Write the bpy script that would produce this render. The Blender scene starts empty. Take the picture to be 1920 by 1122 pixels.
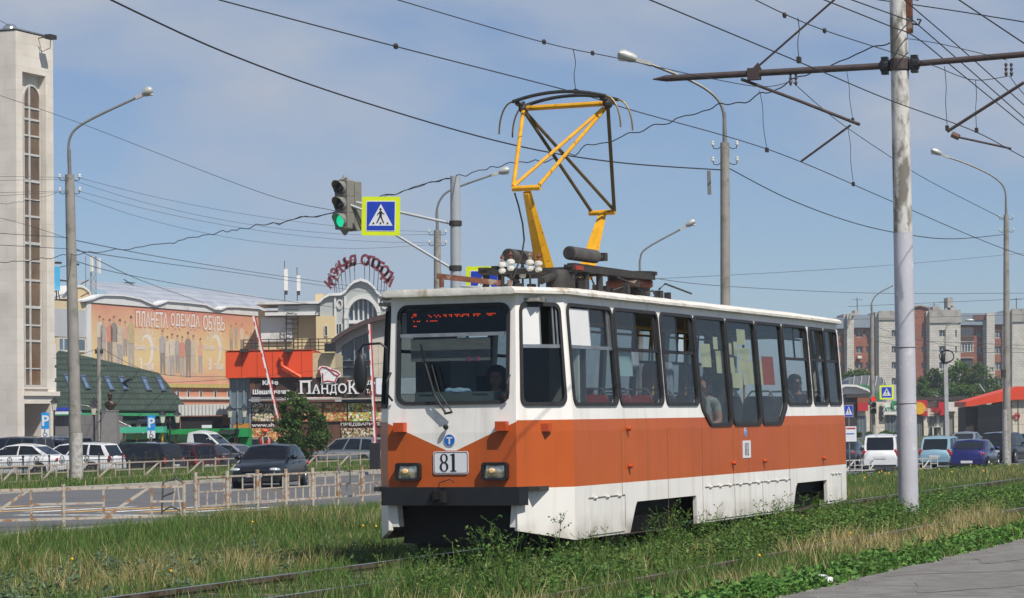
import bpy, bmesh, math, random
import numpy as np
from mathutils import Vector, Matrix, noise as mnoise
from mathutils.geometry import delaunay_2d_cdt

# ------------------------------------------------------------------ camera, sky, sun, exposure
scene = bpy.context.scene
COL = scene.collection
FPX, EYE, PITCH, ROLL = 4900.0, 1.71, math.atan(224 / 4900.0), -0.014
cam_data = bpy.data.cameras.new('camera')
cam_data.sensor_width = 36.0
cam_data.lens = FPX / 1920 * 36.0
cam_data.clip_start, cam_data.clip_end = 0.5, 6000
cam = bpy.data.objects.new('camera', cam_data)
COL.objects.link(cam)
CAM_ROT = Matrix.Rotation(math.pi / 2 + PITCH, 4, 'X') @ Matrix.Rotation(ROLL, 4, 'Z')
cam.matrix_world = Matrix.Translation((0, 0, EYE)) @ CAM_ROT
scene.camera = cam

TH = math.radians(22.4)                      # the avenue runs 22.4 degrees to the right of the view axis
DV = Vector((math.sin(TH), math.cos(TH), 0))  # along the tram track, away from the camera
NV = Vector((-math.cos(TH), math.sin(TH), 0)) # across the track, to the left
AV = math.pi / 2 - TH                        # z rotation of things built along the track (local x = DV)
SUN_H = (DV * -0.42 - NV * 0.65)
SUN_EL = math.radians(52)
sun_az = math.atan2(SUN_H.x, SUN_H.y)        # clockwise from +Y
world = bpy.data.worlds.new('World')
scene.world = world
world.use_nodes = True
wn, wl = world.node_tree.nodes, world.node_tree.links
wn.clear()
w_out = wn.new('ShaderNodeOutputWorld')
w_bg = wn.new('ShaderNodeBackground')
w_sky = wn.new('ShaderNodeTexSky')
w_sky.sky_type = 'NISHITA'
w_sky.sun_disc = False
w_sky.sun_elevation = SUN_EL
w_sky.sun_rotation = sun_az
w_sky.air_density, w_sky.dust_density, w_sky.ozone_density, w_sky.altitude = 0.9, 0.0, 5.0, 200
w_tc = wn.new('ShaderNodeTexCoord')
w_map = wn.new('ShaderNodeMapping')
w_map.inputs['Scale'].default_value = (1.0, 1.0, 2.6)
w_map.inputs['Location'].default_value = (3.1, 0.4, 0.2)
w_noise = wn.new('ShaderNodeTexNoise')
w_noise.inputs['Scale'].default_value = 6.0
w_noise.inputs['Detail'].default_value = 7
w_noise.inputs['Roughness'].default_value = 0.52
w_ramp = wn.new('ShaderNodeValToRGB')
w_ramp.color_ramp.elements[0].position, w_ramp.color_ramp.elements[0].color = 0.44, (0.26, 0.26, 0.26, 1)
w_ramp.color_ramp.elements[1].position, w_ramp.color_ramp.elements[1].color = 0.66, (1.0, 1.0, 1.0, 1)
w_mix = wn.new('ShaderNodeMix')
w_mix.data_type = 'RGBA'
w_mix.inputs[7].default_value = (5.5, 6.15, 7.4, 1)
w_tint = wn.new('ShaderNodeMix')
w_tint.data_type, w_tint.blend_type = 'RGBA', 'MULTIPLY'
w_tint.inputs[0].default_value = 1.0
w_tint.inputs[7].default_value = (0.84, 0.94, 1.08, 1)
wl.new(w_tc.outputs['Generated'], w_map.inputs['Vector'])
wl.new(w_map.outputs[0], w_noise.inputs['Vector'])
wl.new(w_noise.outputs['Fac'], w_ramp.inputs[0])
wl.new(w_sky.outputs[0], w_tint.inputs[6])
wl.new(w_ramp.outputs[0], w_mix.inputs[0])
wl.new(w_tint.outputs[2], w_mix.inputs[6])
wl.new(w_mix.outputs[2], w_bg.inputs[0])
w_bg.inputs[1].default_value = 0.076
wl.new(w_bg.outputs[0], w_out.inputs[0])

sun_data = bpy.data.lights.new('sun', 'SUN')
sun_data.energy, sun_data.angle, sun_data.color = 4.8, math.radians(0.53), (1.0, 0.945, 0.86)
sun = bpy.data.objects.new('sun', sun_data)
COL.objects.link(sun)
sh = SUN_H.normalized()
to_sun = Vector((sh.x * math.cos(SUN_EL), sh.y * math.cos(SUN_EL), math.sin(SUN_EL)))
sun.rotation_euler = to_sun.to_track_quat('Z', 'Y').to_euler()
scene.view_settings.view_transform = 'Standard'
scene.view_settings.look = 'None'
scene.view_settings.exposure = 0.06
scene.view_settings.gamma = 1.0
scene.view_settings.use_curve_mapping = False

# ------------------------------------------------------------------ layout helpers
rnd = random.Random(7)
CR = CAM_ROT.to_3x3()
CO = Vector((0, 0, EYE))
def ray(px, py):
    return CR @ Vector(((px - 960) / FPX, -(py - 561) / FPX, -1.0))
def at(px, py, Y):
    r = ray(px, py); return CO + r * (Y / r.y)
def on_t(px, py, t):
    r = ray(px, py); return CO + r * (t / r.dot(NV))
def W(s, t, z=0.0):
    v = DV * s + NV * t; return Vector((v.x, v.y, z))
def ST(p):
    return p.dot(DV), p.dot(NV)
def sstep(a, b, x):
    u = min(1.0, max(0.0, (x - a) / (b - a))); return u * u * (3 - 2 * u)
def gnd(s, t):
    z = sstep(13.5, 21, t) * (1 - 0.8 * sstep(33, 44, t)) * 0.009 * min(90.0, max(0.0, s - 45)) + 0.28 * sstep(20, 25.5, t) + 0.3 * sstep(57, 62, t)
    return -min(1.25, z)
def gp(px, py):
    """where the sight line through a picture point meets the terrain"""
    r = ray(px, py); lo, hi = 5.0, 900.0
    for _ in range(50):
        m = (lo + hi) / 2; p = CO + r * m
        if p.z > gnd(*ST(p)): lo = m
        else: hi = m
    return CO + r * hi
def drop(p):
    return Vector((p.x, p.y, gnd(*ST(p))))

# ------------------------------------------------------------------ materials
MATS = {}
def lin(h):
    if not isinstance(h, str): return tuple(h)
    h = h.lstrip('#'); o = []
    for i in (0, 2, 4):
        c = int(h[i:i + 2], 16) / 255; o.append(c / 12.92 if c <= 0.04045 else ((c + 0.055) / 1.055) ** 2.4)
    return tuple(o)
def mat(key, color='#808080', rough=0.6, metal=0.0, var=0.12, scale=3.0, bump=0.0, bscale=None, stretch=None,
        spots=None, spot_amt=0.5, spot_scale=4.0, emit=None, emit_s=1.0, coat=0.0, spec=None):
    """paint-like procedural material: base colour with noise variation, optional patches of a second colour, fine relief"""
    if key in MATS: return MATS[key]
    m = bpy.data.materials.new(key); m.use_nodes = True
    N, L = m.node_tree.nodes, m.node_tree.links
    b = N['Principled BSDF']
    c = lin(color)
    b.inputs['Roughness'].default_value = rough
    b.inputs['Metallic'].default_value = metal
    if spec is not None: b.inputs['Specular IOR Level'].default_value = spec
    if coat: b.inputs['Coat Weight'].default_value = coat; b.inputs['Coat Roughness'].default_value = 0.06
    tc = N.new('ShaderNodeTexCoord'); src = tc.outputs['Object']
    if stretch:
        mp = N.new('ShaderNodeMapping'); mp.inputs['Scale'].default_value = stretch
        L.new(src, mp.inputs[0]); src = mp.outputs[0]
    nz = N.new('ShaderNodeTexNoise'); nz.inputs['Scale'].default_value = scale; nz.inputs['Detail'].default_value = 6
    L.new(src, nz.inputs['Vector'])
    rp = N.new('ShaderNodeMapRange'); rp.inputs[1].default_value, rp.inputs[2].default_value = 0.3, 0.7
    rp.inputs[3].default_value, rp.inputs[4].default_value = 1 - var, 1 + var
    L.new(nz.outputs['Fac'], rp.inputs[0])
    mul = N.new('ShaderNodeMix'); mul.data_type, mul.blend_type = 'RGBA', 'MULTIPLY'
    mul.inputs[0].default_value = 1.0; mul.inputs[6].default_value = (*c, 1)
    L.new(rp.outputs[0], mul.inputs[7]); last = mul.outputs[2]
    if spots:
        n2 = N.new('ShaderNodeTexNoise'); n2.inputs['Scale'].default_value = spot_scale; n2.inputs['Detail'].default_value = 5
        n2.inputs['Roughness'].default_value = 0.62
        L.new(src, n2.inputs['Vector'])
        r2 = N.new('ShaderNodeMapRange'); r2.inputs[1].default_value = 0.62 - spot_amt * 0.3; r2.inputs[2].default_value = 0.72 - spot_amt * 0.3
        L.new(n2.outputs['Fac'], r2.inputs[0])
        mx = N.new('ShaderNodeMix'); mx.data_type = 'RGBA'; mx.inputs[7].default_value = (*lin(spots), 1)
        L.new(r2.outputs[0], mx.inputs[0]); L.new(last, mx.inputs[6]); last = mx.outputs[2]
    L.new(last, b.inputs['Base Color'])
    if bump:
        n3 = N.new('ShaderNodeTexNoise'); n3.inputs['Scale'].default_value = bscale or scale * 8; n3.inputs['Detail'].default_value = 5
        L.new(src, n3.inputs['Vector'])
        bp = N.new('ShaderNodeBump'); bp.inputs['Strength'].default_value = bump; bp.inputs['Distance'].default_value = 0.02
        L.new(n3.outputs['Fac'], bp.inputs['Height']); L.new(bp.outputs[0], b.inputs['Normal'])
    if emit:
        b.inputs['Emission Color'].default_value = (*lin(emit), 1); b.inputs['Emission Strength'].default_value = emit_s
    MATS[key] = m
    return m
def glass_mat(key, tint='#c8d0d0', refl=0.12, rough=0.02):
    if key in MATS: return MATS[key]
    m = bpy.data.materials.new(key); m.use_nodes = True
    N, L = m.node_tree.nodes, m.node_tree.links
    N.clear(); o = N.new('ShaderNodeOutputMaterial'); mx = N.new('ShaderNodeMixShader')
    t = N.new('ShaderNodeBsdfTransparent'); t.inputs[0].default_value = (*lin(tint), 1)
    g = N.new('ShaderNodeBsdfGlossy'); g.inputs['Roughness'].default_value = rough; g.inputs[0].default_value = (0.9, 0.92, 0.95, 1)
    fr = N.new('ShaderNodeFresnel'); ge = N.new('ShaderNodeNewGeometry'); io = N.new('ShaderNodeMapRange'); io.inputs[3].default_value, io.inputs[4].default_value = 1.45, 1 / 1.45
    L.new(ge.outputs['Backfacing'], io.inputs[0]); L.new(io.outputs[0], fr.inputs[0])
    ma = N.new('ShaderNodeMath'); ma.operation = 'MULTIPLY'; ma.inputs[1].default_value = refl * 5; ma.use_clamp = True
    L.new(fr.outputs[0], ma.inputs[0]); L.new(ma.outputs[0], mx.inputs[0]); L.new(t.outputs[0], mx.inputs[1]); L.new(g.outputs[0], mx.inputs[2])
    L.new(mx.outputs[0], o.inputs[0]); MATS[key] = m
    return m

# ------------------------------------------------------------------ mesh helpers
class MB:
    def __init__(s): s.v, s.f, s.m = [], [], []
    def add(s, vs, fs, mi=0):
        o = len(s.v); s.v += [tuple(v) for v in vs]
        for f in fs: s.f.append([i + o for i in f]); s.m.append(mi)
        return s
    def box(s, x0, x1, y0, y1, z0, z1, mi=0):
        return s.add([(x0, y0, z0), (x1, y0, z0), (x1, y1, z0), (x0, y1, z0), (x0, y0, z1), (x1, y0, z1), (x1, y1, z1), (x0, y1, z1)],
                     [(0, 3, 2, 1), (4, 5, 6, 7), (0, 1, 5, 4), (1, 2, 6, 5), (2, 3, 7, 6), (3, 0, 4, 7)], mi)
    def bar(s, a, b, w, h, up=(0, 0, 1), mi=0):
        """rectangular bar from a to b"""
        a, b = Vector(a), Vector(b); d = (b - a).normalized(); u = Vector(up)
        if abs(d.dot(u)) > 0.98: u = Vector((1, 0, 0))
        x = d.cross(u).normalized() * w / 2; y = x.cross(d).normalized() * h / 2
        vs = [p + q for p in (a, b) for q in (-x - y, x - y, x + y, -x + y)]
        return s.add(vs, [(0, 1, 2, 3)[::-1], (4, 5, 6, 7), (0, 1, 5, 4), (1, 2, 6, 5), (2, 3, 7, 6), (3, 0, 4, 7)], mi)
    def tube(s, pts, r, n=6, mi=0, cap=True):
        pts = [Vector(p) for p in pts]; k = len(pts)
        rs = r if isinstance(r, (list, tuple)) else [r] * k
        o = len(s.v); prev = None
        for i, p in enumerate(pts):
            d = (pts[min(i + 1, k - 1)] - pts[max(i - 1, 0)]).normalized()
            if prev is None:
                u = Vector((0, 0, 1)) if abs(d.z) < 0.9 else Vector((1, 0, 0)); x = d.cross(u).normalized()
            else:
                x = (prev - d * prev.dot(d)).normalized()
            prev = x; y = d.cross(x)
            for j in range(n):
                a = 2 * math.pi * j / n; s.v.append(tuple(p + (x * math.cos(a) + y * math.sin(a)) * rs[i]))
        for i in range(k - 1):
            for j in range(n):
                j2 = (j + 1) % n; s.f.append([o + i * n + j, o + i * n + j2, o + (i + 1) * n + j2, o + (i + 1) * n + j]); s.m.append(mi)
        if cap:
            s.f.append([o + j for j in range(n)][::-1]); s.m.append(mi); s.f.append([o + (k - 1) * n + j for j in range(n)]); s.m.append(mi)
        return s
    def cyl(s, a, b, r0, r1=None, n=12, mi=0): return s.tube([a, b], [r0, r0 if r1 is None else r1], n, mi)
    def lathe(s, prof, n=16, c=(0, 0, 0), axis='z', mi=0):
        o = len(s.v); k = len(prof)
        for r, h in prof:
            for j in range(n):
                a = 2 * math.pi * j / n; x, y = r * math.cos(a), r * math.sin(a)
                p = (x, y, h) if axis == 'z' else ((h, x, y) if axis == 'x' else (y, h, x))
                s.v.append((p[0] + c[0], p[1] + c[1], p[2] + c[2]))
        for i in range(k - 1):
            for j in range(n):
                j2 = (j + 1) % n; s.f.append([o + i * n + j, o + i * n + j2, o + (i + 1) * n + j2, o + (i + 1) * n + j]); s.m.append(mi)
        if prof[0][0] > 1e-6: s.f.append([o + j for j in range(n)][::-1]); s.m.append(mi)
        if prof[-1][0] > 1e-6: s.f.append([o + (k - 1) * n + j for j in range(n)]); s.m.append(mi)
        return s
    def ball(s, c, r, nu=12, nv=8, mi=0):
        r = r if isinstance(r, (list, tuple)) else (r, r, r); o = len(s.v)
        for i in range(nv + 1):
            b = math.pi * i / nv
            for j in range(nu):
                a = 2 * math.pi * j / nu
                s.v.append((c[0] + r[0] * math.sin(b) * math.cos(a), c[1] + r[1] * math.sin(b) * math.sin(a), c[2] - r[2] * math.cos(b)))
        for i in range(nv):
            for j in range(nu):
                j2 = (j + 1) % nu; s.f.append([o + i * nu + j, o + i * nu + j2, o + (i + 1) * nu + j2, o + (i + 1) * nu + j]); s.m.append(mi)
        return s
    def plate(s, outer, holes=(), th=0.02, fn=None, mi=0, back=True):
        """flat piece with holes: 2D outline -> front face, back face and edges; fn(a, b, depth) gives the 3D point (default: a=x, b=z, depth=+y)"""
        fn = fn or (lambda a, b, q: (a, q, b))
        loops = [list(outer)] + [list(h) for h in holes]
        area = lambda l: sum(l[i][0] * l[(i + 1) % len(l)][1] - l[(i + 1) % len(l)][0] * l[i][1] for i in range(len(l)))
        if area(loops[0]) < 0: loops[0].reverse()
        for i in range(1, len(loops)):
            if area(loops[i]) > 0: loops[i].reverse()
        pts, edges = [], []
        for l in loops:
            o = len(pts); pts += [Vector(p[:2]) for p in l]; edges += [(o + i, o + (i + 1) % len(l)) for i in range(len(l))]
        if holes:
            vo, eo, fo, ov, oe, of = delaunay_2d_cdt(pts, edges, [], 1, 1e-6)
            def inside(l, x, y):
                c = False
                for i in range(len(l)):
                    (x0, y0), (x1, y1) = l[i][:2], l[i - 1][:2]
                    if (y0 > y) != (y1 > y) and x < (x1 - x0) * (y - y0) / (y1 - y0) + x0: c = not c
                return c
            fo = [f for f in fo if not any(inside(h, sum(vo[i][0] for i in f) / len(f), sum(vo[i][1] for i in f) / len(f)) for h in loops[1:])]
            o = len(s.v); s.v += [tuple(fn(p[0], p[1], 0.0)) for p in vo]
            for f in fo: s.f.append([o + i for i in f]); s.m.append(mi)
            if back:
                o2 = len(s.v); s.v += [tuple(fn(p[0], p[1], th)) for p in vo]
                for f in fo: s.f.append([o2 + i for i in f][::-1]); s.m.append(mi)
        else:
            o = len(s.v); s.v += [tuple(fn(p[0], p[1], 0.0)) for p in pts]; s.f.append([o + i for i in range(len(pts))]); s.m.append(mi)
            if back:
                o2 = len(s.v); s.v += [tuple(fn(p[0], p[1], th)) for p in pts]; s.f.append([o2 + i for i in range(len(pts))][::-1]); s.m.append(mi)
        if th:
            for l in loops:
                k = len(l); o = len(s.v)
                s.v += [tuple(fn(p[0], p[1], 0.0)) for p in l] + [tuple(fn(p[0], p[1], th)) for p in l]
                for i in range(k):
                    j = (i + 1) % k; s.f.append([o + i, o + k + i, o + k + j, o + j]); s.m.append(mi)
        return s
    def xf(s, M):
        s.v = [tuple(M @ Vector(p)) for p in s.v]; return s
    def mesh(s, name, mats, smooth=False):
        me = bpy.data.meshes.new(name); me.from_pydata(s.v, [], s.f)
        for m in (mats if isinstance(mats, (list, tuple)) else [mats]): me.materials.append(m)
        if len(me.materials) > 1: me.polygons.foreach_set('material_index', s.m)
        if smooth:
            me.polygons.foreach_set('use_smooth', [True] * len(me.polygons))
            if smooth is not True: me.set_sharp_from_angle(angle=math.radians(smooth))
        me.update(); return me
    def build(s, name, mats, parent=None, smooth=False, loc=None, rotz=0.0, fix=True):
        me = s.mesh(name, mats, smooth)
        if fix:
            bm = bmesh.new(); bm.from_mesh(me); bmesh.ops.recalc_face_normals(bm, faces=bm.faces); bm.to_mesh(me); bm.free()
        return link(name, me, parent, loc, rotz)
def link(name, me, parent=None, loc=None, rotz=0.0):
    o = bpy.data.objects.new(name, me); COL.objects.link(o)
    if parent is not None: o.parent = parent
    if loc is not None: o.location = loc
    if rotz: o.rotation_euler = (0, 0, rotz)
    return o
def tag(o, label, cat, group=None):
    o['label'] = label; o['category'] = cat
    if group: o['group'] = group
    return o
def kind(o, k='structure', label=None):
    o['kind'] = k
    if label: o['label'] = label
    return o
def thing(name, label, cat, loc=(0, 0, 0), rotz=0.0, group=None):
    return tag(link(name, None, None, loc, rotz), label, cat, group)
def dup(root, loc=None, rotz=None, label=None, group=None):
    def cp(o, par):
        c = o.copy(); COL.objects.link(c); c.parent = par
        for ch in list(o.children): cp(ch, c)
        return c
    r = cp(root, None)
    if loc is not None: r.location = loc
    if rotz is not None: r.rotation_euler = (0, 0, rotz)
    if label: r['label'] = label
    if group: r['group'] = group
    return r
def rrect(x0, x1, z0, z1, r=0.08, n=4):
    o = []
    for cx, cz, a0 in ((x1 - r, z0 + r, -90), (x1 - r, z1 - r, 0), (x0 + r, z1 - r, 90), (x0 + r, z0 + r, 180)):
        for i in range(n + 1):
            a = math.radians(a0 + 90 * i / n); o.append((cx + r * math.cos(a), cz + r * math.sin(a)))
    return o
def rect(x0, x1, z0, z1): return [(x0, z0), (x1, z0), (x1, z1), (x0, z1)]
def circ(cx, cz, rx, rz=None, n=20, a0=0, a1=360):
    rz = rx if rz is None else rz; full = abs(a1 - a0) >= 360
    return [(cx + rx * math.cos(math.radians(a0 + (a1 - a0) * i / (n if full else n - 1))), cz + rz * math.sin(math.radians(a0 + (a1 - a0) * i / (n if full else n - 1)))) for i in range(n)]
def rpoly(pts, r=0.05, n=3):
    """polygon with rounded corners"""
    o = []; k = len(pts)
    for i in range(k):
        p, a, b = Vector(pts[i]), Vector(pts[i - 1]), Vector(pts[(i + 1) % k])
        q0 = p + (a - p).normalized() * r; q1 = p + (b - p).normalized() * r
        for j in range(n + 1):
            u = j / n; o.append(tuple(q0 * (1 - u) ** 2 + p * 2 * u * (1 - u) + q1 * u * u))
    return o
TXT = {}
def text_mb(s, size=1.0, depth=0.02, bold=0.0, squeeze=1.0, spacing=1.0, align='LEFT'):
    """lettering as a mesh in the local x-z plane, facing -y"""
    cu = bpy.data.curves.new('lettering', 'FONT'); cu.body = s; cu.size = size; cu.extrude = depth / 2; cu.offset = bold * size
    cu.align_x = align; cu.space_character = spacing; cu.resolution_u = 3
    ob = bpy.data.objects.new('lettering', cu); me = bpy.data.meshes.new_from_object(ob)
    mb = MB(); mb.v = [(v.co.x * squeeze, -v.co.z, v.co.y) for v in me.vertices]; mb.f = [list(p.vertices) for p in me.polygons]; mb.m = [0] * len(mb.f)
    bpy.data.objects.remove(ob); bpy.data.curves.remove(cu); bpy.data.meshes.remove(me)
    return mb
def text(parent, s, x, z, y, size, m, depth=0.02, bold=0.0, squeeze=1.0, spacing=1.0, align='LEFT', name='lettering', rot=0.0):
    mb = text_mb(s, size, depth, bold, squeeze, spacing, align)
    if rot: mb.xf(Matrix.Rotation(-rot, 4, 'Y'))
    return mb.build(name, m, parent, loc=(x, y, z), fix=False)

# ------------------------------------------------------------------ ground, road, pavement, track
def sheet(name, ss, ts, m, dz=0.0, wob=0.0, label=None):
    mb = MB(); ns, nt = len(ss), len(ts)
    for i, s in enumerate(ss):
        for j, t in enumerate(ts):
            tt = t + (wob * (mnoise.noise(Vector((s * 1.3, t, 3.3))) + 0.6 * mnoise.noise(Vector((s * 4.1, t, 1.3)))) if j in (0, nt - 1) else 0)
            mb.v.append(tuple(W(s, tt, gnd(s, tt) + dz)))
    for i in range(ns - 1):
        for j in range(nt - 1):
            a = i * nt + j; mb.f.append([a, a + nt, a + nt + 1, a + 1]); mb.m.append(0)
    me = mb.mesh(name, m, True)
    if me.polygons[0].normal.z < 0: me.flip_normals()
    return kind(link(name, me), 'structure', label)
frange = lambda a, b, st: list(np.arange(a, b, st))
G_MAT = mat('soil_and_turf', '#55502f', 0.95, var=0.35, scale=1.3, bump=0.6, bscale=30, spots='#3d4a22', spot_amt=0.75, spot_scale=0.7)
sheet('ground', [-400, -100, -30] + frange(0, 150, 2.5) + [160, 200, 260, 400, 700, 1500, 4500],
      [-3000, -400, -80, -30, -10, 0] + frange(3, 60, 1.0) + [64, 70, 80, 100, 140, 200, 400, 1000, 3500], G_MAT)
ASPH = mat('grey_asphalt', '#5b5b5d', 0.9, var=0.12, scale=0.6, bump=0.35, bscale=90, spots='#5c5c5e', spot_amt=0.3, spot_scale=0.35)
ASPH2 = mat('pavement_asphalt', '#777572', 0.92, var=0.16, scale=5.0, bump=0.8, bscale=70, spots='#6a6763', spot_amt=0.4, spot_scale=2.2)
sheet('footpath', frange(6, 75, 0.35), [-4, -1, 2, 4, 6, 6.86], ASPH2, 0.05, 0.10)
sheet('crumbled_pavement_edge', frange(14, 75, 0.3), [6.6, 7.02], mat('crumbled_concrete', '#9a958a', 0.95, var=0.25, scale=6, bump=0.8, bscale=40), 0.03, 0.12)
road = sheet('road', frange(-20, 150, 3) + [160, 180, 220, 300], [25.9, 29, 33, 37, 40, 43.4], ASPH, 0.012)
WHITE_LINE = mat('worn_white_road_paint', '#cfcfcb', 0.8, var=0.12, scale=5, spots='#7f7f80', spot_amt=0.35, spot_scale=7)
YELLOW_LINE = mat('worn_yellow_road_paint', '#c79a4a', 0.8, var=0.12, scale=5, spots='#8a7f66', spot_amt=0.35, spot_scale=7)
def marking(name, s0, s1, t0, t1, m):
    mb = MB(); k = max(2, int((s1 - s0) / 3) + 1)
    for i in range(k + 1):
        s = s0 + (s1 - s0) * i / k
        for t in (t0, t1): mb.v.append(tuple(W(s, t, gnd(s, (t0 + t1) / 2) + 0.018)))
    for i in range(k): mb.f.append([2 * i, 2 * i + 2, 2 * i + 3, 2 * i + 1]); mb.m.append(0)
    me = mb.mesh(name, m)
    if me.polygons[0].normal.z < 0: me.flip_normals()
    return link(name, me, road)
for i in range(14):
    marking('crossing_stripe', 52.5, 57.2, 26.6 + i * 1.02, 27.1 + i * 1.02, YELLOW_LINE if i % 2 == 0 else WHITE_LINE)
for i in range(9): marking('lane_dash', 62 + i * 9, 66.5 + i * 9, 33.4, 33.56, WHITE_LINE)
marking('edge_line', 60, 140, 26.6, 26.75, WHITE_LINE); marking('edge_line', 20, 50, 26.6, 26.75, WHITE_LINE); marking('stop_line', 50.2, 50.7, 27, 33, WHITE_LINE)
marking('centre_line', 20, 50, 33.4, 33.56, WHITE_LINE)
for t0, t1, zz in ((25.6, 25.88, 0.1), (43.42, 43.7, 0.12)):
    mb = MB()
    for i in range(60):
        s0, s1 = -10 + i * 3, -10 + i * 3 + 2.98
        a, b = W(s0, (t0 + t1) / 2, gnd(s0, (t0 + t1) / 2) + zz / 2), W(s1, (t0 + t1) / 2, gnd(s1, (t0 + t1) / 2) + zz / 2)
        mb.bar(a, b, t1 - t0, zz)
    kind(mb.build('kerb', mat('concrete_kerb', '#a19c92', 0.9, var=0.2, scale=3, bump=0.4)))
sheet('dirt_verge', frange(0, 170, 4), [43.7, 44.6, 45.6], mat('dusty_dirt', '#8d8271', 0.95, var=0.2, scale=2, bump=0.5), 0.03, 0.3)
sheet('parking_lot', frange(10, 200, 6) + [220, 300], [58, 60, 62, 70, 90, 130, 220], ASPH, 0.01)
sheet('plaza', [150, 170, 200, 260, 340, 460], [-60, -20, 0, 12, 18, 22, 25.5], ASPH, 0.01)
sheet('dirt_path', frange(40, 125, 2.5), [19.2, 20.3, 21.2], mat('trodden_gravel', '#9a9082', 0.95, var=0.22, scale=3, bump=0.5), 0.012, 0.35)

# wear on the footpath: patches, cracks, grit
for (s_, t_, a_, b_, c_) in ((25.4, 5.6, 1.5, 0.5, '#6f6d6a'), (33.0, 4.9, 2.6, 0.7, '#7e7c78'), (29.6, 6.2, 0.9, 0.3, '#706e6b')):
    pts_ = [W(s_ + a_ * math.cos(k_) * (1 + 0.25 * math.sin(3 * k_ + s_)), t_ + b_ * math.sin(k_) * (1 + 0.2 * math.cos(4 * k_)), 0.054) for k_ in [2 * math.pi * i / 18 for i in range(18)]]
    kind(MB().add(pts_, [list(range(18))]).build('asphalt_patch', mat('patch_' + c_[1:], c_, 0.95, var=0.15, scale=6, bump=0.7, bscale=60)))
for i in range(2):
    s_, t_ = 26 + i * 7.1, 6.7; L_ = []
    for k_ in range(14): L_.append(W(s_, t_, 0.052)); s_ += rnd.uniform(0.05, 0.32); t_ -= rnd.uniform(0.05, 0.22)
    kind(MB().tube(L_, 0.006, 4).build('pavement_crack', mat('crack_dark', '#5a5855', 1.0)))
mb = MB()
for i in range(380):
    s_, t_ = rnd.uniform(20, 60), 6.75 - abs(rnd.gauss(0, 0.28)) + (0.25 if i % 3 == 0 else 0); r_ = rnd.uniform(0.006, 0.02) * (1.8 if rnd.random() < 0.06 else 1)
    o_ = len(mb.v); c = W(s_, t_, 0.055); mb.add([c + Vector((r_ * rnd.uniform(.6, 1.2), 0, 0)), c + Vector((0, r_, 0)), c + Vector((-r_, 0, 0)), c + Vector((0, -r_ * rnd.uniform(.6, 1.2), 0)), c + Vector((0, 0, r_ * 0.8))], [(0, 1, 4), (1, 2, 4), (2, 3, 4), (3, 0, 4)])
o_ = mb.build('grit', mat('edge_grit', '#77716a', 0.95, var=0.3, scale=9)); kind(o_, 'stuff', 'loose stones and grit along the pavement edge'); o_['category'] = 'gravel'
RAILM = mat('rusty_rail_steel', '#6a5d54', 0.55, 0.4, var=0.25, scale=8, spots='#4a3526', spot_amt=0.5, spot_scale=5)
RAILTOP = mat('polished_rail_head', '#b3b3b2', 0.3, 0.85, var=0.1, scale=9)
SLEEPER = mat('weathered_sleeper', '#6b6358', 0.95, var=0.3, scale=6, bump=0.6)
for k, (tc_, lab) in enumerate(((11.87, 'tram track'), (8.28, 'tram track'))):
    tr = link('tram_track', None, None, W(0, tc_, -0.055 * k), AV); kind(tr)
    for sg in (-0.762, 0.762):
        mb = MB()
        mb.box(2, 420, sg - 0.02, sg + 0.02, -0.02, 0.09).box(2, 420, sg - 0.035, sg + 0.035, 0.075, 0.118); mb.box(2, 420, sg - 0.06, sg + 0.06, -0.02, 0.0)
        r_ = mb.build('rail', RAILM, tr)
        MB().box(2, 420, sg - 0.026, sg + 0.026, 0.119, 0.123).build('rail_head', RAILTOP, r_)
    base = MB().box(-1.25, 1.25, -0.12, 0.12, -0.1, 0.035).mesh('sleeper', SLEEPER)
    for i in range(60):
        o = link('sleeper', base, tr, (14 + i * 0.72, 0, 0)); o.rotation_euler = (0, 0, math.pi / 2)

# ------------------------------------------------------------------ grass
def attr_mesh(name, verts, faces_idx, loop_start, loop_total, cols, m):
    me = bpy.data.meshes.new(name)
    me.vertices.add(len(verts)); me.vertices.foreach_set('co', verts.astype(np.float32).ravel())
    me.loops.add(len(faces_idx)); me.loops.foreach_set('vertex_index', faces_idx.astype(np.int32))
    me.polygons.add(len(loop_start)); me.polygons.foreach_set('loop_start', loop_start.astype(np.int32)); me.polygons.foreach_set('loop_total', loop_total.astype(np.int32))
    me.update(calc_edges=True)
    ca = me.color_attributes.new('leaf_colour', 'FLOAT_COLOR', 'POINT')
    c4 = np.ones((len(verts), 4), np.float32); c4[:, :3] = cols; ca.data.foreach_set('color', c4.ravel())
    me.materials.append(m)
    return me
def leaf_material(key, rough=0.6, transl=0.18):
    if key in MATS: return MATS[key]
    m = bpy.data.materials.new(key); m.use_nodes = True; N, L = m.node_tree.nodes, m.node_tree.links
    b = N['Principled BSDF']; b.inputs['Roughness'].default_value = rough; b.inputs['Specular IOR Level'].default_value = 0.25
    a = N.new('ShaderNodeAttribute'); a.attribute_name = 'leaf_colour'
    L.new(a.outputs['Color'], b.inputs['Base Color'])
    t = N.new('ShaderNodeBsdfTranslucent'); L.new(a.outputs['Color'], t.inputs[0])
    mx = N.new('ShaderNodeMixShader'); mx.inputs[0].default_value = transl
    L.new(b.outputs[0], mx.inputs[1]); L.new(t.outputs[0], mx.inputs[2]); L.new(mx.outputs[0], N['Material Output'].inputs[0])
    MATS[key] = m; return m
BLADE = leaf_material('grass_blade')
NG = np.random.default_rng(11)
Dn, Nn = np.array(DV), np.array(NV)
def vsmooth(a, b, x): u = np.clip((x - a) / (b - a), 0, 1); return u * u * (3 - 2 * u)
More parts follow.
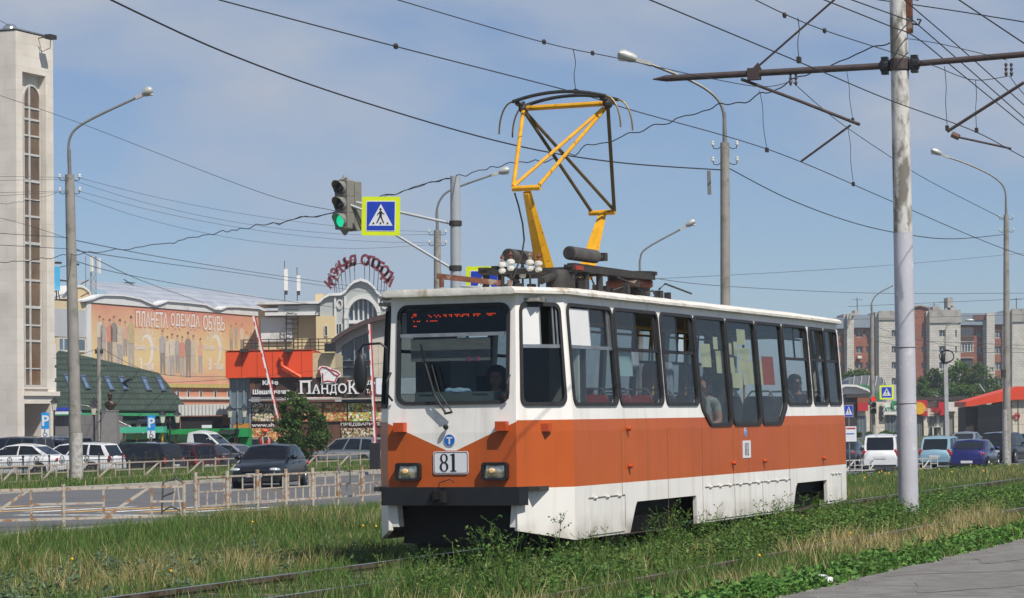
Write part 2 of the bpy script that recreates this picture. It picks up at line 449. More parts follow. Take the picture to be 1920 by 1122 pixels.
def gnd_np(s, t):
    z = vsmooth(13.5, 21, t) * (1 - 0.8 * vsmooth(33, 44, t)) * 0.009 * np.clip(s - 45, 0, 90) + 0.28 * vsmooth(20, 25.5, t) + 0.3 * vsmooth(57, 62, t)
    return -np.minimum(1.25, z)
def patch(s, t, f, seed):
    """soft large patches, 0..1"""
    o = np.zeros_like(s); g = np.random.default_rng(seed)
    for k in range(7):
        a = g.uniform(0, 6.28); w = f * g.uniform(0.6, 1.9); p = g.uniform(0, 6.28); o += np.sin((s * np.cos(a) * 0.6 + t * np.sin(a)) * w + p)
    return np.clip(0.5 + o / 7.0 * 1.3, 0, 1)
def in_view(s, t, mg=0.02):
    X = s * Dn[0] + t * Nn[0]; Y = s * Dn[1] + t * Nn[1]
    return (np.abs(X / np.maximum(Y, 1)) < 0.196 + mg) & (Y > 20)
def blades(name, s, t, h, w, col, lean=0.35, label=None):
    k = len(s); p = np.outer(s, Dn) + np.outer(t, Nn); p[:, 2] = gnd_np(s, t) - 0.01
    a = NG.uniform(0, 2 * np.pi, k); side = np.stack([np.cos(a), np.sin(a), np.zeros(k)], 1) * (w / 2)[:, None]
    b = NG.uniform(0, 2 * np.pi, k); ln = np.stack([np.cos(b), np.sin(b), np.zeros(k)], 1) * (h * NG.uniform(0.05, lean, k))[:, None]
    up = np.zeros((k, 3)); up[:, 2] = h
    v = np.empty((k, 5, 3)); v[:, 0] = p - side; v[:, 1] = p + side
    v[:, 2] = p + up * 0.55 + ln * 0.35 + side * 0.75; v[:, 3] = p + up * 0.55 + ln * 0.35 - side * 0.75; v[:, 4] = p + up + ln
    o = (np.arange(k) * 5)[:, None]
    fi = np.concatenate([o + np.array([0, 1, 2, 3]), o + np.array([3, 2, 4])], 1).ravel()
    lt = np.tile([4, 3], k); ls = np.concatenate([[0], np.cumsum(lt)[:-1]])
    me = attr_mesh(name, v.reshape(-1, 3), fi, ls, lt, np.repeat(col, 5, 0), BLADE)
    ob = link(name, me); kind(ob, 'stuff', label); ob['category'] = 'grass'
    return ob
GREENS = np.array([[0.066, 0.140, 0.026], [0.098, 0.185, 0.036], [0.046, 0.108, 0.024], [0.140, 0.200, 0.048]])
STRAWS = np.array([[0.36, 0.29, 0.13], [0.45, 0.37, 0.19], [0.26, 0.22, 0.09], [0.20, 0.20, 0.06]])
def mixcol(dry):
    k = len(dry); g = GREENS[NG.integers(0, 4, k)]; y = STRAWS[NG.integers(0, 4, k)]
    pick = NG.uniform(0, 1, k) < dry; c = np.where(pick[:, None], y, g); return c * NG.uniform(0.75, 1.25, (k, 1))
def scatter(k, s0, s1, t0, t1):
    s, t = NG.uniform(s0, s1, k), NG.uniform(t0, t1, k); ok = in_view(s, t); return s[ok], t[ok]
def rail_gap(t):
    o = np.ones_like(t)
    for r, q in ((11.87 - 0.762, .85), (11.87 + 0.762, .85), (8.28 - 0.762, .3), (8.28 + 0.762, .62)): o *= 1 - q * np.exp(-((t - r) / 0.13) ** 2)
    return o
# between the pavement and the track and along the tram
s, t = scatter(340000, 20, 62, 6.9, 24.5)
pt = patch(s, t, 0.9, 3); pt2 = patch(s, t, 2.4, 5)
dry = 0.07 + 0.62 * np.exp(-((t - 8.5) / 0.8) ** 2) * vsmooth(0.35, 0.75, pt2) + 0.5 * np.exp(-((t - 14.6) / 1.0) ** 2) * pt + 0.28 * vsmooth(0.5, 0.9, pt) * (t > 13.5)
tuft = patch(s, t, 9.0, 17); h = (0.075 + 0.09 * pt + 0.13 * np.exp(-((t - 10.2) / 0.6) ** 2) + 0.0 * pt2 + 0.07 * vsmooth(17, 20, t)) * (0.55 + 0.9 * tuft)
h = h * np.where((t > 10.75) & (t < 13.1) & (s > 26.4) & (s < 39.8), 0.5, 1.0) * NG.uniform(0.4, 1.45, len(s)) * (0.35 + 0.65 * rail_gap(t))
keep = (NG.uniform(0, 1, len(s)) < rail_gap(t)) & ~((t > 19.2) & (t < 21.2) & (s > 40) & (NG.uniform(0, 1, len(s)) < 0.6))
s, t, h, dry = s[keep], t[keep], h[keep], dry[keep]
blades('grass', s, t, h, NG.uniform(0.005, 0.012, len(s)), mixcol(dry), 0.75, label='uneven green and straw grass along the tram track')
# seed heads of dry grass
s, t = scatter(16000, 20, 55, 7.4, 10.0); keep = NG.uniform(0, 1, len(s)) < vsmooth(0.45, 0.8, patch(s, t, 2.4, 5)); s, t = s[keep], t[keep]
blades('dry_grass', s, t, NG.uniform(0.12, 0.32, len(s)), NG.uniform(0.006, 0.011, len(s)), STRAWS[NG.integers(0, 3, len(s))] * NG.uniform(0.9, 1.4, (len(s), 1)), 0.9, 'bleached straw seed stalks beside the pavement')
# farther turf to the right of the tram and the verge beyond the road
s, t = scatter(110000, 62, 130, 8, 25.4)
dry = 0.15 + 0.4 * patch(s, t, 0.5, 9)
keep = ~((t > 19.2) & (t < 21.2) & (NG.uniform(0, 1, len(s)) < 0.75))
s, t, dry = s[keep], t[keep], dry[keep]
blades('verge_grass', s, t, NG.uniform(0.06, 0.22, len(s)), NG.uniform(0.012, 0.025, len(s)), mixcol(dry), label='turf strip between the tram track and the street, right of the tram')
s, t = scatter(90000, 40, 140, 44.6, 58)
keep = NG.uniform(0, 1, len(s)) < vsmooth(44.6, 47.5, t)
s, t = s[keep], t[keep]
blades('roadside_grass', s, t, NG.uniform(0.08, 0.34, len(s)), NG.uniform(0.014, 0.03, len(s)), mixcol(np.full(len(s), 0.18)), label='weedy grass under the beige railing across the road')
# broad-leaved weeds: clumps of small leaves
def leaf_clumps(name, cs, ct, rad, hgt, nleaf, size, cols, label):
    k = len(cs) * nleaf; ci = np.repeat(np.arange(len(cs)), nleaf)
    a = NG.uniform(0, 2 * np.pi, k); r = np.sqrt(NG.uniform(0, 1, k)); hh = NG.uniform(0.05, 1, k) ** 0.8
    p = np.outer(cs, Dn) + np.outer(ct, Nn); p[:, 2] = gnd_np(cs, ct); p = p[ci]
    p = p + np.stack([np.cos(a) * r * rad[ci], np.sin(a) * r * rad[ci], hh * hgt[ci] * (1.05 - 0.5 * r)], 1)
    o1 = NG.normal(0, 1, (k, 3)); o1[:, 2] *= 0.5; o1 /= np.linalg.norm(o1, axis=1)[:, None]
    o2 = np.cross(o1, NG.normal(0, 1, (k, 3))); o2 /= np.linalg.norm(o2, axis=1)[:, None]
    sz = size * NG.uniform(0.5, 1.4, (k, 1)); v = np.empty((k, 4, 3))
    v[:, 0] = p - o1 * sz; v[:, 1] = p + o2 * sz * 0.45; v[:, 2] = p + o1 * sz; v[:, 3] = p - o2 * sz * 0.45
    fi = np.arange(k * 4); lt = np.full(k, 4); ls = np.arange(k) * 4
    col = cols[NG.integers(0, len(cols), k)] * NG.uniform(0.7, 1.3, (k, 1))
    me = attr_mesh(name, v.reshape(-1, 3), fi, ls, lt, np.repeat(col, 4, 0), BLADE); ob = link(name, me); kind(ob, 'stuff', label); ob['category'] = 'weeds'
    return ob
k = 600; cs = NG.uniform(20, 56, k); ct = 6.98 + np.abs(NG.normal(0, 0.36, k))
leaf_clumps('broadleaf_weeds', cs, ct, NG.uniform(0.08, 0.2, k), NG.uniform(0.10, 0.26, k), 70, 0.032, GREENS[[0, 1, 1, 2]] * np.array([1.15, 1.3, 1.2]), 'dark leafy weeds crowding the pavement edge')
k = 620; cs = NG.uniform(22, 47, k); ct = NG.normal(10.1, 0.42, k)
leaf_clumps('leafy_undergrowth', cs, ct, NG.uniform(0.08, 0.22, k), NG.uniform(0.14, 0.42, k), 55, 0.024, GREENS, 'leafy green undergrowth along the skirt of the tram')
k = 230; cs = NG.uniform(32, 50, k); ct = NG.normal(10.05, 0.36, k)
leaf_clumps('leafy_weed_bank', cs, ct, NG.uniform(0.10, 0.26, k), NG.uniform(0.25, 0.52, k), 70, 0.026, GREENS * np.array([1.0, 1.1, 1.0]), 'bank of taller leafy weeds between tram tail and catenary pole')
k = 160; cs = NG.uniform(70, 108, k); ct = NG.uniform(21.6, 24.6, k)
leaf_clumps('street_edge_weeds', cs, ct, NG.uniform(0.2, 0.5, k), NG.uniform(0.15, 0.34, k), 70, 0.05, GREENS, 'leafy weeds along the street edge below the parked cars at right')
k = 120; cs = NG.uniform(20, 30, k); ct = NG.uniform(13.2, 16.5, k)
leaf_clumps('silvery_weeds', cs, ct, NG.uniform(0.05, 0.14, k), NG.uniform(0.12, 0.3, k), 40, 0.026, np.array([[0.13, 0.19, 0.12], [0.10, 0.16, 0.08]]), 'pale silvery wormwood in the grass, lower left')
k = 300; cs = NG.uniform(45, 120, k); ct = NG.uniform(46, 56, k)
leaf_clumps('verge_weeds', cs, ct, NG.uniform(0.15, 0.4, k), NG.uniform(0.12, 0.3, k), 60, 0.05, GREENS, 'low leafy weeds at the foot of the beige railing')
# dandelion heads
mb = MB()
for i in range(90):
    if i < 60: s_, t_ = rnd.uniform(60, 110), rnd.uniform(12.5, 24)
    else: s_, t_ = rnd.uniform(22, 50), rnd.uniform(7, 24)
    mb.ball(W(s_, t_, gnd(s_, t_) + rnd.uniform(0.14, 0.26)), 0.017 if i >= 60 else 0.024, 6, 4)
o = mb.build('dandelion_heads', mat('dandelion_yellow', '#f0b818', 0.8), smooth=True); kind(o, 'stuff', 'yellow dandelion heads dotted through the turf'); o['category'] = 'flowers'
# tall branching weeds in front of the tram
def weed_mesh(seed, hgt):
    g = random.Random(seed); vs, fs, ls, cs_ = [], [], [], []
    def quad(a, b, c, d_, col):
        i = len(vs); vs.extend([a, b, c, d_]); fs.append((i, i + 1, i + 2, i + 3)); cs_.extend([col] * 4)
    def stem(a, b, w, col):
        a, b = Vector(a), Vector(b)
        for q in (Vector((w, 0, 0)), Vector((0, w, 0))): quad(a - q, a + q, b + q * 0.6, b - q * 0.6, col)
    def leaf(p, sz, col):
        u = Vector((g.gauss(0, 1), g.gauss(0, 1), g.gauss(0, 0.6))).normalized(); v = u.cross(Vector((g.gauss(0, 1), g.gauss(0, 1), g.gauss(0, 1)))).normalized()
        quad(p - u * sz, p + v * sz * 0.4, p + u * sz, p - v * sz * 0.4, col)
    gr = lambda: tuple(Vector(GREENS[g.randrange(4)]) * g.uniform(0.8, 1.4))
    for st_ in range(g.randint(1, 3)):
        ang, ln = g.uniform(0, 6.28), g.uniform(0.05, 0.22); top = Vector((math.cos(ang) * ln, math.sin(ang) * ln, hgt * g.uniform(0.75, 1))); p0 = Vector((g.uniform(-.04, .04), g.uniform(-.04, .04), 0))
        stem(p0, top, 0.004, gr())
        for b in range(g.randint(7, 12)):
            u = g.uniform(0.35, 1); p = p0.lerp(top, u); a2 = g.uniform(0, 6.28); bl = 0.06 + 0.16 * (1.1 - u); q = p + Vector((math.cos(a2) * bl, math.sin(a2) * bl, bl * g.uniform(0.4, 1.1)))
            stem(p, q, 0.0025, gr())
            for _ in range(g.randint(5, 10)): leaf(p.lerp(q, g.uniform(0.3, 1.05)) + Vector((g.gauss(0, .008), g.gauss(0, .008), g.gauss(0, .008))), g.uniform(0.008, 0.02), gr())
        for _ in range(30): leaf(p0.lerp(top, g.uniform(0.05, 0.8)) + Vector((g.gauss(0, .035), g.gauss(0, .035), 0)), g.uniform(0.015, 0.035), gr())
    fl = np.array([i for f in fs for i in f]); n_ = len(fs)
    return attr_mesh('weed_plant', np.array([tuple(v) for v in vs]), fl, np.arange(n_) * 4, np.full(n_, 4), np.array(cs_), BLADE)
WEEDS = [weed_mesh(i, 0.62) for i in range(6)]
spots = []
for px in (636, 690, 745, 762, 800, 822, 858, 880, 905, 918, 942, 950, 968, 990, 1004, 1040, 1062, 1100, 1150): spots.append((px, 10.2 - rnd.uniform(0, 0.5) + (0.7 if px < 700 else 0), rnd.uniform(0.6, 1.15)))
for px in range(1200, 1600, 12): spots.append((px + rnd.uniform(-5, 5), rnd.uniform(9.9, 10.5), rnd.uniform(0.7, 1.15)))
for i, (px, t_, sc) in enumerate(spots):
    q = ray(px, 1000); k = t_ / q.dot(NV); p = CO + q * k; s_ = p.dot(DV)
    if px == 942 or px == 905: sc = 1.3
    o = link('weed_plant', WEEDS[i % 6], None, W(s_, t_, -0.01), rnd.uniform(0, 6.28)); o.scale = (sc, sc, sc)
    tag(o, 'tall branching green weed growing in front of the tram' if px < 1180 else 'bushy green weed growing along the long side of the tram', 'weed',
        'tall weeds before the tram nose' if px < 1180 else 'weeds along the tram side')
# white scrap of plastic at the pavement edge
mb = MB(); mb.ball((0, 0, 0.05), (0.13, 0.08, 0.06), 10, 7); mb.v = [tuple(Vector(v) * (1 + 0.5 * mnoise.noise(Vector(v) * 25))) for v in mb.v]
tag(mb.build('plastic_bag', mat('crumpled_plastic', '#c9ccd0', 0.4, var=0.2, scale=20), loc=W(24.9, 7.05, 0.03), rotz=0.4), 'crumpled whitish plastic bag lying at the pavement edge', 'litter')
# ------------------------------------------------------------------ tram
S0, T0 = 26.95, 11.87
tram = thing('tram', 'orange and white tram number 81 with a raised yellow pantograph, standing in the grass', 'tram', W(S0, T0, 0), AV)
def tl(p):                       # world point -> tram coordinates
    return Vector((p.dot(DV) - S0, p.dot(NV) - T0, p.z))
def tpx(px, py, y=0.0):          # point of the tram seen at a picture point, on its lengthwise plane y
    return tl(on_t(px, py, T0 + y))
def livery():
    m = bpy.data.materials.new('tram_livery_paint'); m.use_nodes = True; N, L = m.node_tree.nodes, m.node_tree.links
    b = N['Principled BSDF']; b.inputs['Roughness'].default_value = 0.42; b.inputs['Specular IOR Level'].default_value = 0.35
    tc = N.new('ShaderNodeTexCoord'); sp = N.new('ShaderNodeSeparateXYZ'); L.new(tc.outputs['Object'], sp.inputs[0])
    def M(op, a, b_, clamp=False):
        n = N.new('ShaderNodeMath'); n.operation = op; n.use_clamp = clamp
        for i, v in enumerate((a, b_)):
            if v is None: continue
            if isinstance(v, (int, float)): n.inputs[i].default_value = v
            else: L.new(v, n.inputs[i])
        return n.outputs[0]
    x, y, z = sp.outputs
    vy = M('MULTIPLY', M('MAXIMUM', M('SUBTRACT', M('ABSOLUTE', y, None), 0.06), 0.0), 0.43)
    vtop = M('ADD', vy, 1.36)
    front = M('LESS_THAN', x, 0.012)
    ztop = M('ADD', M('MULTIPLY', front, vtop), M('MULTIPLY', M('SUBTRACT', 1.0, front), 1.69))
    band = M('MULTIPLY', M('LESS_THAN', z, ztop), M('GREATER_THAN', z, 0.93))
    st = N.new('ShaderNodeMapping'); st.inputs['Scale'].default_value = (5, 5, 0.22); L.new(tc.outputs['Object'], st.inputs[0])
    nz = N.new('ShaderNodeTexNoise'); nz.inputs['Scale'].default_value = 1.6; nz.inputs['Detail'].default_value = 7; L.new(st.outputs[0], nz.inputs[0])
    n2 = N.new('ShaderNodeTexNoise'); n2.inputs['Scale'].default_value = 0.7; n2.inputs['Detail'].default_value = 4; L.new(tc.outputs['Object'], n2.inputs[0])
    n5 = N.new('ShaderNodeTexNoise'); n5.inputs['Scale'].default_value = 3.5; n5.inputs['Detail'].default_value = 8; L.new(tc.outputs['Object'], n5.inputs[0])
    def ramp(f, a, b_, lo, hi):
        r = N.new('ShaderNodeMapRange'); r.inputs[1].default_value, r.inputs[2].default_value, r.inputs[3].default_value, r.inputs[4].default_value = a, b_, lo, hi
        L.new(f, r.inputs[0]); return r.outputs[0]
    def mixc(f, a, b_):
        n = N.new('ShaderNodeMix'); n.data_type = 'RGBA'
        for i, v in ((0, f), (6, a), (7, b_)):
            if isinstance(v, tuple): n.inputs[i].default_value = (*v, 1)
            elif isinstance(v, (int, float)): n.inputs[i].default_value = v
            else: L.new(v, n.inputs[i])
        return n.outputs[2]
    orange = mixc(ramp(n2.outputs['Fac'], 0.38, 0.65, 0, 1), lin('#b25426'), lin('#bb5b22'))
    orange = mixc(ramp(nz.outputs['Fac'], 0.5, 0.78, 0, 0.55), orange, lin('#985022'))
    white = mixc(ramp(n2.outputs['Fac'], 0.35, 0.7, 0, 1), lin('#ebe8e3'), lin('#dfdcd6'))
    white = mixc(ramp(nz.outputs['Fac'], 0.52, 0.8, 0, 0.34), white, lin('#9a8f80'))
    low = M('MULTIPLY', ramp(z, 0.36, 0.62, 1.0, 0.0), ramp(n5.outputs['Fac'], 0.4, 0.7, 0.1, 0.75))   # road dirt thrown up on the skirt
    white = mixc(low, white, lin('#8d8271'))
    L.new(mixc(band, white, orange), b.inputs['Base Color'])
    n4 = N.new('ShaderNodeTexNoise'); n4.inputs['Scale'].default_value = 0.9; n4.inputs['Detail'].default_value = 3; L.new(tc.outputs['Object'], n4.inputs[0])
    bp = N.new('ShaderNodeBump'); bp.inputs['Strength'].default_value = 0.5; bp.inputs['Distance'].default_value = 0.05
    L.new(n4.outputs['Fac'], bp.inputs['Height']); L.new(bp.outputs[0], b.inputs['Normal'])
    return m
LIV = livery()
RUBBER = mat('black_window_rubber', '#26272a', 0.7, var=0.2, scale=8)
BLACK = mat('black_enamel', '#1d1e22', 0.45, var=0.15, scale=6)
DARK = mat('near_black_underframe', '#17181a', 0.8, var=0.3, scale=5)  # near-black tone with random variation, also on coupler and seat stands
ALU = mat('dull_aluminium', '#9a9da0', 0.4, 0.7, var=0.15, scale=10)
CHROME = mat('chrome', '#c8cacc', 0.15, 1.0, var=0.03)
WPAINT = mat('white_enamel', '#d8d7d3', 0.5, var=0.08, scale=4)
TGLASS = glass_mat('tram_window_glass', '#e0e5e5', 0.10)
ZB, ZT, XC0, XC1, XE = 1.56, 3.12, 0.70, 10.62, 12.60
ys = lambda z: 1.21 if z <= ZB else 1.21 - (z - ZB) / (ZT - ZB) * 0.11
yf = lambda z: 0.79 if z <= ZB else 0.79 - (z - ZB) / (ZT - ZB) * 0.03
xfr = lambda z: 0.0 if z <= ZB else (z - ZB) / (ZT - ZB) * 0.10
yr = lambda z: ys(z) - 0.07
def f_side(sg): return lambda a, z, q: (a, sg * (ys(z) - q), z)
def f_rear(sg):
    def fn(a, z, q):
        u = (a - XC1) / (XE - XC1); y = ys(z) * (1 - u) + yr(z) * u; return (a, sg * (y - q), z)
    return fn
FL = 0.82
def f_facet(sg):
    def fn(a, z, q):
        u = a / FL; x = xfr(z) * (1 - u) + XC0 * u; y = yf(z) * (1 - u) + ys(z) * u
        return (x + q * 0.5, sg * (y - q * 0.86), z)
    return fn
f_front = lambda a, z, q: (xfr(z) + q, a, z)
WZ0, WZ1 = 1.87, 2.99
wins = [('w', 0.77, 2.20), ('w', 2.30, 3.85), ('w', 3.98, 5.25), ('d1', 5.33, 6.58), ('d2', 6.66, 7.93), ('d3', 8.01, 9.22), ('w', 9.31, 10.54)]
def outline(k, x0, x1, grow=0.0, r=0.10):
    x0 -= grow; x1 += grow; z0, z1 = WZ0 - grow, WZ1 + grow; zd = 1.60 - grow
    if k == 'w': return rrect(x0, x1, z0, z1, r)
    if k == 'd1': return rpoly([(x0, z0 - 0.02), (x0 + 0.34, zd), (x1, zd), (x1, z1), (x0, z1)], r * 0.7)
    if k == 'd2': return rrect(x0, x1, zd, z1, r)
    return rpoly([(x0, zd), (x1 - 0.34, zd), (x1, z0 - 0.02), (x1, z1), (x0, z1)], r * 0.7)
side_low = [(XC0, 0.33), (2.52, 0.33), (2.72, 0.63), (2.78, 0.69), (5.03, 0.69), (5.05, 0.33), (9.42, 0.33), (9.58, 0.66), (9.66, 0.72), (XC1, 0.72), (XC1, ZB), (XC0, ZB)]
rear_low = [(XC1, 0.72), (11.32, 0.72), (11.34, 0.36), (XE, 0.38), (XE, ZB), (XC1, ZB)]
for sg in (-1, 1):
    MB().plate(side_low, (), 0.05, f_side(sg)).build('lower_side_panel', LIV, tram)
    MB().plate(rear_low, (), 0.05, f_rear(sg)).build('lower_end_panel', LIV, tram)
    MB().plate(rect(XC0, XC1, ZB, ZT), [outline(*w) for w in wins], 0.05, f_side(sg)).build('upper_side_panel', LIV, tram)
    MB().plate(rect(XC1, XE, ZB, ZT), [rrect(10.70, 11.58, WZ0, WZ1, 0.09), rrect(11.66, 12.44, WZ0, WZ1, 0.09)], 0.05, f_rear(sg)).build('upper_end_panel', LIV, tram)
    MB().plate([(0.0, 0.46), (FL, 0.33), (FL, ZB), (0, ZB)], (), 0.05, f_facet(sg)).build('lower_cab_panel', LIV, tram)
    MB().plate(rect(0, FL, ZB, ZT), [rrect(0.085, 0.72, WZ0, WZ1, 0.09)], 0.05, f_facet(sg)).build('upper_cab_panel', LIV, tram)
MB().plate(rect(-0.79, 0.79, 0.95, ZB), (), 0.05, f_front).build('lower_front_panel', LIV, tram)
up_front = [(-yf(ZB), ZB), (yf(ZB), ZB), (yf(ZT), ZT), (-yf(ZT), ZT)]
MB().plate(up_front, [rrect(-0.68, 0.66, 1.90, 2.99, 0.10)], 0.05, f_front).build('upper_front_panel', LIV, tram)
MB().plate([(-1.135, 0.38), (1.135, 0.38), (1.135, ZB), (1.03, ZT), (-1.03, ZT), (-1.135, ZB)], [rrect(-0.6, 0.6, 1.9, 2.9, 0.1)], 0.05, lambda a, z, q: (XE - q, a, z)).build('rear_panel', LIV, tram)
# thin white skirt fins beside the open nose
for sg in (-1, 1): MB().plate([(0, 0.95), (0.06, 0.95), (0.1, 0.5), (0.02, 0.5)], (), 0.14, lambda a, z, q, sg=sg: (q + 0.02, sg * (0.79 - a - (0 if sg < 0 else 0.02)), z)).build('skirt_fin', WPAINT, tram)
# underframe, dark
mb = MB().box(0.35, 12.3, -1.0, 1.0, 0.55, 0.9); mb.box(0.3, 0.36, -0.74, 0.74, 0.30, 0.95); mb.box(0.36, 2.3, -0.6, 0.6, 0.25, 0.55); mb.box(5.2, 9.3, -0.9, 0.9, 0.35, 0.6)
mb.build('underframe', DARK, tram)
MB().box(0.10, 12.45, -1.02, 1.02, 0.9, 0.95).build('floor', mat('worn_floor_lino', '#3a3634', 0.8), tram)
for bx in (3.9, 10.4):
    bg = MB().box(bx - 1.3, bx + 1.3, -0.95, -0.8, 0.28, 0.5).box(bx - 1.3, bx + 1.3, 0.8, 0.95, 0.28, 0.5).box(bx - 0.3, bx + 0.3, -0.9, 0.9, 0.3, 0.55).build('bogie', mat('dusty_bogie', '#463d35', 0.9, var=0.3, scale=6), tram)
    for wx in (-0.95, 0.95):
        for sg in (-1, 1):
            MB().lathe([(0.06, -0.05), (0.10, -0.08), (0.30, -0.05), (0.35, -0.05), (0.35, 0.05), (0.30, 0.05), (0.1, 0.08), (0.06, 0.05)], 24, (bx + wx, sg * 0.76, 0.47), 'y').build('wheel', mat('wheel_steel', '#544a42', 0.6, 0.6, var=0.3, scale=6), bg, smooth=30)
# hatch lines on the skirt: thin proud panels with hinges
for (a, b, z1) in ((1.10, 2.32, 0.78), (5.36, 6.62, 0.78), (6.66, 7.9, 0.78), (7.94, 9.26, 0.78), (11.55, 12.2, 0.80)):
    fn = f_side(-1) if a < XC1 else f_rear(-1)
    hz = MB().plate(rect(a, b, 0.36 + (0.04 if a > XC1 else 0), z1), (), 0.01, lambda p, z, q, fn=fn: fn(p, z, -0.012 + q)); hz.build('skirt_hatch', LIV, tram)
    h_ = MB().plate(rect(a, b, z1 - 0.004, z1 + 0.012), (), 0.006, lambda p, z, q, fn=fn: fn(p, z, -0.016 + q)).plate(rect(b - 0.004, b + 0.008, 0.4, z1), (), 0.004, lambda p, z, q, fn=fn: fn(p, z, -0.014 + q)); h_.build('hatch_seam', mat('seam_grime', '#6b6459', 0.9), tram)
    k = 3
    for i in range(k):
        c_ = a + (b - a) * (i + 0.5) / k; p = fn(c_, z1 + 0.004, -0.02); MB().cyl((p[0] - 0.05, p[1], p[2]), (p[0] + 0.05, p[1], p[2]), 0.014, n=6).build('hinge', WPAINT, tram)
for u_, z0_, z1_ in ((3.93, 0.36, 1.84), (6.62, 0.36, 1.55), (9.27, 0.36, 1.84), (2.26, 0.72, 1.84), (5.30, 0.36, 1.84)):
    MB().plate(rect(u_ - 0.004, u_ + 0.004, z0_, min(z1_, ZB)), (), 0.003, lambda p, z, q: f_side(-1)(p, z, q - 0.003)).build('panel_seam', mat('seam_brown', '#7d5a44', 0.8), tram)
# window rubber, panes, sliders
def window(k, fn, loop_out, loop_in, x0, x1, slider=True, white_pane=False, open_half=False):
    fr = MB().plate(loop_out, [loop_in], 0.045, lambda a, z, q: fn(a, z, q - 0.02)).build('window_frame', RUBBER, tram)
    if slider:
        zs = 2.52
        MB().plate(rect(x0, x1, zs - 0.02, zs + 0.02), (), 0.03, lambda a, z, q: fn(a, z, q)).build('transom', ALU if white_pane else RUBBER, fr)
        xm = x0 + (x1 - x0) * 0.5
        if white_pane: MB().plate(rect(x0 + 0.02, xm, zs + 0.02, WZ1 - 0.03), (), 0.008, lambda a, z, q: fn(a, z, q + 0.004)).build('white_painted_pane', mat('painted_out_pane', '#dcdcda', 0.35, var=0.04), fr)
        else: MB().plate(rect(x0 + 0.01, xm, zs + 0.02, WZ1), (), 0.006, lambda a, z, q: fn(a, z, q + 0.006)).build('sliding_pane', TGLASS, fr)
        for xx in (xm, x1 - 0.10, x1 - 0.04):
            MB().plate(rect(xx - 0.012, xx + 0.012, zs + 0.02, WZ1), (), 0.02, lambda a, z, q: fn(a, z, q + 0.003)).build('slider_bar', RUBBER if not white_pane else ALU, fr)
        if not open_half: MB().plate(rect(xm, x1 - 0.04, zs + 0.02, WZ1), (), 0.006, lambda a, z, q: fn(a, z, q + 0.028)).build('sliding_pane', TGLASS, fr)
        MB().plate(rect(x0 + 0.005, x1 - 0.005, WZ0 + 0.005, zs - 0.02), (), 0.006, lambda a, z, q: fn(a, z, q + 0.010)).build('pane', TGLASS, fr)
    else:
        MB().plate(loop_in, (), 0.006, lambda a, z, q: fn(a, z, q + 0.008)).build('pane', TGLASS, fr)
    return fr
for sg in (-1, 1):
    for i, (k, x0, x1) in enumerate(wins):
        window(k, f_side(sg), outline(k, x0, x1, 0.028, 0.12), outline(k, x0 + 0.012, x1 - 0.012, -0.012, 0.08), x0, x1, k == 'w', i == 0 and sg < 0, i in (1, 2))
    for x0, x1 in ((10.70, 11.58), (11.66, 12.44)):
        window('w', f_rear(sg), rrect(x0 - 0.025, x1 + 0.025, WZ0 - 0.025, WZ1 + 0.025, 0.1), rrect(x0 + 0.02, x1 - 0.02, WZ0 + 0.02, WZ1 - 0.02, 0.07), x0, x1, True, False, True)
    window('w', f_facet(sg), rrect(0.06, 0.745, WZ0 - 0.025, WZ1 + 0.025, 0.1), rrect(0.10, 0.705, WZ0 + 0.02, WZ1 - 0.02, 0.07), 0.085, 0.72, True, sg < 0, True)
fr = MB().plate(rrect(-0.705, 0.685, 1.875, 3.015, 0.12), [rrect(-0.665, 0.645, 1.915, 2.975, 0.09)], 0.045, lambda a, z, q: f_front(a, z, q - 0.02)).build('windscreen_frame', RUBBER, tram)
MB().plate(rrect(-0.665, 0.645, 1.915, 2.975, 0.09), (), 0.006, lambda a, z, q: f_front(a, z, q + 0.012)).build('windscreen', glass_mat('windscreen_glass', '#dde3e4', 0.10), fr)
MB().plate(rect(-0.64, 0.655, 2.645, 2.685), (), 0.02, lambda a, z, q: f_front(a, z, q - 0.012)).build('windscreen_bar', ALU, fr)
# roof
pl = [(-0.045, -0.80), (XC0 - 0.02, -1.155), (XC1, -1.155), (XE + 0.04, -1.08), (XE + 0.04, 1.08), (XC1, 1.155), (XC0 - 0.02, 1.155), (-0.045, 0.80)]
def ring(k, z, dx=0.0): return [((p[0] - 6.2) * k + 6.2 + dx, p[1] * k, z) for p in pl]
dense = []
for i in range(len(pl)):
    a, b = pl[i], pl[(i + 1) % len(pl)]; kk = max(1, int(math.hypot(b[0] - a[0], b[1] - a[1]) / 0.25))
    dense += [(a[0] + (b[0] - a[0]) * j / kk, a[1] + (b[1] - a[1]) * j / kk) for j in range(kk)]
mb = MB(); rows = [(0.97, 3.10), (1.018, 3.112), (1.02, 3.145), (1.0, 3.165), (0.95, 3.185), (0.86, 3.21), (0.7, 3.235), (0.4, 3.255), (0.0, 3.26)]
nd = len(dense)
for q, (kx, z) in enumerate(rows):
    for i, p in enumerate(dense):
        wv = 0.004 * mnoise.noise(Vector((p[0] * 1.9, p[1] * 1.9, q * 0.2))) + 0.0035 * mnoise.noise(Vector((p[0] * 7, p[1] * 7, q * 0.7)))
        mb.v.append((6.2 + (p[0] - 6.2) * (0.99 + 0.01 * kx if kx > 0.9 else kx), p[1] * kx * (1 + wv), z + wv))
for q in range(len(rows) - 1):
    for i in range(nd): j = (i + 1) % nd; mb.f.append([q * nd + i, q * nd + j, (q + 1) * nd + j, (q + 1) * nd + i]); mb.m.append(0)
mb.f.append(list(range(nd))); mb.m.append(0)
